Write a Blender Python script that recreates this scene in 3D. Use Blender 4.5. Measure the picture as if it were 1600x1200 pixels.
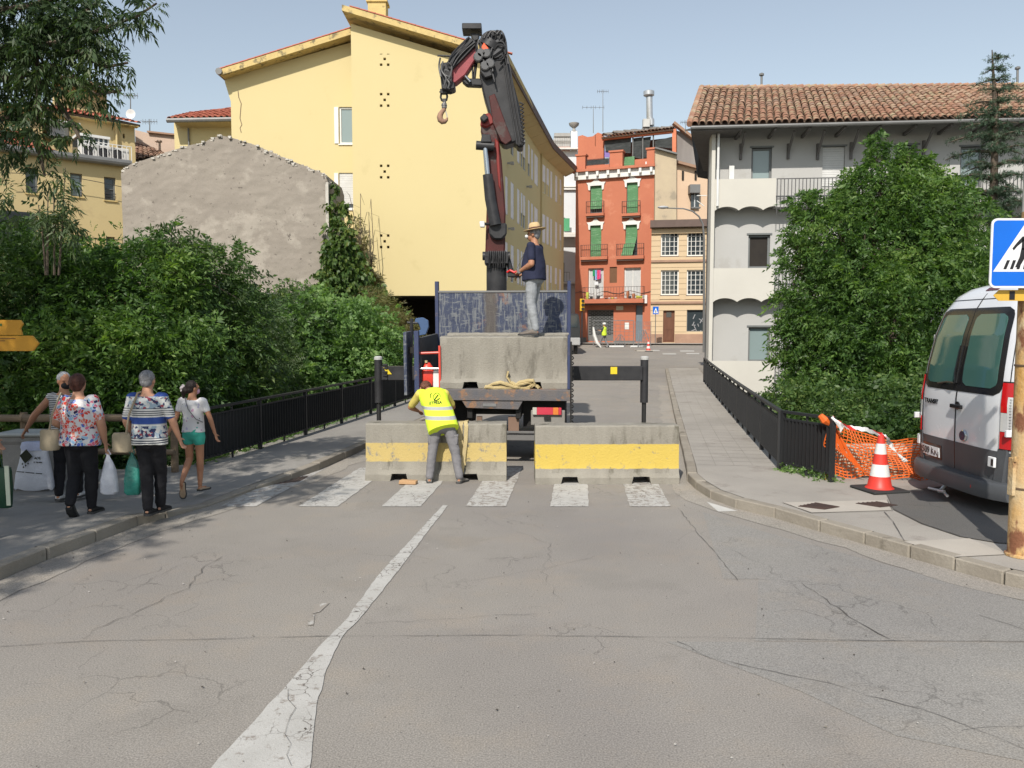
import bpy, bmesh, math, random
import numpy as np
from mathutils import Vector, Matrix, noise
for o in list(bpy.data.objects): bpy.data.objects.remove(o)
scene = bpy.context.scene
COL = scene.collection
PI = math.pi
R = math.radians
RND = random.Random(7)
# ---------------------------------------------------------------- camera
FPX = 1232.0; HC = 2.3; TH = math.atan(85/1232.0)
cam_d = bpy.data.cameras.new('camera'); cam = bpy.data.objects.new('camera', cam_d); COL.objects.link(cam)
cam_d.sensor_width = 36; cam_d.lens = FPX/1600*36; cam_d.clip_start = 0.1; cam_d.clip_end = 3000
cam.location = (0, 0, HC); cam.rotation_euler = (PI/2-TH, 0, 0)
scene.camera = cam
# ---------------------------------------------------------------- sky, sun, exposure
SUN_EL = R(43); SUN_AZ = R(17)      # sun behind the camera and a little to the left
sunv = Vector((-math.sin(SUN_AZ)*math.cos(SUN_EL), -math.cos(SUN_AZ)*math.cos(SUN_EL), math.sin(SUN_EL)))
world = bpy.data.worlds.new('World'); scene.world = world; world.use_nodes = True
wn = world.node_tree.nodes; wl = world.node_tree.links
sky = wn.new('ShaderNodeTexSky'); sky.sky_type = 'NISHITA'; sky.sun_disc = False
sky.sun_elevation = SUN_EL; sky.sun_rotation = math.atan2(sunv.x, sunv.y)
sky.air_density = 1.5; sky.dust_density = 1.0; sky.ozone_density = 2.5; sky.altitude = 100
hs = wn.new('ShaderNodeHueSaturation'); hs.inputs['Saturation'].default_value = .62; hs.inputs['Value'].default_value = 1.0
wl.new(sky.outputs[0], hs.inputs['Color']); wl.new(hs.outputs[0], wn['Background'].inputs[0]); wn['Background'].inputs[1].default_value = 0.112
sl = bpy.data.lights.new('sun', 'SUN'); sl.energy = 4.05; sl.angle = R(0.55); sl.color = (1.0, 0.94, 0.85)
sun = bpy.data.objects.new('sun', sl); COL.objects.link(sun)
sun.rotation_euler = sunv.to_track_quat('Z', 'Y').to_euler()
vs = scene.view_settings; vs.view_transform = 'Standard'; vs.look = 'None'; vs.gamma = 1; vs.use_curve_mapping = False
vs.exposure = 0.32
# ---------------------------------------------------------------- placing helpers
def ray(px, py):
    u = (px-800)/FPX; v = (600-py)/FPX
    return Vector((u, math.cos(TH)+v*math.sin(TH), -math.sin(TH)+v*math.cos(TH)))
def P(px, py, Y):
    d = ray(px, py); k = Y/d.y
    return Vector((d.x*k, Y, HC+d.z*k))
def prof(y):
    y = min(max(y, 12), 60)
    return 0.0005*(y-12)**2
def G(px, py, z0=0.0):
    d = ray(px, py); a, b = .5, 400.0; f = lambda k: HC+d.z*k-prof(d.y*k)-z0
    for k_ in range(1, 800):          # first crossing along the ray
        if f(k_*.25) <= 0: a, b = (k_-1)*.25, k_*.25; break
    for _ in range(40):
        k = (a+b)/2
        if f(k) > 0: a = k
        else: b = k
    return Vector((d.x*k, d.y*k, prof(d.y*k)+z0))
class Wall:
    """vertical plane through A and B (xy); s runs from A to B, the outside is on the right of A->B seen from above (towards the camera when A is on the left)"""
    def __init__(s, A, B):
        s.A = Vector((A[0], A[1], 0)); s.B = Vector((B[0], B[1], 0)); s.t = (s.B-s.A).normalized(); s.n = Vector((s.t.y, -s.t.x, 0)); s.L = (s.B-s.A).length
    def at(s, a, z, d=0): return s.A+s.t*a+s.n*d+Vector((0, 0, z))
    def on(s, px, py, d=0):
        r = ray(px, py); o = Vector((0, 0, HC)); k = ((s.A+s.n*d-o).dot(s.n))/r.dot(s.n)
        p = o+r*k
        return ((p-s.A).dot(s.t), p.z)
# ---------------------------------------------------------------- mesh building
class MB:
    def __init__(s): s.v = []; s.f = []; s.m = []
    def add(s, vs_, fs, mi=0):
        b = len(s.v); s.v.extend([tuple(v) for v in vs_])
        for f in fs: s.f.append(tuple(b+i for i in f)); s.m.append(mi)
        return s
    def hexa(s, p, mi=0):   # 8 points: bottom 4 ccw, top 4 ccw
        return s.add(p, [(3, 2, 1, 0), (4, 5, 6, 7), (0, 1, 5, 4), (1, 2, 6, 5), (2, 3, 7, 6), (3, 0, 4, 7)], mi)
    def box(s, x0, x1, y0, y1, z0, z1, mi=0):
        return s.hexa([(x0, y0, z0), (x1, y0, z0), (x1, y1, z0), (x0, y1, z0), (x0, y0, z1), (x1, y0, z1), (x1, y1, z1), (x0, y1, z1)], mi)
    def wbox(s, W, s0, s1, z0, z1, d0, d1, mi=0):   # box on a wall plane, d measured outwards
        return s.hexa([W.at(s0, z0, d1), W.at(s1, z0, d1), W.at(s1, z0, d0), W.at(s0, z0, d0), W.at(s0, z1, d1), W.at(s1, z1, d1), W.at(s1, z1, d0), W.at(s0, z1, d0)], mi)
    def beam(s, a, b, w, h, mi=0, up=(0, 0, 1), w2=None, h2=None):
        a = Vector(a); b = Vector(b); d = (b-a).normalized(); u = Vector(up)
        if abs(d.dot(u)) > .98: u = Vector((0, 1, 0))
        sd = d.cross(u).normalized(); u = sd.cross(d).normalized()
        w2 = w if w2 is None else w2; h2 = h if h2 is None else h2
        q = []
        for p, ww, hh in ((a, w, h), (b, w2, h2)):
            q += [p-sd*ww/2-u*hh/2, p+sd*ww/2-u*hh/2, p+sd*ww/2+u*hh/2, p-sd*ww/2+u*hh/2]
        return s.hexa(q, mi)
    def tube(s, pts, r, n=8, mi=0, caps=True):
        pts = [Vector(p) for p in pts]; N = len(pts)
        rs = r if isinstance(r, (list, tuple)) else [r]*N
        b = len(s.v); ref = None
        for i, p in enumerate(pts):
            d = (pts[min(i+1, N-1)]-pts[max(i-1, 0)])
            if d.length < 1e-9: d = Vector((0, 0, 1))
            d.normalize()
            if ref is None: ref = Vector((1, 0, 0)) if abs(d.x) < .9 else Vector((0, 1, 0))
            e1 = (ref-d*ref.dot(d)).normalized(); e2 = d.cross(e1); ref = e1
            for k in range(n):
                a = 2*PI*k/n; s.v.append(tuple(p+(e1*math.cos(a)+e2*math.sin(a))*rs[i]))
        for i in range(N-1):
            for k in range(n):
                s.f.append((b+i*n+k, b+i*n+(k+1) % n, b+(i+1)*n+(k+1) % n, b+(i+1)*n+k)); s.m.append(mi)
        if caps:
            s.f.append(tuple(b+k for k in range(n))[::-1]); s.m.append(mi)
            s.f.append(tuple(b+(N-1)*n+k for k in range(n))); s.m.append(mi)
        return s
    def prism(s, poly, ext, mi=0):   # poly: 3D points, ext: vector
        n = len(poly); e = Vector(ext); a = [Vector(p) for p in poly]
        vs_ = a+[p+e for p in a]
        fs = [tuple(range(n)), tuple(range(2*n-1, n-1, -1))]+[((i+1) % n, i, n+i, n+(i+1) % n) for i in range(n)]
        return s.add(vs_, fs, mi)
    def lathe(s, prof_, c=(0, 0, 0), n=16, mi=0, axis='z'):
        b = len(s.v); c = Vector(c)
        for r, z in prof_:
            for k in range(n):
                a = 2*PI*k/n; x, y = r*math.cos(a), r*math.sin(a)
                s.v.append(tuple(c+(Vector((x, y, z)) if axis == 'z' else Vector((z, x, y)) if axis == 'x' else Vector((x, z, y)))))
        N = len(prof_)
        for i in range(N-1):
            for k in range(n):
                s.f.append((b+i*n+k, b+i*n+(k+1) % n, b+(i+1)*n+(k+1) % n, b+(i+1)*n+k)); s.m.append(mi)
        s.f.append(tuple(b+k for k in range(n))[::-1]); s.m.append(mi)
        s.f.append(tuple(b+(N-1)*n+k for k in range(n))); s.m.append(mi)
        return s
    def loft(s, rings, mi=0, caps=True):   # rings: list of equal-length point lists
        n = len(rings[0]); b = len(s.v)
        for r_ in rings: s.v.extend([tuple(p) for p in r_])
        for i in range(len(rings)-1):
            for k in range(n):
                s.f.append((b+i*n+k, b+i*n+(k+1) % n, b+(i+1)*n+(k+1) % n, b+(i+1)*n+k)); s.m.append(mi)
        if caps:
            s.f.append(tuple(b+k for k in range(n))[::-1]); s.m.append(mi)
            s.f.append(tuple(b+(len(rings)-1)*n+k for k in range(n))); s.m.append(mi)
        return s
    def sheet(s, poly, mi=0): return s.add(poly, [tuple(range(len(poly)))], mi)
    def build(s, name, mats, parent=None, smooth=False, bevel=0, local=False, fix=True, seg=1):
        me = bpy.data.meshes.new(name)
        vs_ = s.v
        if parent is not None and not local:
            L = rootloc(parent); vs_ = [(v[0]-L[0], v[1]-L[1], v[2]-L[2]) for v in vs_]
        me.from_pydata(vs_, [], s.f)
        if not isinstance(mats, (list, tuple)): mats = [mats]
        for m_ in mats: me.materials.append(m_)
        me.polygons.foreach_set('material_index', s.m)
        if fix or bevel:
            bm = bmesh.new(); bm.from_mesh(me)
            if bevel:
                bmesh.ops.remove_doubles(bm, verts=bm.verts, dist=1e-5)
            bmesh.ops.recalc_face_normals(bm, faces=bm.faces)
            if bevel:
                ed = [e for e in bm.edges if len(e.link_faces) == 2 and e.calc_face_angle(0) > .5]
                bmesh.ops.bevel(bm, geom=ed, offset=bevel, segments=seg, affect='EDGES', clamp_overlap=True)
            bm.to_mesh(me); bm.free()
        if smooth: smoothme(me)
        o = bpy.data.objects.new(name, me); COL.objects.link(o)
        if parent is not None: o.parent = parent
        return o
def smoothme(me, ang=40):
    me.polygons.foreach_set('use_smooth', [True]*len(me.polygons))
    try: me.set_sharp_from_angle(angle=R(ang))
    except Exception: pass
def rootloc(o):
    while o.parent is not None: o = o.parent
    return tuple(o.location)
def tag(o, label=None, cat=None, group=None, kind=None):
    if label: o['label'] = label
    if cat: o['category'] = cat
    if group: o['group'] = group
    if kind: o['kind'] = kind
    return o
def thing(name, label, cat, loc=(0, 0, 0), group=None):
    o = bpy.data.objects.new(name, None); COL.objects.link(o); o.location = loc; o.empty_display_size = .2
    return tag(o, label, cat, group)
def struct(o): o['kind'] = 'structure'; return o
def stuff(o): o['kind'] = 'stuff'; return o
def dup(root, loc=None, rz=None, label=None):
    def cp(o, par):
        c = o.copy(); COL.objects.link(c); c.parent = par
        for ch in list(o.children): cp(ch, c)
        return c
    r = cp(root, None)
    if loc is not None: r.location = loc
    if rz is not None: r.rotation_euler = (0, 0, rz)
    if label: r['label'] = label
    return r
def inst(src_mesh, name, parent, loc, rot=(0, 0, 0), scale=(1, 1, 1)):
    o = bpy.data.objects.new(name, src_mesh); COL.objects.link(o); o.parent = parent
    L = rootloc(parent); o.location = (loc[0]-L[0], loc[1]-L[1], loc[2]-L[2]); o.rotation_euler = rot; o.scale = scale
    return o
def text(body, name, size, matrix, mat_, parent, depth=.002, extrude=0.0, bold=0.0):
    cu = bpy.data.curves.new(name, 'FONT'); cu.body = body; cu.size = size; cu.align_x = 'CENTER'; cu.align_y = 'CENTER'; cu.extrude = extrude; cu.offset = bold
    t = bpy.data.objects.new(name+'_tmp', cu); COL.objects.link(t)
    dg = bpy.context.evaluated_depsgraph_get(); me = bpy.data.meshes.new_from_object(t.evaluated_get(dg))
    bpy.data.objects.remove(t)
    me.transform(matrix)
    L = rootloc(parent); me.transform(Matrix.Translation((-L[0], -L[1], -L[2])))
    me.materials.clear(); me.materials.append(mat_)
    o = bpy.data.objects.new(name, me); COL.objects.link(o); o.parent = parent
    return o
# ---------------------------------------------------------------- materials
def lin(c):  # sRGB 0-255 -> linear
    return tuple(((x/255/12.92) if x/255 <= .04045 else ((x/255+.055)/1.055)**2.4) for x in c)
MATS = {}
def mat(name, c1, c2=None, rough=.85, scale=2.0, contrast=.5, c3=None, s3=.6, thr3=.62, bump=.15, bscale=60, metal=0, stretch=None, grain=.06, gscale=180, coord='world', spec=.3, coat=0, alpha=1, c4=None, s4=12, thr4=.66, island=None):
    """layered procedural surface: base colour mixed by noise, an optional third tone in patches, an optional fine fourth tone, grain and bump"""
    if name in MATS: return MATS[name]
    m = bpy.data.materials.new(name); m.use_nodes = True; n = m.node_tree.nodes; l = m.node_tree.links
    bs = n['Principled BSDF']; MATS[name] = m
    if coord == 'world':
        g = n.new('ShaderNodeNewGeometry'); vec = g.outputs['Position']
    else:
        g = n.new('ShaderNodeTexCoord'); vec = g.outputs['Object']
    mp = n.new('ShaderNodeMapping'); l.new(vec, mp.inputs[0])
    if stretch: mp.inputs['Scale'].default_value = stretch
    def nz(sc, det=5, ro=.6, raw=False):
        t = n.new('ShaderNodeTexNoise'); t.inputs['Scale'].default_value = sc; t.inputs['Detail'].default_value = det; t.inputs['Roughness'].default_value = ro
        l.new(vec if raw else mp.outputs[0], t.inputs['Vector']); return t.outputs['Fac']
    def ramp(src, a, b):
        r_ = n.new('ShaderNodeMapRange'); r_.inputs[1].default_value = a; r_.inputs[2].default_value = b; l.new(src, r_.inputs[0]); r_.clamp = True; return r_.outputs[0]
    def mix(f, a, b, mode='MIX'):
        x = n.new('ShaderNodeMix'); x.data_type = 'RGBA'; x.blend_type = mode
        if isinstance(f, float) or isinstance(f, int): x.inputs[0].default_value = f
        else: l.new(f, x.inputs[0])
        for k, val in ((6, a), (7, b)):
            if hasattr(val, 'links'): l.new(val, x.inputs[k])
            else: x.inputs[k].default_value = (*val[:3], 1)
        return x.outputs[2]
    c2 = c2 or tuple(x*.8 for x in c1)
    col = mix(ramp(nz(scale), .5-contrast*.35, .5+contrast*.35), c1, c2)
    if island is not None:
        cr = n.new('ShaderNodeValToRGB'); cr.color_ramp.interpolation = 'LINEAR'
        e = cr.color_ramp.elements
        while len(e) < len(island): e.new(.5)
        for i, cc in enumerate(island): e[i].position = i/(len(island)-1); e[i].color = (*cc, 1)
        gg = n.new('ShaderNodeNewGeometry'); l.new(gg.outputs['Random Per Island'], cr.inputs[0])
        col = mix(.35, cr.outputs[0], col)
    if c3: col = mix(ramp(nz(s3, 8, .65), thr3, thr3+.08), col, c3)
    if c4: col = mix(ramp(nz(s4, 6, .7), thr4, thr4+.04), col, c4)
    if grain:
        gz = ramp(nz(gscale, 2, .5, True), .3, .7)
        gr = n.new('ShaderNodeMapRange'); gr.inputs[3].default_value = 1-grain*2; gr.inputs[4].default_value = 1+grain*2; l.new(gz, gr.inputs[0])
        cb = n.new('ShaderNodeCombineColor')
        for k in range(3): l.new(gr.outputs[0], cb.inputs[k])
        col = mix(1.0, col, cb.outputs[0], 'MULTIPLY')
    l.new(col, bs.inputs['Base Color'])
    rr = n.new('ShaderNodeMapRange'); rr.inputs[3].default_value = max(0, rough-.08); rr.inputs[4].default_value = min(1, rough+.08); l.new(nz(scale*3), rr.inputs[0]); l.new(rr.outputs[0], bs.inputs['Roughness'])
    bs.inputs['Metallic'].default_value = metal; bs.inputs['Specular IOR Level'].default_value = spec
    if coat: bs.inputs['Coat Weight'].default_value = coat; bs.inputs['Coat Roughness'].default_value = .08
    if bump:
        b = n.new('ShaderNodeBump'); b.inputs['Strength'].default_value = bump; b.inputs['Distance'].default_value = .02
        l.new(nz(bscale, 4, .6, True), b.inputs['Height']); l.new(b.outputs[0], bs.inputs['Normal'])
    m['col'] = 1
    MATS[name+'/out'] = (n, l, bs, col, mix, ramp, nz, vec)
    return m
def plain(name, c, rough=.5, metal=0, spec=.4, **k):
    return mat(name, c, tuple(x*.85 for x in c), rough=rough, metal=metal, spec=spec, bump=k.pop('bump', .03), grain=k.pop('grain', .03), **k)
def glass(name, c, rough=.05):
    if name in MATS: return MATS[name]
    m = bpy.data.materials.new(name); m.use_nodes = True; b = m.node_tree.nodes['Principled BSDF']
    b.inputs['Base Color'].default_value = (*c, 1); b.inputs['Roughness'].default_value = rough; b.inputs['Specular IOR Level'].default_value = .8
    n = m.node_tree.nodes; l = m.node_tree.links
    t = n.new('ShaderNodeTexNoise'); t.inputs['Scale'].default_value = 1.3; bp = n.new('ShaderNodeBump'); bp.inputs['Strength'].default_value = .04
    l.new(t.outputs['Fac'], bp.inputs['Height']); l.new(bp.outputs[0], b.inputs['Normal'])
    MATS[name] = m; return m
def leafmat(name, tones, transl=.35, rough=.5):
    if name in MATS: return MATS[name]
    m = bpy.data.materials.new(name); m.use_nodes = True; n = m.node_tree.nodes; l = m.node_tree.links
    bs = n['Principled BSDF']; out = n['Material Output']
    g = n.new('ShaderNodeNewGeometry'); cr = n.new('ShaderNodeValToRGB'); e = cr.color_ramp.elements
    while len(e) < len(tones): e.new(.5)
    for i, cc in enumerate(tones): e[i].position = i/(len(tones)-1); e[i].color = (*cc, 1)
    t = n.new('ShaderNodeTexNoise'); t.inputs['Scale'].default_value = .9; t.inputs['Detail'].default_value = 3; l.new(g.outputs['Position'], t.inputs['Vector'])
    mx = n.new('ShaderNodeMath'); mx.operation = 'MULTIPLY_ADD'; mx.inputs[1].default_value = .55; l.new(g.outputs['Random Per Island'], mx.inputs[0])
    m2 = n.new('ShaderNodeMapRange'); m2.inputs[1].default_value = .3; m2.inputs[2].default_value = .7; m2.inputs[4].default_value = .45; l.new(t.outputs['Fac'], m2.inputs[0]); l.new(m2.outputs[0], mx.inputs[2])
    l.new(mx.outputs[0], cr.inputs[0]); l.new(cr.outputs[0], bs.inputs['Base Color'])
    bs.inputs['Roughness'].default_value = rough; bs.inputs['Specular IOR Level'].default_value = .35
    tr = n.new('ShaderNodeBsdfTranslucent'); sc = n.new('ShaderNodeMix'); sc.data_type = 'RGBA'; sc.blend_type = 'MULTIPLY'; sc.inputs[0].default_value = 1; l.new(cr.outputs[0], sc.inputs[6]); sc.inputs[7].default_value = (1.5, 1.7, .6, 1)
    l.new(sc.outputs[2], tr.inputs['Color'])
    ms = n.new('ShaderNodeMixShader'); ms.inputs[0].default_value = transl; l.new(bs.outputs[0], ms.inputs[1]); l.new(tr.outputs[0], ms.inputs[2]); l.new(ms.outputs[0], out.inputs['Surface'])
    MATS[name] = m; return m
# ================================================================ materials for the setting
def asphalt(name, c1, c2):
    m = mat(name, c1, c2, rough=.88, scale=.35, contrast=.55, c3=tuple(x*.86 for x in c1), s3=.8, thr3=.54, bump=.22, bscale=110, grain=.15, gscale=95, c4=tuple(min(1, x*1.45) for x in c1), s4=60, thr4=.675)
    n, l, bs, col, mix, ramp, nz, vec = MATS[name+'/out']
    # fine dark pits and hairline crazing
    pit = ramp(nz(38, 2, .5, True), .69, .74); col2 = mix(pit, col, tuple(x*.45 for x in c1))
    v = n.new('ShaderNodeTexVoronoi'); v.feature = 'DISTANCE_TO_EDGE'; v.inputs['Scale'].default_value = 1.6
    ns = n.new('ShaderNodeTexNoise'); ns.inputs['Scale'].default_value = 3; ns.inputs['Detail'].default_value = 6; l.new(vec, ns.inputs['Vector'])
    va = n.new('ShaderNodeVectorMath'); va.operation = 'MULTIPLY_ADD'; va.inputs[1].default_value = (.5, .5, .5); l.new(ns.outputs['Color'], va.inputs[0]); l.new(vec, va.inputs[2]); l.new(va.outputs[0], v.inputs['Vector'])
    cr = ramp(v.outputs['Distance'], .016, .003)
    msk = ramp(nz(.5, 3, .6, True), .52, .62)
    ml = n.new('ShaderNodeMath'); ml.operation = 'MULTIPLY'; l.new(cr, ml.inputs[0]); l.new(msk, ml.inputs[1])
    m3 = n.new('ShaderNodeMath'); m3.operation = 'MULTIPLY'; m3.inputs[1].default_value = .55; l.new(ml.outputs[0], m3.inputs[0])
    col3 = mix(m3.outputs[0], col2, tuple(x*.35 for x in c1))
    # broad warm and cool drifts left by tyres and dust
    tb = nz(.16, 3, .6, True); col3 = mix(ramp(tb, .45, .62), col3, mix(1.0, col3, (.90, .90, .93), 'MULTIPLY')); tb2 = nz(1.1, 6, .7, True); col3 = mix(ramp(tb2, .5, .68), col3, mix(1.0, col3, (1.08, 1.04, .99), 'MULTIPLY'))
    l.new(col3, bs.inputs['Base Color']); return m
M_ROAD = asphalt('asphalt', (.275, .254, .226), (.228, .21, .188))
M_ROAD2 = asphalt('asphalt_grey', (.262, .25, .229), (.22, .21, .193))
M_ROAD3 = asphalt('asphalt_shade_tone', (.125, .121, .114), (.10, .097, .092))  # darker asphalt tone, mostly standing in for shade beside the van
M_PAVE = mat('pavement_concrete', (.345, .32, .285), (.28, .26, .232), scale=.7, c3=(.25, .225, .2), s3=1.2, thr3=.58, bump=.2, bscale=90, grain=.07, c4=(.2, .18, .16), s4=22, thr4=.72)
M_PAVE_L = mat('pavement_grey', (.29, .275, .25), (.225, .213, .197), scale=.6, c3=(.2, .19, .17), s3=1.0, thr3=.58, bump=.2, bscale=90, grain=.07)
M_SLAB = mat('slab_pale', (.42, .385, .335), (.36, .33, .29), scale=1.2, bump=.15, grain=.05)
M_KERB = mat('kerb_stone', (.30, .27, .225), (.235, .208, .17), scale=2.5, c3=(.16, .14, .11), s3=3, thr3=.6, bump=.4, bscale=30)
M_PAINT = mat('road_paint', (.52, .51, .48), (.45, .44, .41), scale=3, bump=.1, grain=.06)
def worn(name, amount, under):
    m = mat(name, (.45, .44, .415), (.385, .375, .35), scale=3, bump=.15, grain=.06)
    n, l, bs, col, mix, ramp, nz, vec = MATS[name+'/out']
    a = ramp(nz(9, 8, .75, True), amount, amount+.05); c = mix(a, col, under); b2 = ramp(nz(60, 3, .6, True), .64, .7); c = mix(b2, c, under)
    v = n.new('ShaderNodeTexVoronoi'); v.feature = 'DISTANCE_TO_EDGE'; v.inputs['Scale'].default_value = 7
    ns = n.new('ShaderNodeTexNoise'); ns.inputs['Scale'].default_value = 9; ns.inputs['Detail'].default_value = 5; l.new(vec, ns.inputs['Vector']); va = n.new('ShaderNodeVectorMath'); va.operation = 'MULTIPLY_ADD'; va.inputs[1].default_value = (.15, .15, .15); l.new(ns.outputs['Color'], va.inputs[0]); l.new(vec, va.inputs[2]); l.new(va.outputs[0], v.inputs['Vector'])
    m1 = n.new('ShaderNodeMath'); m1.operation = 'MULTIPLY'; l.new(ramp(v.outputs['Distance'], .030, .010), m1.inputs[0]); l.new(ramp(nz(1.3, 4, .6, True), .45, .55), m1.inputs[1]); c = mix(m1.outputs[0], c, tuple(x*.55 for x in under))
    l.new(c, bs.inputs['Base Color']); return m
M_PAINT_W = worn('road_paint_worn', .56, (.26, .235, .21))
M_PAINT_W2 = worn('road_paint_very_worn', .50, (.26, .235, .21))
M_CRACK = mat('crack_dark', (.085, .078, .07), (.12, .11, .10), bump=0, scale=6)
M_EARTH = mat('earth_bank', (.07, .075, .035), (.11, .095, .055), scale=.5, c3=(.04, .06, .02), s3=1.5, thr3=.5, bump=.6, bscale=8)
M_WATER = glass('river_water', (.03, .045, .035), .08)
M_CONC = mat('bridge_concrete', (.33, .31, .28), (.26, .24, .22), scale=1, c3=(.17, .16, .14), s3=.8, thr3=.55, stretch=(1, 1, .2))
# ================================================================ ground
m = MB(); m.sheet([(-1500, -700, -4.0), (1500, -700, -4.0), (1500, 2500, -4.0), (-1500, 2500, -4.0)]); struct(m.build('ground', M_EARTH, fix=False))
m = MB(); m.sheet([(-200, 19.5, -3.95), (200, 12, -3.95), (200, 24, -3.95), (-200, 29, -3.95)]); struct(m.build('river_water', M_WATER, fix=False))
NB = [(-70, -45), (70, -45), (70, 11.75), (4.75, 11.35), (4.3, 12.2), (-5.2, 12.2), (-70, 12.6)]
m = MB(); m.prism([(x, y, 0) for x, y in NB], (0, 0, -4.2)); struct(m.build('road', M_ROAD))
# bridge deck: sheet following the gentle rise, with edge beams
def bl(Y): return -4.7+.175*(Y-13.6)      # left railing line
def br(Y): return 4.13+.179*(Y-12.1)      # right railing line
def kr(Y): return 2.63+.18*(Y-11.57)
def kl(Y): return -2.81+.178*(Y-15.07)
ys = [12.2+i*1.0 for i in range(26)]+[37.8]
m = MB()
for a, b in zip(ys[:-1], ys[1:]):
    q = [(bl(a)-.25, a), (br(a)+.25, a), (br(b)+.25, b), (bl(b)-.25, b)]
    m.hexa([(x, y, prof(y)-.8) for x, y in q]+[(x, y, prof(y)) for x, y in q])
struct(m.build('bridge_road', M_ROAD, fix=False))
# far bank with the cross street
m = MB()
yf = [37.8+i*2.2 for i in range(11)]+[80, 150]
for a, b in zip(yf[:-1], yf[1:]):
    m.hexa([(-70, a, -4.1), (80, a, -4.1), (80, b, -4.1), (-70, b, -4.1), (-70, a, prof(a)), (80, a, prof(a)), (80, b, prof(b)), (-70, b, prof(b))])
struct(m.build('street', M_ROAD, fix=False))
def flat(polypx, name, m_, dz, z0=0.0, world=None, kind=True):
    pts = [G(x, y, z0) for x, y in polypx] if world is None else [Vector((x, y, prof(y)+z0)) for x, y in world]
    o = MB().sheet([(p.x, p.y, p.z+dz) for p in pts]).build(name, m_, fix=False)
    if o.data.polygons[0].normal.z < 0: o.data.flip_normals()
    return struct(o) if kind else o
# patches of differently aged asphalt
flat([(1098, 800), (1190, 830), (1330, 868), (1600, 940), (1600, 1002), (1180, 1002), (1185, 905), (1130, 905)], 'asphalt_patch', M_ROAD2, .0025)
flat([(1040, 1003), (1600, 1005), (1600, 1190), (1400, 1150), (1250, 1080)], 'asphalt_patch', M_ROAD2, .0025)
# ---------------------------------------------------------------- pavements and kerbs
KH = .13
kR = [(kr(y), y) for y in (37.8, 30, 22, 16, 12.6)]+[tuple(G(*p).xy) for p in [(1074, 752), (1087, 765), (1110, 780), (1150, 795), (1210, 810), (1280, 831), (1350, 851), (1420, 872), (1490, 892), (1567, 914), (1620, 926)]]+[(5.6, 5.3), (7.5, 3.4), (11, 1.7), (20, .2), (40, -.4)]
kL = [(kl(y), y) for y in (37.8, 30, 22, 17, 15.07)]+[tuple(G(*p).xy) for p in [(500, 735), (455, 750), (400, 765), (325, 792), (260, 810), (215, 822), (150, 847), (75, 875), (0, 907)]]+[(-4.95, 5.2), (-5.4, 2.5), (-6.6, -1), (-9, -5), (-16, -9), (-40, -12)]
hL = [KH]*5+[KH, .10, .05, .03, .08, KH, KH, KH, KH]+[KH]*6
def resample(pl, step, vals=None):
    out = []; ov = []
    for i in range(len(pl)-1):
        a = Vector(pl[i]); b = Vector(pl[i+1]); n = max(1, round((b-a).length/step))
        for k in range(n):
            out.append(a.lerp(b, k/n)); ov.append((vals[i]*(1-k/n)+vals[i+1]*k/n) if vals else None)
    out.append(Vector(pl[-1])); ov.append(vals[-1] if vals else None)
    return out, ov
kerb = thing('kerb', None, None); kerb['kind'] = 'structure'
def make_kerb(pl, side, vals):
    pts, hs = resample(pl, 1.0, vals); off = []
    for i, p in enumerate(pts):
        d = (pts[min(i+1, len(pts)-1)]-pts[max(i-1, 0)]).normalized(); nrm = Vector((-d.y, d.x))*side
        off.append(p+nrm*.15)
    for i in range(len(pts)-1):
        if pts[i].y < -2 or abs(pts[i].x) > 12: continue
        a, b, c, d = pts[i], pts[i+1], off[i+1], off[i]
        e = (b-a).normalized()*.006
        jz = RND.uniform(-.006, .006); jy = RND.uniform(-.006, .006)
        q = [(a+e), (b-e), (c-e), (d+e)]; n_ = (d-a).normalized()*jy
        m = MB(); hh = [hs[i], hs[i+1], hs[i+1], hs[i]]
        m.hexa([(p.x+n_.x, p.y+n_.y, prof(p.y)-.05) for p in q]+[(p.x+n_.x, p.y+n_.y, prof(p.y)+h+jz) for p, h in zip(q, hh)])
        m.build('kerb_stone', M_KERB, kerb, bevel=.012)
    return off, hs, pts
offR, hsR, ptR = make_kerb(kR, 1, [KH]*len(kR))
offL, hsL, ptL = make_kerb(kL, -1, hL)
def strip(inner, hs, outer, name, m_):
    m = MB()
    for i in range(len(inner)-1):
        a, b, c, d = inner[i], inner[i+1], outer[i+1], outer[i]
        m.sheet([(a.x, a.y, prof(a.y)+hs[i]-.004), (b.x, b.y, prof(b.y)+hs[i+1]-.004), (c.x, c.y, prof(c.y)+KH), (d.x, d.y, prof(d.y)+KH)])
    o = m.build(name, m_, fix=False)
    if o.data.polygons[0].normal.z < 0: o.data.flip_normals()
    return struct(o)
outR = [Vector((br(max(p.y, 12.1))+.2, p.y)) if p.y > 12.3 else Vector((max(p.x+.5, 4.3), 12.1)) if p.y > 11 else Vector((max(p.x+1, 4.6)+(11-p.y)*1.3, 11.5)) for p in ptR]
outR = [Vector((min(o.x, 60), o.y)) for o in outR]
strip(offR, hsR, outR, 'pavement', M_PAVE)
outL = [Vector((bl(p.y)-.2, p.y)) if p.y > 12.4 else Vector((min(-5.1, p.x-.9)-(12.4-p.y)*1.6, 12.15)) for p in ptL]
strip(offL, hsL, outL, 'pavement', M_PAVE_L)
# far corner pavement in front of the red and the cream house
flat(None, 'pavement', M_PAVE, 0, .1, world=[(4.5, 60.2), (17, 59.0), (17, 64), (4.5, 66)])
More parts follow.
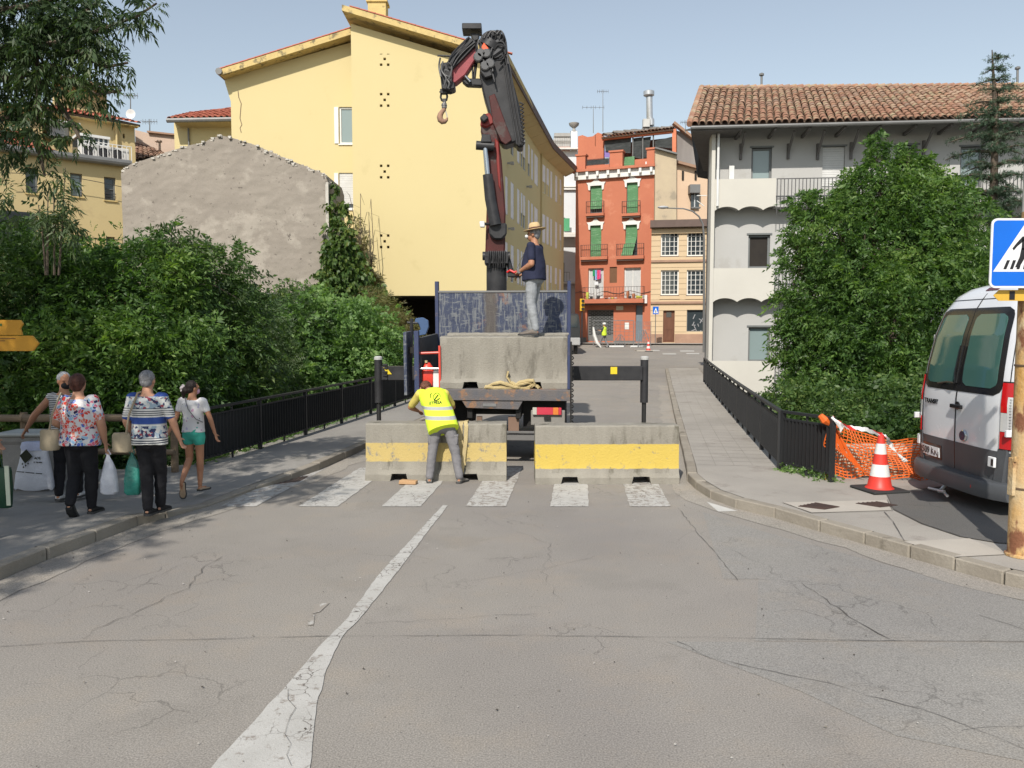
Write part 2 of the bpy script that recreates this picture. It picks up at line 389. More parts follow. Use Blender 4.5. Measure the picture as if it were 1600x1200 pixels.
# patches on the right pavement, service covers
flat([(1384, 770), (1396, 796), (1440, 818), (1500, 838), (1560, 848), (1640, 852), (1800, 790), (1640, 740)], 'parking_shade_patch', M_ROAD3, .0, .006+KH)  # dark sheet mostly stands in for shade lying on the ground
flat([(1412, 846), (1515, 841), (1574, 866), (1492, 870)], 'paving_patch', M_SLAB, .0, .004+KH)
flat([(1222, 785), (1385, 781), (1393, 797), (1268, 801)], 'paving_patch', M_SLAB, .0, .004+KH)
M_COVER = mat('rusty_cover', (.10, .065, .055), (.07, .05, .045), scale=8, metal=.4, rough=.7, bump=.5, bscale=50)
for pl_ in ([(1247, 792), (1276, 786.5), (1312, 793), (1288, 797)], [(1337, 787.5), (1372, 785), (1403, 790.5), (1375, 793.5)]):
    pts = [G(x, y, KH) for x, y in pl_]
    c = sum(pts, Vector())/4
    t = thing('service_cover', 'brown iron service cover in the pale pavement slab, '+('left one of two' if pl_[0][0] < 1300 else 'right one of two, nearer the van'), 'manhole cover', tuple(c), 'service covers in the right pavement')
    MB().hexa([(p.x, p.y, p.z+.006) for p in pts]+[(p.x, p.y, p.z+.012) for p in pts]).build('cover_plate', M_COVER, t)
    m = MB()
    for k in range(5):
        a = pts[0].lerp(pts[1], (k+.5)/5); b = pts[3].lerp(pts[2], (k+.5)/5); m.beam(a+Vector((0, 0, .015)), b+Vector((0, 0, .015)), .018, .005)
    m.build('tread_ribs', M_COVER, t)
# gully grate at the left kerb
g0 = [G(x, y) for x, y in [(425, 758), (440, 748), (482, 745), (468, 753)]]
c = sum(g0, Vector())/4
t = thing('gully_grate', 'rusty iron gully grate in the road at the left kerb', 'drain', tuple(c))
MB().hexa([(p.x, p.y, .004) for p in g0]+[(p.x, p.y, .009) for p in g0]).build('grate_frame', mat('rust_iron', (.16, .085, .055), (.1, .06, .045), scale=9, rough=.8), t)
m = MB()
for k in range(7):
    a = g0[0].lerp(g0[3], (k+.5)/7); b = g0[1].lerp(g0[2], (k+.5)/7); m.beam(a+Vector((0, 0, .012)), b+Vector((0, 0, .012)), .02, .006)
m.build('bars', M_CRACK, t)
# joints and cracks
CRW = .6
def crack(pxs, name='road_crack', w=.012, z0=0.0, jit=.03, dz=.009, m_=M_CRACK, step=.1):
    pts = [G(x, y, z0) for x, y in pxs]; rr = random.Random(len(pxs)*13+int(pxs[0][0])); fine = []
    for a, b in zip(pts[:-1], pts[1:]):
        n = max(2, int((b-a).length/step))
        for k in range(n):
            p = a.lerp(b, k/n); d = (b-a).normalized(); j = rr.uniform(-jit, jit); fine.append((p+Vector((-d.y, d.x, 0))*j, w*CRW*rr.uniform(.15, 1.1)))
    fine.append((pts[-1], w*.3)); m = MB()
    for (p, a), (q, b) in zip(fine[:-1], fine[1:]):
        d = (q-p).normalized(); n_ = Vector((-d.y, d.x, 0))
        m.sheet([p-n_*a/2+Vector((0, 0, dz)), q-n_*b/2+Vector((0, 0, dz)), q+n_*b/2+Vector((0, 0, dz)), p+n_*a/2+Vector((0, 0, dz))])
    return struct(m.build(name, m_, fix=False))
crack([(0, 1012), (130, 1003), (330, 1000), (520, 995), (800, 994), (1100, 997), (1350, 1002), (1640, 1004)], w=.012, jit=.006)
crack([(1060, 795), (1100, 845), (1130, 880), (1153, 908)], w=.012, jit=.012)
crack([(1250, 912), (1290, 938), (1330, 965), (1390, 1000)], w=.016, jit=.02)
crack([(1060, 1003), (1110, 1030), (1180, 1045), (1260, 1060), (1330, 1080), (1440, 1110), (1520, 1140), (1600, 1172)], w=.012, jit=.02)
crack([(1500, 1140), (1560, 1138), (1640, 1136)], w=.008, jit=.02)
crack([(1530, 962), (1600, 985)], w=.012, jit=.01)
crack([(350, 870), (325, 885), (290, 920), (230, 948), (150, 985), (130, 1000)], w=.012, jit=.035)
crack([(290, 880), (240, 905), (200, 930)], w=.006, jit=.03)
crack([(740, 800), (800, 830), (860, 850), (850, 900), (880, 940)], w=.006, jit=.04)
crack([(570, 975), (680, 970), (790, 962), (840, 960)], w=.007, jit=.02)
crack([(640, 920), (760, 905), (850, 890), (930, 870)], w=.005, jit=.03)
crack([(700, 850), (760, 845), (800, 835)], w=.005, jit=.03)
crack([(1140, 860), (1190, 880), (1215, 900)], w=.006, jit=.04)
crack([(1180, 905), (1330, 915)], w=.006, jit=.03)
crack([(455, 1200), (450, 1150), (458, 1110), (450, 1080)], w=.005, jit=.02, dz=.014)
crack([(1385, 770), (1396, 796), (1440, 818), (1500, 838)], w=.02, z0=KH, jit=.003, dz=.009, name='pavement_joint')  # dark line follows the edge of the shade patch
crack([(1381, 800), (1395, 815), (1413, 846)], w=.02, z0=KH, jit=.003, name='pavement_joint')
crack([(1222, 785), (1268, 802), (1395, 799), (1386, 781)], w=.012, z0=KH, jit=.003, name='pavement_joint')
# pavement on the bridge laid in small slabs: transverse joints
m = MB()
for k in range(60):
    y = 12.6+k*.4
    a = Vector((kr(y)+.17, y, prof(y)+KH+.001)); b = Vector((br(y)-.05, y-.2, prof(y)+KH+.001)); d = Vector((0, .006, 0))
    m.sheet([a-d, b-d, b+d, a+d])
for j in range(1, 4):
    for k in range(24):
        y = 12.5+k; y2 = y+1; f = j/4
        x1 = kr(y)+.17+(br(y)-.05-kr(y)-.17)*f; x2 = kr(y2)+.17+(br(y2)-.05-kr(y2)-.17)*f
        m.sheet([(x1-.004, y, prof(y)+KH+.0005), (x1+.004, y, prof(y)+KH+.0005), (x2+.004, y2, prof(y2)+KH+.0005), (x2-.004, y2, prof(y2)+KH+.0005)])
struct(m.build('pavement_joint', mat('joint', (.265, .245, .215), bump=0), fix=False))
def gutter(pts, side, w, m_):
    m = MB(); rk = random.Random(int(w*100)); q = []
    pts, _ = resample([tuple(p) for p in pts], .25)
    for i, p in enumerate(pts):
        d = (pts[min(i+1, len(pts)-1)]-pts[max(i-1, 0)]).normalized(); n_ = Vector((d.y, -d.x))*side; q.append(p+n_*w*(1+.35*noise.noise(Vector((p.x*1.3, p.y*1.3, w)))+rk.uniform(-.06, .06)))
    for a, b, c, d in zip(pts[:-1], pts[1:], q[1:], q[:-1]):
        if a.y > 30 or a.y < 3: continue
        m.sheet([(v.x, v.y, prof(v.y)+.0045) for v in (a, b, c, d)])
    o = m.build('gutter_strip', m_, fix=False)
    if o.data.polygons[0].normal.z < 0: o.data.flip_normals()
    return struct(o)
M_GUT = asphalt('gutter_dust', (.315, .288, .25), (.26, .24, .21))
gutter([p for p in ptR if p.y > 2], 1, .33, M_GUT); gutter([p for p in ptL if p.y > 3], -1, .42, M_GUT)
# ---------------------------------------------------------------- painted markings
def mark(pts, m_=M_PAINT, name='road_marking', dz=.0065):
    o = flat(pts, name, m_, dz); return o
cl = [(692, 790), (590, 900), (540, 970), (500, 1010), (440, 1080), (330, 1200), (290, 1250)]; crr = [(700, 790), (620, 895), (565, 965), (535, 995), (515, 1035), (495, 1100), (485, 1200), (480, 1250)]
m = MB()
Lp, _ = resample([tuple(G(*p).xy) for p in cl], .12); Rp, _ = resample([tuple(G(*p).xy) for p in crr], .12)
def interp(pl, y):
    for a, b in zip(pl[:-1], pl[1:]):
        if (a.y-y)*(b.y-y) <= 0 and abs(a.y-b.y) > 1e-6: return a.x+(b.x-a.x)*(y-a.y)/(b.y-a.y)
    return pl[-1].x
yt_ = min(Lp[0].y, Rp[0].y)-.01; yy = [yt_-k*.1 for k in range(76)]; rr_ = random.Random(3)
le = [interp(Lp, y)+rr_.uniform(-.006, .006) for y in yy]; re_ = [interp(Rp, y)+rr_.uniform(-.006, .006) for y in yy]
for i in range(len(yy)-1):
    if yy[i+1] < 3.3: break
    m.sheet([(le[i+1], yy[i+1], .0065), (re_[i+1], yy[i+1], .0065), (re_[i], yy[i], .0065), (le[i], yy[i], .0065)])
struct(m.build('road_marking', M_PAINT_W, fix=False))
for k, (a, b) in enumerate([(-3.80, -3.33), (-2.78, -2.27), (-1.70, -1.19), (-.60, -.08), (.50, 1.0), (1.53, 2.06)]):
    y0, y1, s = 10.12, 13.0, .085
    m = MB(); rk = random.Random(k); n = 24
    e = [(a+(y0+(y1-y0)*i/n-y0)*s+rk.uniform(-.008, .008), b+(y0+(y1-y0)*i/n-y0)*s+rk.uniform(-.008, .008), y0+(y1-y0)*i/n) for i in range(n+1)]
    for p, q in zip(e[:-1], e[1:]): m.sheet([(p[0], p[2], prof(p[2])+.0065), (p[1], p[2], prof(p[2])+.0065), (q[1], q[2], prof(q[2])+.0065), (q[0], q[2], prof(q[2])+.0065)])
    o = struct(m.build('crosswalk_bar', M_PAINT_W2 if k in (0, 3, 5) else M_PAINT_W, fix=False))
flat(None, 'road_marking', M_PAINT_W2, .0065, world=[(-3.62, 12.4), (-3.42, 12.4), (kl(20)+.42, 20), (kl(20)+.2, 20)])
mark([(1104, 784.5), (1152, 799), (1122, 800)], M_PAINT)
M_GHOST = worn('ghost_paint', .42, (.27, .245, .215))
mark([(492, 945), (515, 943), (500, 957), (488, 960)], M_GHOST); mark([(482, 962), (492, 960), (490, 978), (480, 978)], M_GHOST)
for x0, x1, y in [(1008, 1030, 547), (1062, 1084, 548), (1035, 1056, 552.5), (1072, 1092, 552)]:
    flat([(x0, y), (x1, y), (x1+1, y+1.4), (x0+1, y+1.4)], 'road_marking', M_PAINT, .01)
# loose small stones and leaf litter on the road
m = MB(); rk = random.Random(5)
for k in range(500):
    x = rk.uniform(-6, 6); y = rk.uniform(3.2, 11.5); r = rk.uniform(.003, .009)
    if rk.random() < .35: x = -4.35+rk.gauss(0, .5)+.1*(y-8)
    m.add([(x-r, y, .011), (x, y-r*1.3, .011), (x+r*1.2, y, .011), (x, y+r, .011), (x, y, .011+r)], [(0, 1, 4), (1, 2, 4), (2, 3, 4), (3, 0, 4)], rk.randrange(3))
stuff(m.build('grit', [mat('grit_dark', (.07, .06, .05), bump=0), mat('grit_mid', (.2, .18, .15), bump=0), mat('grit_pale', (.4, .38, .35), bump=0)], fix=False))
# ================================================================ building tools
def wallmesh(m, W, s0, s1, z0, z1, ops=(), reveal=.18, mi=0, back=.3, mir=None):
    """wall face with real openings, reveals and a back skin"""
    mir = mi if mir is None else mir
    S = sorted({s0, s1, *[a for o in ops for a in o[:2] if s0 < a < s1]}); Z = sorted({z0, z1, *[a for o in ops for a in o[2:4] if z0 < a < z1]})
    for a, b in zip(S[:-1], S[1:]):
        for c, d in zip(Z[:-1], Z[1:]):
            cs, cz = (a+b)/2, (c+d)/2
            if any(o[0] < cs < o[1] and o[2] < cz < o[3] for o in ops): continue
            m.sheet([W.at(a, c), W.at(b, c), W.at(b, d), W.at(a, d)], mi)
            m.sheet([W.at(b, c, -back), W.at(a, c, -back), W.at(a, d, -back), W.at(b, d, -back)], mi)
    for o in ops:
        a, b, c, d = max(o[0], s0), min(o[1], s1), max(o[2], z0), min(o[3], z1)
        m.sheet([W.at(a, c), W.at(a, c, -reveal), W.at(a, d, -reveal), W.at(a, d)], mir); m.sheet([W.at(b, c, -reveal), W.at(b, c), W.at(b, d), W.at(b, d, -reveal)], mir)
        m.sheet([W.at(a, d, -reveal), W.at(b, d, -reveal), W.at(b, d), W.at(a, d)], mir); m.sheet([W.at(a, c), W.at(b, c), W.at(b, c, -reveal), W.at(a, c, -reveal)], mir)
    for a in (s0, s1): m.sheet([W.at(a, z0), W.at(a, z1), W.at(a, z1, -back), W.at(a, z0, -back)], mi)
    for c in (z0, z1): m.sheet([W.at(s0, c), W.at(s1, c), W.at(s1, c, -back), W.at(s0, c, -back)], mi)
def rect(W, x0, y0, x1, y1, d=0):
    ym = (y0+y1)/2; xm = (x0+x1)/2
    a = W.on(x0, ym, d)[0]; b = W.on(x1, ym, d)[0]; t = W.on(xm, y0, d)[1]; u = W.on(xm, y1, d)[1]
    return (min(a, b), max(a, b), min(t, u), max(t, u))
def window(W, par, r, fm, gm, recess=.14, fw=.05, mull=0, bars=0, shutter=None, sm=None, sill=None, name='window', curtain=None):
    a, b, c, d = r; m = MB(); e = .003
    m.wbox(W, a+e, a+fw, c+e, d-e, -recess, -recess+.05); m.wbox(W, b-fw, b-e, c+e, d-e, -recess, -recess+.05)
    m.wbox(W, a+fw, b-fw, c+e, c+fw, -recess, -recess+.05); m.wbox(W, a+fw, b-fw, d-fw, d-e, -recess, -recess+.05)
    for k in range(mull):
        x = a+(b-a)*(k+1)/(mull+1); m.wbox(W, x-.022, x+.022, c+fw, d-fw, -recess+.002, -recess+.046)
    for k in range(bars):
        z = c+(d-c)*(k+1)/(bars+1); m.wbox(W, a+fw, b-fw, z-.015, z+.015, -recess+.006, -recess+.04)
    o = m.build(name, fm, par)
    MB().wbox(W, a+fw*.5, b-fw*.5, c+fw*.5, d-fw*.5, -recess-.012, -recess+.001).build('pane', gm, o)
    if shutter:   # fraction of the opening covered from the top by a roller blind
        m = MB(); z0 = d-(d-c)*shutter; n = max(2, int((d-z0)/.09))
        for k in range(n):
            za = z0+(d-z0)*k/n; zb = z0+(d-z0)*(k+1)/n
            m.wbox(W, a+.012, b-.012, za+.004, zb-.002, -recess+.052, -recess+.064+.006*(k % 2))
        m.build('shutter', sm, o)
    if sill is not None: MB().wbox(W, a-.05, b+.05, c-.06, c-.002, -recess+.01, .06).build('sill', sill, o)
    return o
TILE_A = mat('clay_tile', (.34, .195, .13), (.25, .145, .10), rough=.85, scale=4, c3=(.33, .27, .17), s3=2.6, thr3=.53, bump=.3, bscale=25, island=[(.40, .24, .15), (.30, .16, .105), (.44, .33, .23), (.24, .12, .085), (.36, .19, .11), (.22, .17, .13), (.42, .28, .20)], c4=(.12, .11, .085), s4=9, thr4=.66)
TILE_R = mat('red_tile', (.42, .13, .08), (.33, .10, .065), rough=.85, scale=4, bump=.3, bscale=25, island=[(.46, .16, .10), (.36, .11, .07), (.44, .14, .09), (.30, .10, .07)])
TILE_O = mat('old_tile', (.30, .17, .11), (.22, .13, .09), rough=.9, scale=3, bump=.4, bscale=25, island=[(.32, .2, .13), (.22, .12, .09), (.38, .26, .18), (.18, .13, .10)])
def tilemesh(L, r0, r1, seg=5, th=.016):
    vs_ = []; 
    for (y, r) in ((0, r0), (-L, r1)):
        for rr in (r, r-th):
            for k in range(seg+1):
                a = PI*k/seg; vs_.append((rr*math.cos(a), y, rr*.72*math.sin(a)))
    n = seg+1; fs = []
    for k in range(seg):
        fs.append((k, 2*n+k, 2*n+k+1, k+1)); fs.append((n+k+1, 3*n+k+1, 3*n+k, n+k)); fs.append((2*n+k, 3*n+k, 3*n+k+1, 2*n+k+1))
    return vs_, fs
def tile_roof(par, E0, E1, R1, R0, mt, cw=.28, rl=.33, single=0, name='roof_tile', seed=1, low=False, under=(.1, .07, .05)):
    """E0-E1 eave (left to right), R0-R1 ridge. Cover tiles laid column by column; `single` of them (lowest rows) are objects."""
    E0, E1, R0, R1 = map(Vector, (E0, E1, R0, R1)); rr = random.Random(seed)
    n = max(2, round((E1-E0).length/cw)); rows = max(1, round(((R0-E0).length+(R1-E1).length)/2/rl))
    L = ((R0-E0).length+(R1-E1).length)/2/rows*1.22; tv, tf = tilemesh(L, cw*.34, cw*.43, 3 if low else 5)
    shared = None; m = MB(); cnt = 0
    if single:
        me = bpy.data.meshes.new(name); me.from_pydata(tv, [], tf); me.materials.append(mt); shared = me; smoothme(me, 50)
    for j in range(rows):
        for i in range(n):
            f = (i+.5)/n; a = E0.lerp(E1, f); b = R0.lerp(R1, f); up = (b-a).normalized(); sd = (E1-E0).normalized(); nn = sd.cross(up).normalized(); sd2 = up.cross(nn)
            top = a.lerp(b, (j+1)/rows)+nn*(.035+rr.uniform(-.008, .012))+sd2*rr.uniform(-.014, .014)
            M = Matrix((( sd2.x, up.x, nn.x), (sd2.y, up.y, nn.y), (sd2.z, up.z, nn.z)))@Matrix.Rotation(rr.gauss(0, .025), 3, 'Z')@Matrix.Rotation(rr.uniform(-.03, .0)-.03, 3, 'X')
            if cnt < single:
                o = inst(shared, name, par, top, M.to_euler()); cnt += 1
            else:
                m.add([M@Vector(v)+top for v in tv], tf)
    if m.v:
        o = m.build(name if not single else name, mt, par, fix=False); smoothme(o.data, 50); o['kind'] = 'stuff'
    # channels underneath
    nn = (E1-E0).cross(R0-E0).normalized()
    MB().prism([E0-nn*.03, E1-nn*.03, R1-nn*.03, R0-nn*.03], nn*-.12).build('roof_deck', mat('roof_under', under, bump=0), par)
def rail(par, W, s0, s1, z0, z1, d, mt, gap=.13, t=.014, name='railing', sides=0, indiv=False):
    m = MB(); m.wbox(W, s0, s1, z1-.03, z1, d-.02, d+.02); m.wbox(W, s0, s1, z0, z0+.02, d-.015, d+.015)
    n = max(2, int((s1-s0)/gap))
    for k in range(n+1):
        s = s0+(s1-s0-t)*k/n; m.wbox(W, s, s+t, z0+.02, z1-.03, d-t/2, d+t/2)
    if sides:
        for s in (s0, s1-t):
            m.wbox(W, s, s+t, z1-.03, z1, d-sides, d-.02); m.wbox(W, s, s+t, z0, z0+.02, d-sides, d-.02)
            k = int(sides/gap)
            for q in range(1, k+1): dd = d-sides*q/(k+1); m.wbox(W, s, s+t, z0+.02, z1-.03, dd-t/2, dd+t/2)
    return m.build(name, mt, par, fix=False)
def solid(poly, z0, z1, name, mt, par=None):
    return MB().prism([(x, y, z0) for x, y in poly], (0, 0, z1-z0)).build(name, mt, par)
YEL = mat('yellow_render', (.605, .508, .272), (.588, .492, .26), scale=.25, contrast=.6, c3=(.565, .472, .248), s3=.5, thr3=.6, bump=.08, bscale=120, grain=.02, rough=.9)
YEL2 = mat('yellow_render_warm', (.555, .445, .235), (.53, .42, .22), scale=.4, c3=(.50, .39, .21), s3=.7, thr3=.6, bump=.08, bscale=100, grain=.025, rough=.9)
YELV = mat('verge_stained', (.62, .47, .2), (.50, .38, .17), scale=3, c3=(.22, .18, .1), s3=2.5, thr3=.55, bump=.2)
WHT = plain('white_pvc', (.72, .72, .70), .45); GRYF = plain('grey_frame', (.16, .17, .17), .5); DARKM = plain('dark_iron', (.035, .035, .04), .6)
BLIND = plain('white_blind', (.60, .60, .585), .6); GL = glass('window_glass', (.035, .045, .05)); GLB = glass('window_glass_pale', (.22, .28, .28), .15)
BLIND2 = plain('bright_blind', (.84, .84, .85), .6); GUT = plain('zinc_gutter', (.19, .19, .185), .5, metal=.3); BROWN = plain('brown_fascia', (.13, .09, .075), .7); DKBR = mat('passage_dark', (.032, .027, .022), (.024, .02, .018), bump=.1)  # near-black DKBR puts shade into the colour of passage, vents and openings
CURT = mat('curtain_cloth', (.55, .56, .56), (.40, .42, .42), scale=9, stretch=(6, 6, .3), bump=.1)
# ================================================================ big yellow building
B = thing('apartment_building', 'large pale yellow apartment building behind the crane with a blank gable and long window front', 'building', (-4, 40, -4))
F1 = Wall((-7.95, 40), (-1.13, 40)); F0 = Wall((-14.41, 41.3), (-7.95, 41.3))
S1 = Wall((-1.13, 40), (2.07, 58)); S2 = Wall((2.07, 58), (4.29, 66))
zt = lambda px, py: F1.on(px, py)[1]
holes = []
for cx, cy in [(601, 92), (601, 156), (601, 268), (601, 377)]:
    for dx, dy in [(-5.5, -9), (5.5, -9), (0, 0), (-5.5, 9), (5.5, 9)]: holes.append(rect(F1, cx+dx-2, cy+dy-2, cx+dx+2, cy+dy+2))
zs = F1.on(600, 462)[1]; zg = F1.on(705, 84)[1]; sp = F1.on(586, 462)[0]
m = MB(); wallmesh(m, F1, 0, F1.L, zs, zg, holes, reveal=.16); wallmesh(m, F1, 0, sp, -4, zs-.001, [])
zr = [F1.on(556, 37), (F1.L, F1.on(768, 101)[1])]
top = [(0, zg+.001), (0, zr[0][1]), F1.on(705, 83)]
m.prism([F1.at(s, z) for s, z in [(0, zg), F1.on(705, 84), (0, zr[0][1])]], F1.n*-.3)
m.build('wall', YEL, B, fix=False)
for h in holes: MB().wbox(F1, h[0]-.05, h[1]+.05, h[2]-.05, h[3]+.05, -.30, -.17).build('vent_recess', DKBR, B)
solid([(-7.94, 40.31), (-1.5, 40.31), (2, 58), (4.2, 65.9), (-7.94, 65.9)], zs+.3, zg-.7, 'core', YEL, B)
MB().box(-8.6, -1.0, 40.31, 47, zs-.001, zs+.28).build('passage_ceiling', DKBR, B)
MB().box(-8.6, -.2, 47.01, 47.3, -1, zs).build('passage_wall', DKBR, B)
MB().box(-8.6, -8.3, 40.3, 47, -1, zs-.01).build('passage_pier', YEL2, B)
# right gable corner below the sloping roof
m = MB(); s_a, z_a = F1.on(705, 84); m2 = F1.on(768, 102)
# left, recessed part
w0 = [rect(F0, 530, 167, 556, 225), rect(F0, 530, 270, 556, 327), rect(F0, 538, 375, 556, 425)]
w0 = [(a, min(b, F0.L-.02), c, d) for a, b, c, d in w0]
zl = F0.on(370, 140)[1]; m = MB(); wallmesh(m, F0, 0, F0.L, -4, zl-.6, w0, reveal=.2)
m.prism([F0.at(s, z) for s, z in [(0, zl-.6), (F0.L, zl-.6), (F0.L, F0.on(555, 64)[1]), (-.28, F0.on(362, 123)[1]), (-.28, F0.on(362, 128)[1])]], F0.n*-.3)
m.build('wall', YEL, B, fix=False)
for k, r in enumerate(w0):
    window(F0, B, r, WHT, GLB if k == 0 else GL, recess=.12, fw=.09, bars=0, shutter=None if k == 0 else .85, sm=BLIND, sill=WHT)
    MB().wbox(F0, r[0]-.24, r[0]-.03, r[2]+.02, r[3]-.02, .005, .05).build('shutter', WHT, B)
solid([(-14.3, 41.62), (-8.0, 41.62), (-8.0, 60), (-14.3, 60)], -4, zl-.7, 'core', YEL, B)
# crack in the render at the left corner
m = MB(); pts = [F0.at(*F0.on(*p), .004) for p in [(372, 142), (373, 152), (377, 162), (376, 172), (375, 185), (378, 195), (375, 200), (377, 207)]]
m.tube(pts, .022, 4); m.build('crack', mat('crack_tone', (.25, .18, .12), bump=0), B)
# roofs
def slab(par, a, b, c, d, th, mt, name):   # a,b front (left,right), c,d back (right,left): upper face; thickness down
    m = MB(); q = [Vector(x) for x in (a, b, c, d)]; m.hexa([p-Vector((0, 0, th)) for p in q]+q); return m.build(name, mt, par)
rl_ = P(534, 7, 39.3); rr_ = P(793, 83, 39.3); rr_.x = S1.at(0, 0, .95).x
eb = S2.at(S2.L+.5, 0, .95); em = S1.at(S1.L, 0, .95)
slab(B, rl_, rr_, (em.x, 58, rr_.z), (rl_.x, 58, rl_.z), .28, YELV, 'roof_slab')
slab(B, (rl_.x, 58.001, rl_.z), (em.x, 58.001, rr_.z), (eb.x, eb.y, rr_.z), (rl_.x, eb.y, rl_.z), .28, YELV, 'roof_slab')
# fascia along the long eave and the sloping soffit panels
for W, a, b in ((S1, -.7, S1.L), (S2, 0, S2.L+.5)):
    m = MB(); m.hexa([W.at(a, rr_.z-.42, .9), W.at(b, rr_.z-.42, .9), W.at(b, rr_.z-.42, .98), W.at(a, rr_.z-.42, .98), W.at(a, rr_.z+.02, .9), W.at(b, rr_.z+.02, .9), W.at(b, rr_.z+.02, 1.0), W.at(a, rr_.z+.02, 1.0)])
    m.build('fascia', BROWN, B)
    n = max(2, round((b-a)/2.4))
    for k in range(n):
        x0 = a+(b-a)*k/n+.02; x1 = a+(b-a)*(k+1)/n-.02
        m = MB(); m.prism([W.at(x0, rr_.z-.75, .01), W.at(x0, rr_.z-.38, .89), W.at(x0, rr_.z-.34, .89), W.at(x0, rr_.z-.69, .01)], W.t*(x1-x0)); m.build('soffit_panel', YEL2, B)
# long facade
def fwin(W, off, lst, y0y1):
    out = []
    for x0, x1 in lst:
        a = W.on(x0, 300)[0]; b = W.on(x1, 300)[0]
        if b > .1 and a < W.L: out.append((max(a, .15), min(b, W.L-.1)))
    return out
c1 = fwin(S1, 0, [(781, 785), (789.5, 793.5), (798, 803), (808, 812), (813.8, 816.8), (817.6, 821), (825, 828), (830, 833), (835, 840.5)], None)
c2 = fwin(S2, 0, [(846, 852.5), (854, 858), (860, 863), (867.5, 871), (874.5, 877.5)], None)
rowsz = [(12.35, 14.4), (8.7, 10.8), (5.05, 7.2)]
for W, cs in ((S1, c1), (S2, c2)):
    ops = [(a, b, z0, z1) for z0, z1 in rowsz for a, b in cs]
    m = MB(); wallmesh(m, W, 0, W.L, 0, rr_.z-.7, ops, reveal=.16); m.build('wall', YEL2 if False else YEL, B, fix=False)
    for o in ops: window(W, B, o, WHT, GL, recess=.085, fw=.05, shutter=.97 if RND.random() < .8 else .6, sm=BLIND2)
MB().tube([S1.at(S1.L-.05, 1.2, .09), S1.at(S1.L-.05, 15.4, .09)], .06, 6).build('drainpipe', YEL2, B)
for s, z in [(5, 11.6), (11.8, 11.5), (5.2, 8.0), (14.8, 8.2), (14.0, 4.3)]:
    m = MB(); m.wbox(S1, s-.05, s+.05, z-.05, z+.05, 0, .18); m.wbox(S1, s-.12, s+.12, z-.09, z+.06, .18, .36); m.build('wall_lamp', plain('lamp_grey', (.35, .34, .32)), B)
# verge tiles along the sloping front edges
tv, tf = tilemesh(.5, .10, .12, 4); me = bpy.data.meshes.new('verge_tile'); me.from_pydata(tv, [], tf); me.materials.append(TILE_R); smoothme(me, 60)
def verge(a, b, n):
    a = Vector(a); b = Vector(b); d = (b-a).normalized()
    for k in range(n):
        p = a.lerp(b, (k+.9)/n); M = Vector((0, 1, 0)).rotation_difference(d)
        sgn = 1 if d.z > 0 else -1
        q = (d*sgn).to_track_quat('Y', 'Z'); inst(me, 'verge_tile', B, p+Vector((0, .1, .03)), q.to_euler())
verge(rl_, rl_.lerp(rr_, .97), 20)
l0 = P(344, 108, 40.6); l1 = P(555, 42, 40.6)
slab(B, l0, l1, (l1.x, 60, l1.z), (l0.x, 60, l0.z), .30, YELV, 'roof_slab')
verge(l0, l1, 18)
MB().tube([l0+Vector((-.05, -.1, -.12)), l0+Vector((-.05, 14, -.12))], .17, 8).build('gutter', GUT, B)
ch0 = P(575, 35, 43); ch1 = P(603, 35, 43)
MB().box(ch0.x, ch1.x, 43, 43.8, 17, 19.6).build('chimney', YELV, B)
m = MB(); m.box(ch0.x-.08, ch1.x+.08, 42.92, 43.88, 19.6, 19.72); m.build('chimney_cap', YELV, B)
# low wing on the left with its red tiled roof
Bw = thing('low_house', 'low pale yellow house with red tiled roof, left of the large yellow gable', 'house', (-16, 43, -4))
LWG = Wall((P(272, 200, 43).x, 43), (-14.42, 43)); ztp = LWG.on(300, 192)[1]
m = MB(); wallmesh(m, LWG, 0, LWG.L-.01, -4, ztp, []); m.build('wall', YEL, Bw, fix=False)
e0 = P(262, 186, 42.2); e1 = P(370, 184, 42.2); e1.x = -14.43; r1 = P(370, 166, 45); r1.x = -14.43; r0 = P(300, 178, 45)
tile_roof(Bw, e0, e1, r1, r0, TILE_R, cw=.3, rl=.45, seed=3)
MB().tube([e0+Vector((0, -.1, -.1)), e1+Vector((0, -.1, -.1))], .12, 8).build('gutter', GUT, Bw)
m = MB(); m.hexa([(e0.x+.1, 42.25, ztp-.02), (e1.x, 42.25, ztp-.02), (e1.x, 43.2, ztp-.3), (e0.x+.4, 43.2, ztp-.3), (e0.x, 42.25, ztp+.12), (e1.x, 42.25, ztp+.12), (e1.x, 43.2, ztp+.1), (e0.x, 43.2, ztp+.1)]); m.build('soffit', YEL2, Bw)
MB().tube([LWG.at(.8, ztp-.3, .1), LWG.at(.9, 3, .1)], .05, 6).build('drainpipe', GUT, Bw)
# ================================================================ rendered stone gable
Bs = thing('old_house', 'windowless old house with a rough grey-brown rendered gable and broken white mortar along its top', 'house', (-12, 33, -4))
RUB = mat('rough_render', (.305, .270, .228), (.25, .219, .185), scale=.8, contrast=.8, c3=(.35, .312, .265), s3=.7, thr3=.52, bump=1.0, bscale=5, grain=.07, rough=.95, c4=(.15, .13, .11), s4=4.5, thr4=.62)
MORT = mat('white_mortar', (.54, .51, .46), (.40, .37, .32), scale=4, bump=.6, bscale=15)
gp = [(191, 640), (190, 268), (196, 262), (205, 256), (225, 250), (262, 237), (300, 226), (318, 223), (332, 215), (347, 212), (365, 216), (400, 227), (440, 245), (475, 259), (508, 272), (512, 285), (512, 640)]
gpts = [P(x, y, 33) for x, y in gp]; gpts[0].z = -4; gpts[-1].z = -4; gpts[0].x = gpts[1].x; gpts[-1].x = gpts[-2].x
m = MB(); m.prism(gpts, (.0, 3.2, 0)); o = m.build('wall', RUB, Bs)
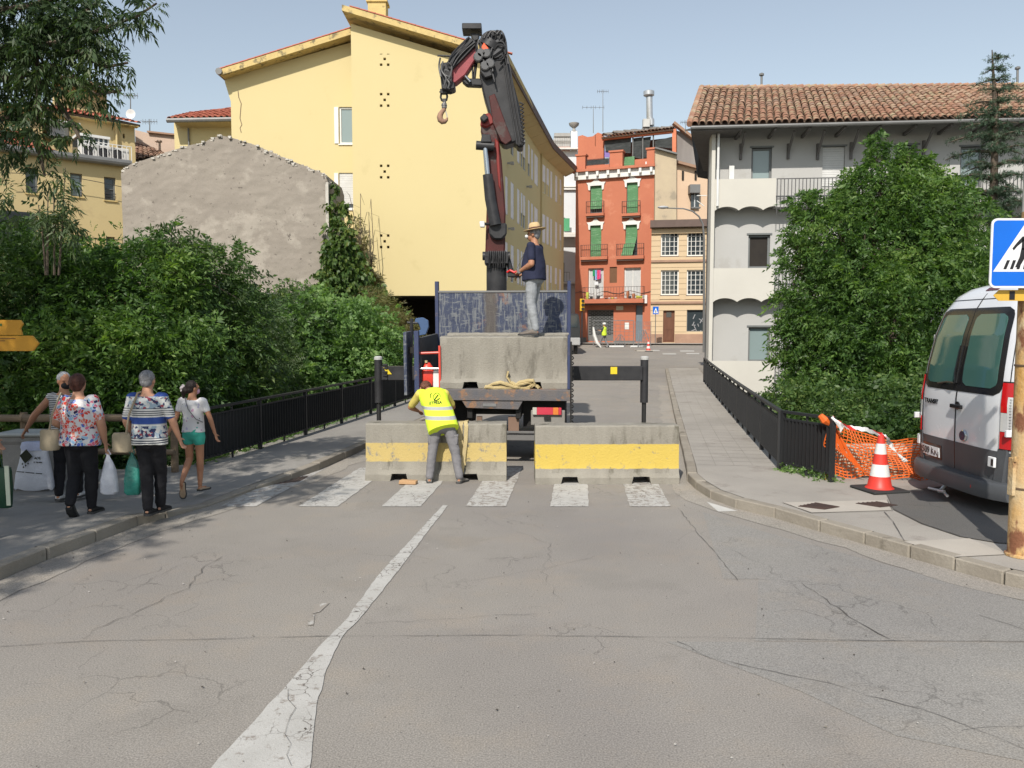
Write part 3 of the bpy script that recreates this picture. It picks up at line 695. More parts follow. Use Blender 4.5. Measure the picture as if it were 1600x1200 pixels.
# rough plaster relief: a fine displaced skin on the front
def inpoly(px_, pz_, poly):
    c = False; j = len(poly)-1
    for i in range(len(poly)):
        a, b = poly[i], poly[j]
        if (a.z > pz_) != (b.z > pz_) and px_ < (b.x-a.x)*(pz_-a.z)/(b.z-a.z)+a.x: c = not c
        j = i
    return c
m = MB(); st = .085; x0 = gpts[0].x; nx = int((gpts[-1].x-x0)/st); idx = {}
def gv(i, k):
    if (i, k) not in idx:
        x = x0+i*st; z = 1.5+k*st; q = Vector((x*.9, 0, z*1.4))
        h = .02*noise.noise(q*1.1)+.016*noise.noise(q*3.1)+.02*abs(noise.noise(Vector((x*1.5, 3, z*5))))+.012*noise.noise(q*8)
        idx[(i, k)] = len(m.v); m.v.append((x, 32.95-h, z))
    return idx[(i, k)]
for k in range(int(9/st)):
    for i in range(nx):
        if all(inpoly(x0+(i+a)*st, 1.5+(k+b)*st+.07, gpts) for a, b in ((.1, 0), (.9, 0), (.1, 1), (.9, 1))):
            m.f.append((gv(i, k), gv(i+1, k), gv(i+1, k+1), gv(i, k+1))); m.m.append(0)
o = m.build('plaster_relief', RUB, Bs, fix=False); smoothme(o.data, 180)
rk = random.Random(9); m = MB()
for a, b in zip(gpts[1:-1], gpts[2:-1]):
    n = max(1, int((b-a).length/.16))
    for k in range(n):
        for q in range(5):
            p = a.lerp(b, (k+rk.random())/n)+Vector((rk.uniform(-.06, .06), rk.uniform(-.1, .5), rk.uniform(-.16, .02))); r = rk.uniform(.025, .065)
            vs_ = [p+Vector((rk.uniform(-r, r)*1.4, rk.uniform(-r, r), rk.uniform(-r, r)*.7)) for _ in range(8)]
            m.hexa([p+Vector((sx*r*rk.uniform(.7, 1.5), sy*r*rk.uniform(.6, 1), sz*r*rk.uniform(.4, .8))) for sz in (-1, 1) for sx, sy in ((-1, -1), (1, -1), (1, 1), (-1, 1))])
stuff(m.build('broken_mortar', MORT, Bs))
m = MB(); a = P(512, 285, 32.97); m.box(a.x-.09, a.x+.03, 32.93, 33.05, 1.5, a.z); m.build('corner_edge', MORT, Bs)
m = MB(); p = P(446, 461, 32.9); q = P(398, 461, 32.9); m.box(q.x, p.x, 32.8, 32.92, -2, q.z); m.build('lean_to_opening', DKBR, Bs)  # solid dark box paints the shaded opening
m = MB(); m.box(q.x-.2, p.x+.2, 32.4, 33, q.z, q.z+.07); m.build('lean_to_roof', GUT, Bs)
p = P(404, 470, 31); m = MB(); m.box(p.x-.09, p.x+.09, 30.93, 31.07, -4, p.z+.2); po = thing('red_post', 'rusty red steel post standing in the bushes before the old gable', 'post', (p.x, 31, -4)); m.build('post_shaft', plain('red_paint_dull', (.42, .07, .045), .6), po)
MB().box(p.x-.13, p.x+.13, 30.9, 31.1, p.z-1.5, p.z-1.2).build('post_bracket', plain('red_paint_dull', (.42, .07, .045)), po)
# ================================================================ old town building on the left
Bl = thing('town_house', 'ochre yellow house at far left with grey gutters and small dark windows', 'house', (-20, 37, -4))
LW = Wall((-28, 29.83), (-18.35, 38.14))
zt_ = LW.on(205, 258)[1]
wl_ = [rect(LW, 40, 262, 59, 302), rect(LW, 110, 271, 129, 307), rect(LW, 163, 277, 181, 313), rect(LW, 112, 367, 131, 402), rect(LW, 166, 370, 180, 400), rect(LW, 8, 395, 24, 430)]
m = MB(); wallmesh(m, LW, 0, LW.L, -4, zt_, wl_, reveal=.25); m.build('wall', YEL2, Bl, fix=False)
for k, r in enumerate(wl_): window(LW, Bl, r, GRYF, GL if k % 2 == 0 else GLB, recess=.2, fw=.07, mull=1 if k > 2 else 0, bars=1 if k == 2 else 0, sill=YELV)
for r in wl_[:3]:
    m = MB(); m.wbox(LW, r[0], r[1], r[2]+.3, r[2]+.33, -.03, 0); m.wbox(LW, r[0], r[1], r[2]+.18, r[2]+.2, -.03, 0); m.build('window_bar', DARKM, Bl)
g0_ = LW.at(0, zt_, .25); g1_ = LW.at(LW.L+.15, zt_, .25)
MB().tube([g0_, g1_], .17, 10).build('gutter', GUT, Bl)
MB().prism([LW.at(0, zt_+.02, .1), LW.at(LW.L+.1, zt_+.02, .1), LW.at(LW.L+.1, zt_+.05, -3), LW.at(0, zt_+.05, -3)], (0, 0, .08)).build('roof_deck', TILE_O, Bl)
a = LW.on(88, 250)[0]; tile_roof(Bl, LW.at(0, zt_+.1, .1), LW.at(a, zt_+.1, .1), LW.at(a-1, zt_+1.3, -2.5), LW.at(0, zt_+1.3, -2.5), TILE_R, cw=.3, rl=.4, seed=5)
LW2 = Wall(tuple(LW.at(0, 0, -2.6).xy), tuple(LW.at(LW.L, 0, -2.6).xy)); s2 = LW2.on(211, 220)[0]; z2 = LW2.on(211, 196)[1]
lg = rect(LW2, 66, 192, 108, 226)
m = MB(); wallmesh(m, LW2, 0, s2, zt_, z2, [lg, rect(LW2, 192, 209, 195, 216)], reveal=1.0, back=1.05); m.build('upper_wall', YEL2, Bl, fix=False)
MB().wbox(LW2, lg[0]-.1, lg[1]+.1, lg[2], lg[3]+.1, -1.15, -1.0).build('loggia_wall', YEL2, Bl)
MB().wbox(LW2, lg[0]-.1, lg[1]+.4, lg[3]-.02, lg[3]+.05, -.2, .5).build('loggia_awning', plain('awning_pale', (.5, .5, .48)), Bl)
MB().lathe([(.5, 0), (.5, .75), (.42, .82)], LW2.at(lg[0]+.75, lg[2]+.4, -.35), 14).build('water_tank', plain('tank_grey', (.33, .34, .34)), Bl)
e0 = LW2.at(LW2.on(60, 160)[0], z2, .45); e1 = LW2.at(s2+.15, z2, .45); tile_roof(Bl, e0, e1, LW2.at(s2-.8, z2+.75, -2.2), LW2.at(LW2.on(60, 160)[0], z2+.75, -2.2), TILE_R, cw=.28, rl=.38, seed=6)
MB().wbox(LW2, 0, s2+.1, z2-.14, z2-.02, 0, .42).build('eave_board', YELV, Bl)
MB().tube([LW2.at(LW2.on(178, 200)[0], z2-.05, .3), LW2.at(LW2.on(181, 200)[0], z2-.4, .1), LW2.at(LW2.on(181, 200)[0], zt_+.3, .1)], .06, 6).build('drainpipe', YEL2, Bl)
LW3 = Wall(tuple(LW.at(0, 0, -5.2).xy), tuple(LW.at(LW.L, 0, -5.2).xy)); r = rect(LW3, 84, 136, 167, 180)
m = MB(); wallmesh(m, LW3, r[0], r[1], z2-1, r[3], []); m.build('tower_wall', YEL2, Bl, fix=False)
MB().hexa([LW3.at(r[1]-.1, z2-1, -3), LW3.at(r[1], z2-1, -3), LW3.at(r[1], z2-1, -.31), LW3.at(r[1]-.1, z2-1, -.31), LW3.at(r[1]-.1, r[3], -3), LW3.at(r[1], r[3], -3), LW3.at(r[1], r[3], -.31), LW3.at(r[1]-.1, r[3], -.31)]).build('tower_side', YEL2, Bl)
tile_roof(Bl, LW3.at(r[0]-.3, r[3]+.02, .5), LW3.at(r[1]+.4, r[3]+.02, .5), LW3.at(r[1]-.6, r[3]+.8, -1.8), LW3.at(r[0], r[3]+.8, -1.8), TILE_O, cw=.3, rl=.4, seed=8)
MB().tube([LW3.at(r[0]-.3, r[3]-.05, .5), LW3.at(r[1]+.4, r[3]-.05, .5)], .09, 6).build('gutter', GUT, Bl)
# glazed balcony box, railing and air conditioners on the terrace
r = rect(LW2, 124, 211, 170, 250, 1.6); m = MB(); n_ = 6
for k in range(n_+1):
    s = r[0]+(r[1]-r[0])*k/n_; m.wbox(LW2, s-.03, s+.03, zt_+.1, r[3]-.12, 1.5, 1.58)
m.wbox(LW2, r[0]-.06, r[1]+.06, r[3]-.12, r[3], .1, 1.66); m.wbox(LW2, r[0], r[1], zt_+.9, zt_+.97, 1.5, 1.58)
m.build('sunroom_frame', WHT, Bl); MB().wbox(LW2, r[0], r[1], zt_+.1, r[3]-.13, .2, 1.49).build('sunroom_glass', GL, Bl)
r = rect(LW2, 122, 230, 206, 250, 2.2); rail(Bl, LW2, r[0], r[1], zt_+.15, zt_+.95, 2.2, WHT, gap=.2, t=.03, name='terrace_railing')
acm = plain('ac_white', (.62, .62, .60), .5)
for px_ in (141, 165, 186):
    s, _ = LW2.on(px_, 240, 1.9); m = MB(); m.wbox(LW2, s-.42, s+.42, zt_+.2, zt_+.85, 1.72, 2.05); o = m.build('air_conditioner', acm, Bl, bevel=.02)
    m = MB(); m.tube([LW2.at(s-.1, zt_+.52, 2.052), LW2.at(s-.1, zt_+.52, 2.07)], .24, 14); m.build('fan_grille', DARKM, o)
# black iron railing in front of the lower windows, dark panel, cable
r = rect(LW, 88, 371, 192, 408, .9); rail(Bl, LW, r[0], min(r[1], LW.L), r[2], r[3], .9, DARKM, gap=.22, t=.02, name='balcony_railing')
MB().wbox(LW, r[0], min(r[1], LW.L), r[2]-.15, r[2], 0, 1.0).build('balcony_slab', YELV, Bl)
r = rect(LW, -10, 330, 57, 392, .6); MB().wbox(LW, r[0], r[1], r[2], r[3], .5, .7).build('dark_panel', plain('panel_black', (.02, .024, .026), .35), Bl, bevel=.08)
m = MB(); pts = []
for k in range(21):
    f = k/20; x = 0+190*f; y = 270+22*f+10*math.sin(PI*f)*-.6; s, z = LW.on(x, y, .4); pts.append(LW.at(s, z, .4))
m.tube(pts, .014, 4); m.build('cable', DARKM, Bl)
# dish and antennas
def antenna(px, y0, y1, Y, label, yagi=True, dish=False, w=.5):
    p0 = P(px, y1, Y); p1 = P(px, y0, Y); t = thing('antenna', label, 'antenna', tuple(p0)); m = MB(); m.tube([p0, p1], [.035, .02], 5)
    m.build('mast', GUT, t)
    if yagi:
        m = MB(); m.tube([p1+Vector((-w, 0, -.15)), p1+Vector((w, 0, -.15))], .014, 4)
        for k in range(6): x = -w+2*w*k/5; m.tube([p1+Vector((x, -.3+.04*k, -.15)), p1+Vector((x, .3-.04*k, -.15))], .01, 4); m.tube([p1+Vector((x, 0, -.3)), p1+Vector((x, 0, 0))], .01, 4)
        m.build('aerial', GUT, t)
    if dish:
        c = p0.lerp(p1, .25); m = MB(); m.lathe([(.0, .06), (.12, .045), (.24, .0), (.25, .0), (.13, .06), (.0, .075)], c+Vector((.05, -.1, 0)), 16, axis='y'); m.build('dish', WHT, t, smooth=True)
antenna(204, 145, 190, 42, 'thin antenna mast with round white dish on the roof of the ochre house', dish=True, w=.35)
antenna(234, 186, 205, 46, 'small spiky antenna above the pinkish wall', w=.4)
# pinkish wall and small roof between
Bp = thing('back_house', 'pinkish plastered wall with an old tiled roof in front, between ochre house and yellow wing', 'house', (-19, 45, -4))
PK = mat('pink_plaster', (.52, .40, .32), (.46, .35, .28), scale=.6, c3=(.33, .27, .22), s3=1.5, thr3=.62, bump=.2)
a = P(211, 203, 45); b = P(232, 208, 45); c_ = P(278, 213, 45)
m = MB(); m.prism([(a.x, 45, -4), (c_.x, 45, -4), tuple(c_), tuple(b), tuple(a)], (0, 1.5, 0)); m.build('wall', PK, Bp)
MB().beam(b+Vector((0, -.05, .05)), c_+Vector((0, -.05, .05)), .3, .09).build('coping', TILE_O, Bp)
tile_roof(Bp, P(206, 251, 42.5), P(262, 243, 42.5), P(245, 236, 44.9), P(212, 222, 44.9), TILE_O, cw=.3, rl=.4, seed=12)
m = MB(); q = P(248, 232, 44); m.tube([q+Vector((0, 0, -.5)), q+Vector((0, 0, .35))], .12, 8); m.tube([q+Vector((0, 0, .35)), q+Vector((0, 0, .42))], .2, 8); m.build('chimney_pot', PK, Bp)
# ================================================================ white building on the river, right
Bq = thing('river_house', 'white house above the river with clay tiled roof, scalloped white balconies and dark railings', 'house', (12, 34, -4))
WW = mat('white_render', (.43, .425, .41), (.405, .40, .385), scale=.6, c3=(.38, .37, .35), s3=.9, thr3=.6, bump=.1, grain=.02)
CRM = mat('cream_parapet', (.54, .52, .465), (.51, .49, .44), scale=.7, c3=(.45, .42, .37), s3=1.2, thr3=.66, bump=.1, grain=.02)
GW = mat('grey_timber', (.16, .15, .145), (.12, .115, .11), scale=4, stretch=(1, 1, .2)); LGREY = plain('railing_grey', (.10, .10, .10), .6)
WB = Wall((8.02, 32.5), (26, 30.70)); ZE = 10.15
def rb(*a, d=0): return rect(WB, *a, d=d)
wb = [rb(1174, 231, 1206, 281), rb(1285, 229, 1320, 292), rb(1398, 227, 1433, 292), rb(1500, 229, 1535, 292), rb(1169, 367, 1203, 419), rb(1169, 511, 1203, 565), rb(1290, 375, 1325, 430), rb(1400, 375, 1435, 430), rb(1290, 520, 1325, 580)]
m = MB(); wallmesh(m, WB, 0, WB.L, -4, ZE+.3, wb, reveal=.2); m.build('wall', WW, Bq, fix=False)
sd = Vector((.235, 1, 0)).normalized()
A0 = Vector((8.02, 32.5, 0)); m = MB(); m.prism([(A0.x-.02, A0.y+.02, -4), (A0.x+.35, A0.y+.35, -4), (A0.x+.35+sd.x*9, A0.y+9, -4), (A0.x+sd.x*9, A0.y+sd.y*9, -4)], (0, 0, 4+ZE)); m.build('side_wall', GW, Bq)
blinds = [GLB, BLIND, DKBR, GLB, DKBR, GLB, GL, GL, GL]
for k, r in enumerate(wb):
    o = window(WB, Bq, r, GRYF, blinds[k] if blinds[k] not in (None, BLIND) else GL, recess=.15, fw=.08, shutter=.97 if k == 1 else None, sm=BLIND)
    MB().wbox(WB, r[0]-.07, r[1]+.07, r[3], r[3]+.07, -.1, .03).build('lintel', GRYF, Bq)
# end fin and parapets with a scalloped lower edge
MB().hexa([WB.at(-.02, -4, .66), WB.at(.12, -4, .66), WB.at(.12, -4, .0), WB.at(-.02, -4, .0), WB.at(-.02, ZE, .66), WB.at(.12, ZE, .66), WB.at(.12, ZE, .0), WB.at(-.02, ZE, .0)]).build('end_fin', CRM, Bq)
def parapet(pt, cusp, top_s, pxe):
    z1 = WB.on(1150, pt, .65)[1]; zc = WB.on(1150, cusp, .65)[1]; s1 = WB.on(pxe, pt, .65)[0]; w = (s1-.13)/2.5
    low = []
    n = 50
    for k in range(n+1):
        s = .125+(s1-.125)*k/n; f = ((s-.125)/w) % 1.0; low.append((s, zc+.16*(1-(2*f-1)**2)**.8 if 0 < f < 1 else zc))
    m = MB()
    front = [WB.at(s, z, .65) for s, z in low]+[WB.at(s1, z1, .65), WB.at(.125, z1, .65)]
    m.prism(front, WB.n*-.1); o = m.build('parapet', CRM, Bq)
    # the soffit vaults behind the scallops
    for a, b in zip(low[:-1], low[1:]): pass
    m = MB()
    for a, b in zip(low[:-1], low[1:]): m.sheet([WB.at(a[0], a[1]+.03, .56), WB.at(b[0], b[1]+.03, .56), WB.at(b[0], b[1]+.03, .005), WB.at(a[0], a[1]+.03, .005)])
    m.build('vault', WW, Bq, fix=False); return z1, zc, s1
floors = []
for pt, cusp in ((279.5, 329), (419, 472), (564, 619)):
    z1, zc, s1 = parapet(pt, cusp, None, 1213 if pt < 300 else 1210)
    floors.append((z1, zc, s1))
    MB().wbox(WB, s1+.001, 17.5, zc+.12, zc+.3, 0.005, .62).build('balcony_slab', WW, Bq)
    m = MB(); m.wbox(WB, s1+.02, 17.5, z1-.04, z1-.005, .60, .64); m.wbox(WB, s1+.02, 17.5, zc+.42, zc+.45, .60, .64); m.build('hand_rail', LGREY, Bq)
bme = None; cnt = 0
for (z1, zc, s1) in floors:
    n = int((17.5-s1)/.14)
    h = z1-zc+.12
    if bme is None:
        mm = bpy.data.meshes.new('baluster'); tmp = MB().box(-.013, .013, -.013, .013, -h, 0); mm.from_pydata(tmp.v, [], tmp.f); mm.materials.append(LGREY); bme = mm
    for k in range(n):
        if cnt >= 290: break
        p = WB.at(s1+.04+k*.14, z1-.03, .655); inst(bme, 'baluster', Bq, p); cnt += 1
# roof
er = Vector((0, 0, 0)); E0 = P(1079, 206, 31.35); E0.z = ZE+.12; E1 = WB.at(WB.L, ZE+.12, 1.25); E0b = WB.at(WB.on(1079, 206, 1.25)[0], ZE+.12, 1.25)
R0 = P(1098, 138, 36.3); R1 = WB.at(WB.L, R0.z-.45, 1.25)-WB.n*4.9
tile_roof(Bq, E0b, E1, R1, R0, TILE_A, cw=.29, rl=.36, single=290, seed=2)
m = MB()
for k in range(62):
    p = R0.lerp(R1, k/62); q = R0.lerp(R1, (k+1.12)/62); m.tube([p+Vector((0, 0, -.02)), q+Vector((0, 0, .02))], [.12, .14], 7)
m.build('ridge_tile', TILE_A, Bq, fix=False)['kind'] = 'stuff'
m = MB(); m.prism([E0b+Vector((0, 0, -.10)), R0+Vector((0, 0, -.16)), R0+Vector((3, 6, -3)), E0b+Vector((2.5, 9.5, -.1))], (0, 0, -.12)); m.build('verge_board', GW, Bq)
m = MB()
for k in range(17):
    p = E0b.lerp(R0, k/17); q = E0b.lerp(R0, (k+1.15)/17); m.tube([p+Vector((-.05, 0, .02)), q+Vector((-.05, 0, .02))], [.12, .14], 7)
stuff(m.build('verge_tiles', TILE_A, Bq, fix=False))
m = MB(); m.prism([E0b+Vector((0, 0, -.14)), E1+Vector((0, 0, -.14)), E1-WB.n*2+Vector((0, 0, .3)), E0b-WB.n*2+Vector((0, 0, .3))], (0, 0, -.05)); m.build('soffit', mat('soffit_grey', (.30, .295, .28), bump=.1), Bq)
m = MB(); m.prism([E0b+Vector((0, 0, -.15)), E0b+WB.t*2+Vector((0, 0, -.15)), E0b+WB.t*2.6-WB.n*8+Vector((0, 0, -.15)), E0b+WB.t*1.6-WB.n*8+Vector((0, 0, -.15))], (0, 0, -.1)); m.build('side_soffit', GW, Bq)
sB = (E0b-WB.at(0, 0, 1.25)).dot(WB.t)
MB().tube([WB.at(sB, ZE-.02, 1.33), WB.at(WB.L, ZE-.02, 1.33)], .07, 8).build('gutter', GUT, Bq)
for s in [1.0+1.3*k for k in range(13)]:
    MB().beam(WB.at(s, ZE-.16, 0), WB.at(s, ZE-.10, 1.2), .1, .12).build('rafter', GW, Bq)
for px_, y0, y1 in [(1157, 225, 250), (1231, 225, 249), (1277, 225, 250), (1329, 223, 249), (1442, 220, 246), (1558, 215, 240)]:
    s = WB.on(px_, 240)[0]; za = WB.on(px_, y0)[1]; zb = WB.on(px_, y1)[1]
    m = MB(); m.beam(WB.at(s, zb, .06), WB.at(s, za, .06), .09, .1); m.beam(WB.at(s, zb+.25, .08), WB.at(s, ZE-.15, .95), .08, .08); m.build('eave_strut', GW, Bq)
MB().tube([WB.at(.22, ZE-.1, .72), WB.at(.22, 7.2, .72)], .05, 7).build('drainpipe', WHT, Bq)
MB().wbox(WB, .75, .95, floors[0][0]-.1, floors[0][0]+.62, .02, .14).build('boiler_flue', WHT, Bq)
for px_, Y, y0, y1 in [(1190, 37, 118, 140), (1590, 36, 108, 132)]:
    p = P(px_, y1, Y); q = P(px_, y0, Y); t = thing('flue_pipe', 'thin pale metal flue on the tiled roof, '+('near its left end' if px_ < 1300 else 'near the conifer tip'), 'flue', tuple(p)); m = MB(); m.tube([p-Vector((0, 0, .3)), q], .05, 8); m.build('pipe', GUT, t); m = MB(); m.lathe([(.11, 0), (.11, .08), (.03, .12)], q, 10); m.build('cowl', GUT, t)
# wire bracket on the side wall
m = MB(); p = P(1100, 306, 32.45); m.tube([p+Vector((-.3, -.05, 0)), p+Vector((.1, -.05, .0))], .02, 5); m.tube([p+Vector((-.3, -.05, -.2)), p+Vector((0, -.05, -.42))], .02, 5); m.build('wire_bracket', WHT, Bq)
# ================================================================ red house
Br = thing('red_house', 'narrow brick-red house with green blinds, white ornamental lintels and iron balconies', 'house', (8.4, 66, 1.1))
REDR = mat('red_render', (.47, .165, .095), (.43, .145, .085), scale=.5, c3=(.51, .20, .12), s3=.8, thr3=.58, bump=.1, grain=.02)
WR = Wall((P(899, 400, 66.4).x, 66.4), (P(1021.5, 400, 64).x, 64)); rr = lambda *a, d=0: rect(WR, *a, d=d)
ztop = rr(900, 264, 1020, 278)[3]-.1; zb = 1.1
ops = {'wt1': rr(922, 290, 941, 333), 'wt2': rr(979, 285, 997, 333), 'wm1': rr(922, 352, 939.5, 401), 'wm2': rr(977, 351, 996, 400), 'wl1': rr(919, 419, 943, 466), 'wl2': rr(975, 418, 1001, 466), 'gs': rr(917, 484, 958.5, 533), 'dr': rr(993, 477, 1004, 534), 'ni': rr(952.5, 417, 964, 442)}
m = MB(); wallmesh(m, WR, 0, WR.L, zb-1, ztop, list(ops.values()), reveal=.35); m.build('wall', REDR, Br, fix=False)
solid([tuple(WR.at(.0, 0, -.7).xy), tuple(WR.at(WR.L, 0, -.7).xy), tuple(WR.at(WR.L, 0, -9).xy), tuple(WR.at(0, 0, -9).xy)], -4, ztop-.1, 'core', REDR, Br)
GRN = mat('green_blind', (.11, .25, .12), (.08, .2, .09), scale=6, stretch=(1, 1, 6), rough=.8, bump=.1, c3=(.2, .34, .2), s3=2, thr3=.55); WT = plain('white_stucco', (.74, .73, .69), .8); IRON = plain('balcony_iron', (.06, .045, .045), .6)
for k in ('wt1', 'wt2', 'wm1', 'wm2', 'wl1', 'wl2'):
    o = window(WR, Br, ops[k], WT if k[1] == 'l' else GRYF, CURT if k[1] == 'l' else GL, recess=.25, fw=.07, mull=1)
    r = ops[k]
    if k[1] != 'l':
        m = MB(); n = 14; out = 0.0; zl_ = r[2]+(.35 if k == 'wt1' else .02); 
        pr = []
        for i in range(n+1):
            f = i/n; z = r[3]-(r[3]-zl_)*f; d = .0-.12+ (.75*max(0, f-.45) if k == 'wm2' else .35*max(0, f-.6) if k == 'wt1' else .02*math.sin(f*9)); sh = (-.45*max(0, f-.3) if k == 'wm2' else 0)
            pr.append((z, d, sh))
        for (z, d, sh), (z2, d2, sh2) in zip(pr[:-1], pr[1:]): m.hexa([WR.at(r[0]+.04+sh2, z2, d2), WR.at(r[1]-.04+sh2, z2, d2), WR.at(r[1]-.04+sh2, z2, d2-.03), WR.at(r[0]+.04+sh2, z2, d2-.03), WR.at(r[0]+.04+sh, z, d), WR.at(r[1]-.04+sh, z, d), WR.at(r[1]-.04+sh, z, d-.03), WR.at(r[0]+.04+sh, z, d-.03)])
        m.build('roller_blind', GRN, Br)
        w = r[1]-r[0]; c_ = (r[0]+r[1])/2; m = MB(); z = r[3]
        pts = [(-.80, -.55), (-.62, -.6), (-.60, -.02), (.60, -.02), (.62, -.6), (.80, -.55), (.86, .12), (1.0, .40), (.55, .42), (.30, .55), (.15, .82), (-.15, .82), (-.30, .55), (-.55, .42), (-1.0, .40), (-.86, .12)]
        m.prism([WR.at(c_+x*w*.78, z+y*.62, .003) for x, y in pts], WR.n*.10); m.build('lintel_ornament', WT, Br)
for r, (x0, y0, x1, y1) in zip(['a', 'b', 'c', 'd', 'e'], [(914.5, 333, 943, 337), (970.5, 333, 1000, 337), (906, 401, 948.5, 405.5), (962, 399.5, 1005.5, 404.5), (909, 467, 1005, 473.5)]):
    DB = .8 if r == 'e' else .42
    q = rr(x0, y0, x1, y1, d=DB); z1 = q[3]
    MB().wbox(WR, q[0], q[1], q[2], q[3], .003, DB).build('balcony_slab', REDR, Br)
    MB().wbox(WR, q[0]+.05, q[1]-.05, q[2]-.12, q[2]-.001, .003, DB*.8).build('balcony_edge', BROWN, Br)
    rail(Br, WR, q[0]+.03, q[1]-.03, z1+.05, z1+.98, DB-.05, IRON, gap=.24 if r == 'e' else .17, t=.018, name='balcony_railing', sides=DB-.1)
# cornice, parapet piers
q = rr(899, 266, 1022, 281)
MB().wbox(WR, -.05, WR.L+.05, ztop-.62, ztop-.02, .003, .28).build('cornice', WT, Br); MB().wbox(WR, -.25, WR.L+.1, ztop-.02, ztop+.18, -.2, .55).build('cornice_cap', REDR, Br)
for k in range(8):
    s = .1+(WR.L-.4)*k/7; MB().wbox(WR, s, s+.2, ztop-.42, ztop-.03, .283, .5).build('bracket', WT, Br)
zt2 = ztop+.18
for x0, x1, y in [(901, 915, 244), (953, 973, 238), (1011, 1023, 234)]:
    a = rr(x0, y, x1, y+25); MB().wbox(WR, a[0], a[1], zt2+.001, a[3], -.5, .1).build('parapet_pier', REDR, Br); MB().wbox(WR, a[0]-.08, a[1]+.08, a[3]+.001, a[3]+.14, -.58, .18).build('pier_cap', REDR, Br)
a = rr(916, 248, 952, 262); rail(Br, WR, a[0], a[1], zt2+.35, a[3], 0, DARKM, gap=.12, t=.02, name='terrace_railing'); MB().wbox(WR, a[0], a[1], zt2, zt2+.34, -.2, 0).build('parapet', REDR, Br)
NET = mat('black_netting', (.03, .035, .035), (.06, .065, .065), scale=2, stretch=(1, 1, 3), bump=.8, bscale=5)
a = rr(916, 248, 951, 263); m = MB(); m.wbox(WR, a[0]+.05, a[1], zt2+.4, a[3]-.05, -.08, -.04); m.build('terrace_screen', NET, Br)
a = rr(973, 243, 989, 262); MB().wbox(WR, a[0], a[1], zt2, a[3], -.6, -.5).build('green_screen', GRN, Br)
a = rr(989, 246, 1011, 262); MB().wbox(WR, a[0], a[1], zt2, a[3], -.9, -.6).build('terrace_wall', REDR, Br)
a = rr(1007, 251, 1011.5, 260); MB().wbox(WR, a[0], a[1], a[2], a[3], -.55, -.35).build('meter_box', WHT, Br)
# penthouse set back
Wp = Wall(tuple(WR.at(0, 0, -3).xy), tuple(WR.at(WR.L+1.9, 0, -3).xy)); rp = lambda *q: rect(Wp, *q)
m = MB(); w = [Wp.at(*Wp.on(x, y)) for x, y in [(903, 270), (943, 270), (943, 215), (940, 209), (934, 207), (926, 213), (918, 214), (910, 211), (903, 213)]]; m.prism(w, Wp.n*-.4); m.build('penthouse_wall', REDR, Br)
a = rp(943, 214, 1058, 262)
m = MB(); w = [Wp.at(*Wp.on(x, y), .5) for x, y in [(943, 216), (1054, 203.5), (1054, 209.5), (943, 221)]]; m.prism(w, Wp.n*-.25); m.build('roof_beam', plain('orange_beam', (.62, .20, .10), .7), Br)
w = [Wp.at(*Wp.on(x, y), .5) for x, y in [(1052, 204), (1058, 203), (1058, 240), (1052, 240)]]; MB().prism(w, Wp.n*-.3).build('roof_post', plain('orange_beam', (.62, .20, .10), .7), Br)
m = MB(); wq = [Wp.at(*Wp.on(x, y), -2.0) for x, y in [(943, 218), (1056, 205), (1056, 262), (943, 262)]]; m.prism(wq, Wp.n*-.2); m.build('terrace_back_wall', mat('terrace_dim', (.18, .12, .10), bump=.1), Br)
m = MB()
for (xa, ya, xb, yb, xc, yc, xd, yd) in [(945, 219, 987, 216, 986, 240, 947, 237), (989, 217, 1004, 215, 1003, 249, 990, 246), (1005, 216, 1018, 214, 1013, 247, 1006, 247), (1024, 221, 1053, 214, 1053, 233, 1024, 230)]:
    w = [Wp.at(*Wp.on(x, y), .2) for x, y in [(xa, ya), (xb, yb), (xc, yc), (xd, yd)]]; MB().prism(w, Wp.n*-.03).build('shade_net', NET, Br)
m = MB()
for x in (990, 1005.5, 1022):
    w0_ = Wp.at(*Wp.on(x, 250), .3); w1_ = Wp.at(*Wp.on(x, 213), .3); MB().tube([w0_, w1_], .06, 6).build('steel_post', GUT, Br)
MB().prism([Wp.at(*Wp.on(x, y), .1) for x, y in [(945, 236), (953, 236), (953, 246), (945, 246)]], Wp.n*-.05).build('purple_cloth', plain('purple', (.22, .15, .42)), Br)
# battered roof
e0 = Wp.at(*Wp.on(943, 217), .7); e1 = Wp.at(*Wp.on(1054, 204), .7); r0 = Wp.at(*Wp.on(950, 199), -2.5); r1 = Wp.at(*Wp.on(1048, 192), -2.5)
tile_roof(Br, e0, e1, r1, r0, TILE_O, cw=.3, rl=.5, seed=21, low=True)
rk = random.Random(31); m = MB()
for k in range(60):
    f = rk.random(); p = e0.lerp(e1, f).lerp(r0.lerp(r1, f), rk.uniform(.2, 1.05))+Vector((0, 0, rk.uniform(.08, .25))); r = rk.uniform(.1, .35)
    m.hexa([p+Vector((sx*r*rk.uniform(.7, 1.5), sy*r, sz*r*rk.uniform(.1, .35))) for sz in (-1, 1) for sx, sy in ((-1, -1), (1, -1), (1, 1), (-1, 1))])
stuff(m.build('roof_rubble', mat('rubble_grey', (.28, .26, .24), (.15, .14, .13), scale=2), Br))
STEEL = plain('steel_bright', (.52, .53, .54), .35, metal=.6)
ch = thing('roof_flue', 'shiny steel chimney flue with cap above the red house roof', 'chimney', tuple(P(1014, 197, 68)))
m = MB(); m.tube([P(1017.5, 196, 68), P(1017.5, 188, 68), P(1015, 184, 68), P(1014.5, 152, 68)], .27, 12); m.build('pipe', STEEL, ch, smooth=True)
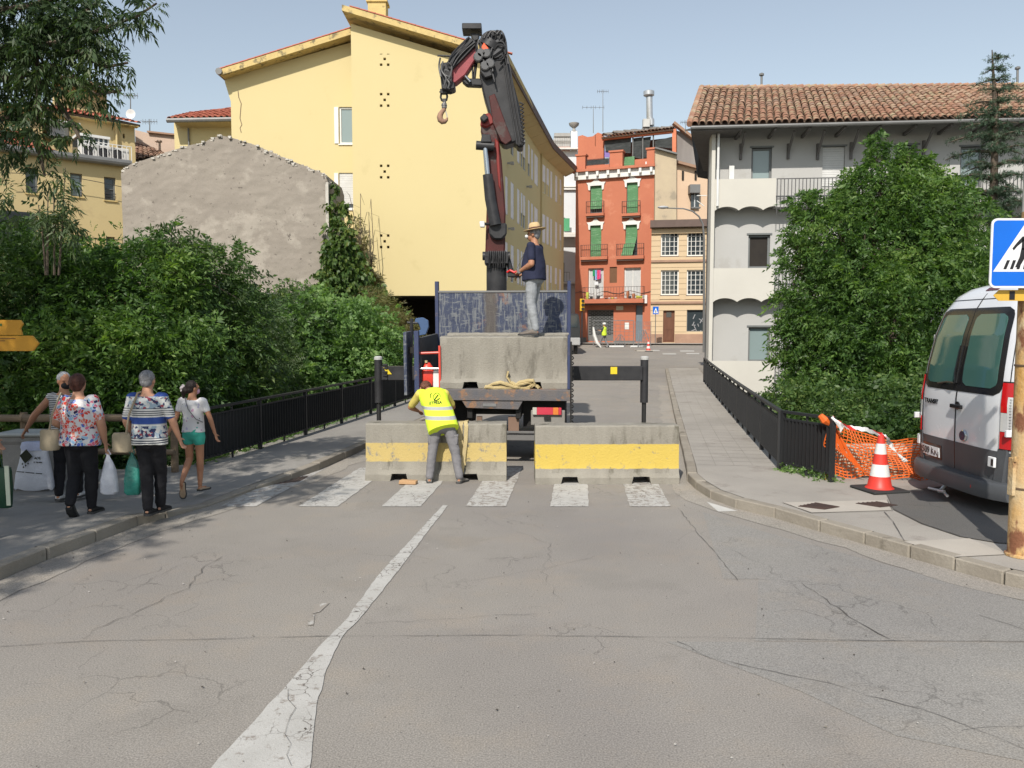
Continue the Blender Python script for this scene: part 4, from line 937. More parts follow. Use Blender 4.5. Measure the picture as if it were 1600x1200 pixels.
m = MB(); m.lathe([(.3, 0), (.46, .1), (.46, .42), (.40, .46)], P(1013.8, 151, 68), 14); m.build('cap', STEEL, ch, smooth=True)
p = P(1010, 195, 67.6); MB().box(p.x-.3, p.x+.25, 67.4, 67.9, p.z-.2, p.z+.45).build('fan_box', plain('pale_box', (.5, .5, .48)), ch)
antenna(927, 165, 208, 68, 'shorter of two thin antennas above the red house', w=.9); antenna(942, 140, 206, 68, 'tall slender antenna mast left of the steel flue above the red house', w=.45)
antenna(1071, 188, 208, 62, 'small antenna between the red house roof and the tiled white house', w=.35)
# niche, plaques, shutter, door
r = ops['ni']; MB().wbox(WR, r[0], r[1], r[2], r[3], -.3, -.1).build('niche_shutter', mat('niche_wood', (.17, .09, .05), bump=.2), Br)
SHUT = plain('shutter_steel', (.17, .175, .175), .5, metal=.3)
r = ops['gs']; o = MB().wbox(WR, r[0], r[1], r[2], r[3], -.36, -.33).build('roller_shutter', SHUT, Br)
hm = bpy.data.meshes.new('shutter_slot'); t_ = MB().box(-.13, .13, -.004, .004, -.035, .035); hm.from_pydata(t_.v, [], t_.f); hm.materials.append(plain('slot_dark', (.02, .022, .022)))
for j in range(18):
    z = r[2]+.55+(r[3]-r[2]-.6)*j/18
    for i in range(6):
        s = r[0]+.22+(r[1]-r[0]-.3)*(i+(.5 if j % 2 else 0))/6
        if s < r[1]-.15: p = WR.at(s, z, -.325); inst(hm, 'shutter_slot', Br, p, (0, 0, math.atan2(WR.t.y, WR.t.x)))
MB().wbox(WR, r[0]-.05, r[1]+.05, r[2], r[2]+.5, -.33, -.3).build('shutter_base', GUT, Br)
r = ops['dr']; BLD = plain('door_greyblue', (.17, .22, .26), .5); MB().wbox(WR, r[0], r[1], r[2], r[3], -.30, -.22).build('door', BLD, Br)
MB().wbox(WR, r[0]+.1, r[1]-.1, r[2]+2.3, r[2]+2.4, -.219, -.2).build('door_rail', BLD, Br)
q = rr(963, 478, 974, 484.5); pl_ = MB().wbox(WR, q[0], q[1], q[2], q[3], .003, .04).build('street_plate', plain('plate_cream', (.62, .56, .42)), Br)
q = rr(976, 504, 983, 514.5); MB().wbox(WR, q[0], q[1], q[2], q[3], .003, .02).build('notice', WHT, Br)
MB().wbox(WR, 0, ops['gs'][0]-.02, zb-.5, zb+.55, .003, .05).build('plinth', GUT, Br); MB().wbox(WR, ops['gs'][1]+.02, ops['dr'][0]-.02, zb-.5, zb+.3, .003, .05).build('plinth', GUT, Br)
q = rr(1005, 461, 1012, 474); MB().wbox(WR, q[0], q[1], q[2], q[3], .003, .25).build('meter_box', WHT, Br)
m = MB()
for k in range(14):
    a = k/14; b = (k+1)/14
    m.tube([WR.at(WR.L*.0+WR.L*a, 5.35+.12*math.sin(a*20), .05), WR.at(WR.L*b, 5.35+.12*math.sin(b*20), .05)], .025, 4)
m.build('cable', BROWN, Br, fix=False)
# washing and clutter on the long balcony
rk = random.Random(77)
ln = thing('washing', 'colourful washing hung in the left balcony window of the red house', 'laundry', tuple(WR.at(*WR.on(932, 440), .2)), )
for px_, col_, w, h in [(928, (.02, .25, .1), .2, .5), (931.5, (.25, .4, .7), .18, .8), (934, (.7, .05, .15), .28, .75), (937, (.6, .1, .3), .16, .7), (932, (.7, .72, .75), .3, .25)]:
    s, z = WR.on(px_, 422, .1); m = MB(); z = z if h != .25 else z-.95; m.wbox(WR, s-w/2, s+w/2, z-h, z, .06, .1); m.build('garment', plain('cloth_%d' % px_, col_, .9), ln)
pot = plain('pot_terracotta', (.4, .15, .07)); cluts = [plain('clut_w', (.6, .6, .58)), plain('clut_k', (.05, .05, .05)), plain('clut_y', (.55, .6, .1)), pot]
for k, px_ in enumerate([918, 924, 930, 935, 947, 952, 957, 962, 981, 984, 990, 996, 1001]):
    s, z = WR.on(px_, 466, .4); h = rk.uniform(.15, .7) if k not in (4, 5, 6, 7) else .12; c = rk.choice(cluts)
    t = thing('plant_pot', {0: 'white', 1: 'black', 2: 'yellow-green', 3: 'terracotta'}[cluts.index(c)]+(' low pot' if h < .2 else ' short pot' if h < .42 else ' tall pot')+' on the long red balcony, '+['leftmost of all', 'second from the left end', 'under the left window centre', 'at the right jamb of the left window', 'first right of the left window', 'left of the wall niche', 'right below the wall niche', 'just right of the niche', 'at the left jamb of the right window', 'inside left half of the right window', 'inside right half of the right window', 'at the right jamb of the right window', 'rightmost of all'][k], 'pot', tuple(WR.at(s, z, .4)), 'pots and boxes on the long red balcony'); m = MB(); m.lathe([(.09, 0), (.14, h*.6), (.12, h)], WR.at(s, rr(909, 467, 1005, 473.5, d=.8)[3], .4), 8); m.build('pot_body', c, t)
# ================================================================ white house beyond
Bx = thing('white_house', 'narrow strip of white house with green blind between yellow facade and red house', 'house', (5, 73, 1.1))
Wx = Wall((P(870, 400, 73).x, 73), (P(904, 400, 73).x, 73)); WX = mat('bright_white_render', (.66, .68, .70), (.60, .62, .64), scale=.5, bump=.05)
m = MB(); zx = Wx.on(890, 236)[1]; q1 = rect(Wx, 878, 340, 883, 362); q2 = rect(Wx, 877, 410, 882, 440)
wallmesh(m, Wx, 0, Wx.L, -1, zx, [q1, q2], reveal=.3); m.build('wall', WX, Bx, fix=False)
for q in (q1, q2): window(Wx, Bx, q, GRYF, GL, recess=.25)
q = rect(Wx, 879, 341, 890, 361, d=.8); MB().wbox(Wx, q[0], q[1], q[2], q[3], .75, .8).build('green_awning', plain('green_awning', (.10, .40, .20), .6), Bx)
for y in (363, 366.5, 440): q = rect(Wx, 874, y, 900, y+2.5, d=.9); MB().wbox(Wx, q[0], q[1], q[2]-.05, q[3], .003, .9).build('balcony_slab', WT, Bx)
q = rect(Wx, 877, 425, 890, 440, d=.9); rail(Bx, Wx, q[0], q[1], q[2], q[3], .85, IRON, gap=.2, t=.02, name='balcony_railing')
for y in (233, 291, 295): q = rect(Wx, 870, y, 903, y+2); MB().wbox(Wx, q[0], q[1], q[2], q[3]+.02, .003, .25 if y > 240 else .6).build('moulding', WT, Bx)
q = rect(Wx, 892, 205, 902, 236); MB().wbox(Wx, q[0], q[1], zx, q[3], -.5, .1).build('roof_pier', WX, Bx); q3 = Wx.at((q[0]+q[1])/2, q[3], -.2)
MB().lathe([(.35, 0), (.15, .12), (.12, .3), (.42, .55), (.48, .75), (.40, .78)], q3, 14).build('urn', plain('urn_grey', (.35, .34, .32)), Bx, smooth=True)
q = rect(Wx, 866, 213, 891, 226); 
for k in range(9):
    s = q[0]+(q[1]-q[0])*(k+.5)/9; MB().lathe([(.14, q[2]-.2), (.1, q[2]+.1), (.19, (q[2]+q[3])/2), (.1, q[3]-.1), (.14, q[3])], tuple(Wx.at(s, 0, -.2)), 8).build('baluster', plain('urn_grey', (.35, .34, .32)), Bx)
MB().wbox(Wx, q[0], q[1], q[3], q[3]+.3, -.4, 0).build('balustrade_rail', plain('urn_grey', (.35, .34, .32)), Bx); MB().wbox(Wx, q[0], q[1], zx, q[2]-.2, -.5, 0).build('attic', REDR, Bx)
# ================================================================ cream house
Bc = thing('cream_house', 'cream house with grooved walls, brown cornice, white barred windows and a brown door', 'house', (14, 62, 1.1))
CR = mat('cream_render', (.58, .45, .29), (.55, .42, .27), scale=.6, c3=(.56, .42, .27), s3=.8, thr3=.6, bump=.1, grain=.02); PEA = mat('peach_render', (.60, .44, .31), (.57, .415, .29), scale=.6, bump=.1, grain=.02); OLD = mat('old_beige_render', (.50, .41, .28), (.43, .35, .25), scale=.8, c3=(.32, .27, .2), s3=.8, thr3=.57, bump=.2)
WC = Wall((P(1017.5, 400, 62.6).x, 62.6), (P(1110, 400, 61.8).x, 61.8)); rc = lambda *a, d=0: rect(WC, *a, d=d)
co = {'a': rc(1032.5, 362, 1060.5, 400), 'b': rc(1073.5, 361, 1101, 400), 'c': rc(1032.5, 422, 1060.5, 461), 'd': rc(1073, 421.5, 1101, 461), 'door': rc(1036, 485, 1054, 535), 'shop': rc(1073, 484, 1101, 518)}
zc_ = WC.on(1050, 356)[1]; m = MB(); wallmesh(m, WC, 0, WC.L, .5, zc_, list(co.values()), reveal=.3); m.build('wall', CR, Bc, fix=False)
for k in 'abcd': window(WC, Bc, co[k], WT, GL, recess=.2, fw=.10, mull=3, bars=4, sill=BROWN)
for k in 'abcd':
    r = co[k]; MB().wbox(WC, r[0]-.08, r[1]+.08, r[2]-.32, r[2]-.07, .003, .06).build('window_apron', CR, Bc)
BRD = mat('brown_door', (.16, .075, .045), (.12, .055, .035), scale=5, stretch=(1, 1, .2)); r = co['door']
o = MB().wbox(WC, r[0], r[1], r[2], r[3], -.28, -.2).build('door', BRD, Bc); 
for za, zb_ in ((.15, .9), (1.0, 1.9)): MB().wbox(WC, r[0]+.12, r[1]-.12, r[2]+za, r[2]+zb_, -.199, -.18).build('door_panel', BRD, o)
MB().wbox(WC, r[0]+.25, r[1]-.25, r[2]+1.98, r[3]-.12, -.199, -.19).build('door_window', GL, o)
r = co['shop']; window(WC, Bc, r, GRYF, GL, recess=.2)
m = MB(); 
for k in range(9): q = WC.at(r[0]+.4+.09*k, r[2]+.5+.5*math.sin(k*1.3), -.17); m.tube([q, q+Vector((.3*math.cos(k), 0, .4*math.sin(k*2)))], .04, 5)
m.build('window_graffiti', plain('graffiti_grey', (.3, .3, .31)), Bc)
MB().wbox(WC, -.1, WC.L, zc_, zc_+.55, -.3, .6).build('cornice', BROWN, Bc); MB().wbox(WC, 0, WC.L, zc_-.45, zc_-.12, .003, .15).build('moulding', CR, Bc)
for y in (406, 471): q = rc(1020, y, 1100, y+3.5); MB().wbox(WC, 0, WC.L, q[2], q[3], .003, .12).build('string_course', mat('rose_stone', (.38, .24, .17), bump=.1), Bc)
xs = [0, co['door'][0], co['door'][1], WC.L]; MB().wbox(WC, 0, co['door'][0]-.02, .6, 1.95, .003, .06).build('plinth', mat('rose_stone', (.38, .24, .17)), Bc); MB().wbox(WC, co['door'][1]+.02, WC.L, .6, 1.95, .003, .06).build('plinth', mat('rose_stone', (.38, .24, .17)), Bc)
gr = plain('groove', (.30, .22, .14), .9)
m = MB(); z = 2.1
allr = list(co.values())
while z < zc_-.5:
    seg = [0, WC.L]; xs = sorted([(r[0]-.02, r[1]+.02) for r in allr if r[2]-.4 < z < r[3]+.05]); a = 0
    for x0, x1 in xs+[(WC.L, WC.L)]:
        if x0-a > .05: m.wbox(WC, a, x0, z, z+.035, .001, .006)
        a = x1
    z += .42
stuff(m.build('wall_grooves', gr, Bc, fix=False))
# upper rear walls
def polywall(pxs, Y, mt, name, par, th=.5):
    w = [P(x, y, Y) for x, y in pxs]; return MB().prism(w, (0, th, 0)).build(name, mt, par)
polywall([(1023, 360), (1057, 360), (1057, 241), (1045, 236), (1024, 232)], 63.6, OLD, 'party_wall', Bc); m = MB(); m.beam(P(1023, 231.5, 63.5), P(1058, 241, 63.5), .5, .12); m.build('wall_coping', GUT, Bc)
polywall([(1056, 360), (1112, 360), (1112, 268), (1056, 253)], 64.3, PEA, 'rear_wall', Bc); m = MB(); m.beam(P(1056, 253, 64.1), P(1112, 268, 64.1), .5, .2); m.build('tile_edge', TILE_O, Bc)
GRC = mat('grey_stained', (.30, .28, .26), (.2, .18, .17), scale=.8, stretch=(1, 1, .15), bump=.2)
polywall([(1056, 262), (1110, 262), (1110, 240), (1098, 232), (1066, 206), (1056, 204)], 66.5, GRC, 'attic_wall', Bc)
m = MB(); m.beam(P(1052, 192, 66.2), P(1100, 230, 66.2), .6, .2); m.build('tile_edge', TILE_O, Bc)
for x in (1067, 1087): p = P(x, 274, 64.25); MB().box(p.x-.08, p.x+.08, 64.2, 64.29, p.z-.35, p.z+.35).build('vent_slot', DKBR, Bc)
p0 = P(1079, 326, 64.2); p1 = P(1092, 298, 64.2); MB().box(p0.x, p1.x, 64.1, 64.29, p0.z, p1.z).build('window', GL, Bc); 
p0 = P(1077, 302, 63.8); p1 = P(1093, 289, 63.8); MB().box(p0.x, p1.x, 63.5, 64.29, p0.z, p1.z).build('window_hood', GUT, Bc)
p0 = P(1084, 325, 64.1); p1 = P(1086, 303, 64.1); MB().box(p0.x, p1.x, 64.0, 64.09, p0.z, p1.z).build('curtain', CURT, Bc)
# distant red block seen right of the truck headboard
# ================================================================ railings along the bridge
RAILM = plain('railing_black', (.028, .029, .031), .5, metal=.2, bump=.1)
def bridge_rail(label, pts, gap, panel_z=(.12, .80), hz=.93):
    """posts and rails as parts, upright flat bars each a part"""
    t = thing('bridge_railing', label, 'railing', tuple(pts[0])); fine = []
    for a, b in zip(pts[:-1], pts[1:]):
        L = (b-a).length; n = max(1, round(L/2.0)); d = (b-a).normalized(); ang = math.atan2(d.y, d.x)
        for k in range(n+1):
            p = a.lerp(b, k/n); z = prof(p.y)+KH; p = Vector((p.x, p.y, z))
            if k < n or b is pts[-1]:
                o = inst(POSTM, 'post', t, p, (0, 0, ang))
            if k < n:
                q = a.lerp(b, (k+1)/n); q = Vector((q.x, q.y, prof(q.y)+KH)); u = (q-p).normalized()
                m = MB(); m.beam(p+Vector((0, 0, hz-.02)), q+Vector((0, 0, hz-.02)), .07, .04); m.build('hand_rail', RAILM, t)
                m = MB(); m.beam(p+Vector((0, 0, panel_z[1]))+u*.03, q+Vector((0, 0, panel_z[1]))-u*.03, .04, .03); m.build('upper_rail', RAILM, t)
                m = MB(); m.beam(p+Vector((0, 0, panel_z[0]))+u*.03, q+Vector((0, 0, panel_z[0]))-u*.03, .04, .03); m.build('lower_rail', RAILM, t)
                mid = p.lerp(q, .5); m = MB(); m.beam(mid-Vector((0, 0, .05)), mid+Vector((0, 0, panel_z[0]-.015)), .03, .03); m.beam(mid+Vector((0, 0, panel_z[1]+.015)), mid+Vector((0, 0, hz-.04)), .03, .03); stuff(m.build('stub_posts', RAILM, t))
                nb = max(2, int((q-p).length/gap)); 
                for j in range(1, nb):
                    c = p.lerp(q, j/nb)
                    if bridge_rail.count < bridge_rail.cap: inst(BARM, 'bar', t, c+Vector((0, 0, (panel_z[0]+panel_z[1])/2)), (0, 0, ang)); bridge_rail.count += 1
                    else: fine.append((c, d, ang))
    if fine:
        m = MB()
        for c, d, ang in fine:
            w = Vector((-d.y, d.x, 0)); m.beam(c+Vector((0, 0, panel_z[0])), c+Vector((0, 0, panel_z[1])), .012, .052, up=tuple(w))
        stuff(m.build('far_bars', RAILM, t))
    return t
def mk(name, mb, mt):
    me = bpy.data.meshes.new(name); me.from_pydata(mb.v, [], mb.f); me.materials.append(mt); return me
POSTM = mk('post', MB().box(-.025, .025, -.035, .035, -.06, .93), RAILM); BARM = mk('bar', MB().box(-.006, .006, -.036, .036, -.335, .335), RAILM)
bridge_rail.count = 0; bridge_rail.cap = 220
bridge_rail('long black iron railing along the left edge of the bridge', [Vector((bl(12.35), 12.35, 0)), Vector((bl(37), 37, 0))], .105)
bridge_rail.count = 0; bridge_rail.cap = 220
bridge_rail('long black iron railing on the right of the bridge, leading to the white house', [Vector((br(12.15)+.02, 12.15, 0)), Vector((br(30.2), 30.2, 0))], .105)
bridge_rail.count = 0; eR = G(1299, 753, KH)
bridge_rail('short end section of black bar railing turning away beside the orange netting', [Vector((br(12.15)+.05, 12.10, 0)), Vector((eR.x, eR.y, 0))], .075)
# ================================================================ log fence at the left
LOG = mat('log_wood', (.22, .165, .11), (.15, .11, .075), scale=3, stretch=(.3, 3, 3), rough=.9, bump=.5, bscale=40, c3=(.1, .08, .06), s3=5, thr3=.6)
lf = thing('log_fence', 'low rail fence of round brown logs along the left pavement', 'fence', (-7, 11.9, .13))
xa, xb = -12.0, -5.15
for z, r in ((.82, .062), (.30, .05)):
    for k in range(3):
        a = xa+(xb-xa)*k/3; b = xa+(xb-xa)*(k+1)/3; m = MB(); m.tube([(a, 11.95, KH+z), ((a+b)/2, 11.96, KH+z+.01), (b-.01, 11.95, KH+z)], [r, r*.95, r*.9], 9); m.build('log_rail', LOG, lf, smooth=True)
for x in (-12, -9.9, -7.5, -5.2):
    m = MB(); m.tube([(x, 12.05, -.1), (x, 12.05, KH+.9)], [.06, .055], 8); m.build('log_post', LOG, lf, smooth=True)
# ================================================================ concrete barriers
CB = mat('barrier_concrete', (.29, .272, .232), (.205, .19, .16), scale=1.6, contrast=.7, c3=(.15, .138, .115), s3=1.3, thr3=.585, stretch=(2.2, 2.2, .55), bump=.5, bscale=35, grain=.09, coord='object', c4=(.42, .405, .36), s4=14, thr4=.68)
def banded(name, z0, z1, col, wear):
    m = mat(name, (.29, .272, .232), (.205, .19, .16), scale=1.6, contrast=.7, c3=(.125, .115, .09), s3=1.3, thr3=.585, stretch=(2.2, 2.2, .55), bump=.5, bscale=35, grain=.09, coord='object', c4=(.40, .385, .34), s4=14, thr4=.70)
    n, l, bs, colr, mix, ramp, nz, vec = MATS[name+'/out']
    sp_ = n.new('ShaderNodeSeparateXYZ'); l.new(vec, sp_.inputs[0]); e = n.new('ShaderNodeMath'); e.operation = 'MULTIPLY_ADD'; e.inputs[1].default_value = .03; l.new(nz(12, 4, .6, True), e.inputs[0]); l.new(sp_.outputs[2], e.inputs[2])
    a = ramp(e.outputs[0], z0, z0+.012); b = ramp(e.outputs[0], z1+.012, z1); k = n.new('ShaderNodeMath'); k.operation = 'MULTIPLY'; l.new(a, k.inputs[0]); l.new(b, k.inputs[1])
    w = ramp(nz(7, 8, .75, True), wear, wear-.08); k2 = n.new('ShaderNodeMath'); k2.operation = 'MULTIPLY'; l.new(k.outputs[0], k2.inputs[0]); l.new(w, k2.inputs[1])
    l.new(mix(k2.outputs[0], colr, col), bs.inputs['Base Color']); return m
CBY1 = banded('barrier_yellow_worn', .30, .585, (.47, .36, .14), .62); CBY2 = banded('barrier_yellow', .235, .60, (.52, .385, .085), .66)
def barrier(name, label, loc, rz, mt, L=2.15, H=.87, seed=1, mb=None, parent=None):
    """concrete block: upright upper part, splayed foot, two fork slots, lifting recesses and chipped edges"""
    nsl = [(-.62*L/2, -.42*L/2), (.36*L/2, .58*L/2)]
    prof_ = [(-.30, 0), (-.30, .10), (-.245, .17), (-.225, .30), (-.20, H-.02), (-.18, H), (.18, H), (.20, H-.02), (.225, .30), (.245, .17), (.30, .10), (.30, 0)]
    xs = sorted({-L/2, L/2, *[a for s in nsl for a in s], *[a+d for s in nsl for a, d in ((s[0], -.03), (s[1], .03))]}); xs2 = []
    for a, b in zip(xs[:-1], xs[1:]):
        n = max(1, round((b-a)/.05)); xs2 += [a+(b-a)*k/n for k in range(n)]
    xs2.append(xs[-1]); rings = []
    for x in xs2:
        z0 = .115 if any(a-.001 <= x <= b+.001 for a, b in nsl) else 0
        r_ = []
        pp = [(y, max(z, z0)) for y, z in prof_]
        # resample each profile edge finely for chipped relief
        n = len(pp)
        for i in range(n):
            a = pp[i]; b = pp[(i+1) % n]; k = 4 if abs(prof_[(i+1) % n][1]-prof_[i][1]) > .3 or abs(prof_[(i+1) % n][0]-prof_[i][0]) > .3 else 1
            for q in range(k): f = q/k; r_.append((x, a[0]+(b[0]-a[0])*f, a[1]+(b[1]-a[1])*f))
        rings.append(r_)
    m = MB(); m.loft(rings)
    off = Vector((seed*7.3, 0, 0)); vv = []
    for v in m.v:
        p = Vector(v); q = p*9+off; d = .006*noise.noise(q)+.005*noise.noise(q*3)
        edge = min(abs(abs(p.x)-L/2), .2)
        if edge < .01 or abs(p.z-H) < .03: d -= .02*max(0, noise.noise(q*1.7)-.1)
        c = Vector((p.x*.9, 0, .45)); g = (p-c).normalized(); vv.append(tuple(p+g*d))
    m.v = vv
    t = thing(name, label, 'concrete barrier', loc, 'concrete barrier blocks'); t.rotation_euler = (0, 0, rz)
    o = m.build('block', mt, t, local=True); smoothme(o.data, 35)
    for sx in (-.72, .72):
        m = MB(); x = sx*L/2; m.loft([[(x-.055, -.236-d, .17), (x+.055, -.236-d, .17), (x+.05, -.222-d, .32), (x-.05, -.222-d, .32)] for d in (0, .012)]); m.build('lifting_recess', mt, t, local=True)
    return t
pL = G(681, 752); pR = G(949, 757)
barrier('concrete_barrier', 'concrete barrier with faded yellow band, on the road behind the man in the vest', (pL.x, pL.y+.30, 0), R(-.4), CBY1, seed=1)
barrier('concrete_barrier', 'concrete barrier with bright yellow band, standing alone at the right on the road', (pR.x, pR.y+.30, 0), R(.5), CBY2, seed=2)
# piece of wood and the yellow strap hanging over the left barrier
WOOD = mat('raw_wood', (.48, .30, .16), (.38, .23, .12), scale=5, stretch=(.3, 3, 3))
p = G(640, 757); t = thing('wood_offcut', 'small wooden offcut lying on the crossing before the left barrier', 'wood', (p.x, p.y, .012)); 
MB().hexa([(-.16, -.05, 0), (.10, -.08, 0), (.12, .04, 0), (-.14, .06, 0), (-.15, -.05, .06), (.10, -.08, .05), (.12, .04, .05), (-.12, .06, .06)]).build('wood_board', WOOD, t, local=True, bevel=.006)
STRAP = mat('strap_webbing', (.52, .42, .22), (.42, .33, .17), scale=6, bump=.4, bscale=160, rough=.9)
def ribbon(path, w, side, th=.008, mt=STRAP, name='strap_band', par=None):
    m = MB(); path = [Vector(p) for p in path]; rings = []
    for i, p in enumerate(path):
        d = (path[min(i+1, len(path)-1)]-path[max(i-1, 0)]).normalized(); s = Vector(side); s = (s-d*s.dot(d)).normalized(); n_ = d.cross(s)
        rings.append([p-s*w/2-n_*th/2, p+s*w/2-n_*th/2, p+s*w/2+n_*th/2, p-s*w/2+n_*th/2])
    m.loft(rings); return m.build(name, mt, par, bevel=0)
yb = pL.y+.30; xs_ = P(724, 700, yb-.22).x
t = thing('lifting_strap', 'pale yellow lifting strap hanging over the left barrier beside the worker', 'strap', (xs_, yb-.2, .87))
rk = random.Random(4)
ribbon([(xs_-.03, yb+.05, .80), (xs_-.02, yb+.0, .885), (xs_-.04, yb-.16, .885), (xs_-.05, yb-.215, .84), (xs_-.045, yb-.235, .62), (xs_-.02, yb-.25, .42), (xs_+.0, yb-.27, .26), (xs_+.0, yb-.275, .24)], .075, (1, 0, 0), par=t)
ribbon([(xs_+.05, yb+.05, .82), (xs_+.04, yb+.0, .895), (xs_+.03, yb-.15, .895), (xs_+.045, yb-.225, .83), (xs_+.035, yb-.25, .60), (xs_+.01, yb-.27, .40), (xs_-.01, yb-.285, .22), (xs_-.03, yb-.30, .10)], .06, (1, 0.3, 0), par=t)
# ================================================================ cone, netting, warning tape, stone
CR_ = plain('cone_red', (.62, .045, .03), .45); CW = plain('cone_white', (.68, .68, .66), .5); RUBB = plain('black_rubber', (.03, .03, .03), .8)
def cone(loc, label, s=1.0, group=None):
    t = thing('traffic_cone', label, 'traffic cone', loc); 
    MB().box(-.27*s, .27*s, -.27*s, .27*s, 0, .035*s).build('base', RUBB, t, local=True, bevel=.012)
    zs_ = [.035, .20, .36, .50, .64, .75]; rr2 = lambda z: (.155-(z-.035)*.165)*s
    for i in range(5):
        a, b = zs_[i], zs_[i+1]; m = MB(); fl = [(rr2(a)+(.03*s if i == 0 else 0), a*s)]+([(rr2(a), (a+.03)*s)] if i == 0 else [])+[(rr2(b), b*s)]
        m.lathe(fl, (0, 0, 0), 24); m.build('red_band' if i % 2 == 0 else 'white_band', CR_ if i % 2 == 0 else CW, t, local=True, smooth=True)
    return t
pc = G(1374, 766, KH); cone((pc.x, pc.y, KH), 'red and white striped traffic cone on a black base, between netting and van').rotation_euler = (0, 0, .2)
STONE = mat('pale_stone', (.50, .41, .31), (.42, .34, .26), scale=2, bump=.4, bscale=20, c3=(.33, .27, .2), s3=3, thr3=.6)
m = MB(); a = P(1309, 757, 11.6); b = P(1440, 757, 11.6)
st = thing('stone_block', 'long pale sandstone block behind the orange netting', 'stone', (5.5, 12.0, 0))
m.box(a.x, b.x+.9, 11.62, 12.1, KH-.3, KH+.42); m.build('stone_body', STONE, st, bevel=.06)
ORN = plain('orange_net', (.68, .13, .02), .5); ORN.node_tree.nodes['Principled BSDF'].inputs['Roughness'].default_value = .5
nt = thing('safety_netting', 'sagging orange safety netting from the railing end to behind the van', 'netting', (5.5, 11.4, KH)); 
def netpt(u, v):   # u along 0..1, v up 0..1
    x = 4.52+3.3*u; top = KH+.83-.20*math.sin(PI*min(1, u*1.3))**.8-.12*u+.03*math.sin(u*17); bot = KH+.01+.03*math.sin(u*23)**2
    y = 11.27+.10*math.sin(u*9)+.05*math.sin(v*5+u*14)+.1*(1-v)*math.sin(u*31)*.5+.12*u
    zz = bot+(top-bot)*v+.02*math.sin(u*40+v*6); return Vector((x+.03*math.sin(v*7+u*20), y, zz))
m = MB(); NU, NV = 54, 15
def strand(a, b, w=.0085):
    d = (b-a).normalized(); s = Vector((0, 1, 0)).cross(d).normalized()*w; e = Vector((0, .0018, 0))
    m.hexa([a-s-e, b-s-e, b-s+e, a-s+e, a+s-e, b+s-e, b+s+e, a+s+e])
for i in range(NU+1):
    for j in range(NV+1):
        if j < NV: strand(netpt(i/NU, j/NV), netpt(i/NU, (j+1)/NV), .0065)
        if i < NU: strand(netpt(i/NU, (j+.15*math.sin(i))/NV), netpt((i+1)/NU, (j+.15*math.sin(i+1))/NV), .009)
stuff(m.build('net_mesh', ORN, nt, fix=False))
m = MB(); rk = random.Random(8)
for k in range(16):   # gathered bunch tied to the post
    a = Vector((eR.x+.0+rk.uniform(-.02, .05), 11.24+rk.uniform(-.03, .03), KH+.86)); b = Vector((4.62+.03*k, 11.2, KH+.48-.025*k)); m.tube([a, a.lerp(b, .5)+Vector((rk.uniform(-.03, .03), 0, rk.uniform(-.04, .02))), b], .009, 4)
m.tube([(eR.x-.16, 11.2, KH+.95), (eR.x-.1, 11.19, KH+.88), (eR.x-.02, 11.2, KH+.82)], [.04, .06, .03], 7)
stuff(m.build('gathered_net', ORN, nt, fix=False))
def tapemat():
    m = plain('warning_tape', (.75, .75, .74), .45); n = m.node_tree.nodes; l = m.node_tree.links
    tc = n.new('ShaderNodeTexCoord'); mp = n.new('ShaderNodeMapping'); mp.inputs['Rotation'].default_value = (0, .8, 0); w = n.new('ShaderNodeTexWave'); w.inputs['Scale'].default_value = 2.2; w.bands_direction = 'X'
    l.new(tc.outputs['Object'], mp.inputs[0]); l.new(mp.outputs[0], w.inputs[0]); mr = n.new('ShaderNodeMapRange'); mr.inputs[1].default_value = .8; mr.inputs[2].default_value = .84; l.new(w.outputs['Fac'], mr.inputs[0])
    mx = n.new('ShaderNodeMix'); mx.data_type = 'RGBA'; l.new(mr.outputs[0], mx.inputs[0]); mx.inputs[6].default_value = (.72, .72, .71, 1); mx.inputs[7].default_value = (.6, .03, .03, 1); l.new(mx.outputs[2], n['Principled BSDF'].inputs['Base Color']); return m
TAPE = tapemat()
tp = thing('warning_tape', 'red and white warning tape sagging from the railing post over the cone', 'tape', (eR.x, 11.2, 1.0))
path = [(eR.x-.02, 11.12, KH+.93), (eR.x+.06, 11.1, KH+.86), (4.72, 11.0, KH+.80), (4.86, 10.8, KH+.80), (pc.x-.02, pc.y, KH+.765), (5.05, pc.y+.02, KH+.73), (5.25, 10.9, KH+.60), (5.45, 11.0, KH+.40), (5.65, 11.1, KH+.25)]
pp = []
for a, b in zip(path[:-1], path[1:]):
    for k in range(6): pp.append(Vector(a).lerp(Vector(b), k/6)+Vector((0, 0, .008*math.sin(k*2.1))))
m = MB(); rings = []
for i, p in enumerate(pp[:-1]):
    d = (pp[i+1]-p).normalized(); an = .9*math.sin(i*.5); s = Vector((0, math.sin(an), math.cos(an))); s = (s-d*s.dot(d)).normalized()*.03; e = Vector((0, .001, 0)); rings.append([p-s-e, p+s-e, p+s+e, p-s+e])
m.loft(rings); m.build('tape_band', TAPE, tp, fix=False)
m = MB()
for k in range(5):
    a = Vector((eR.x, 11.15, KH+.9)); m.tube([a+Vector((-.03+.02*k, -.03, .03-.02*k)), a+Vector((.02+.03*k, -.06, -.02-.015*k)), a+Vector((.10, -.03, -.14-.01*k))], [.016, .022, .01], 6)
m.build('tape_knot', TAPE, tp)
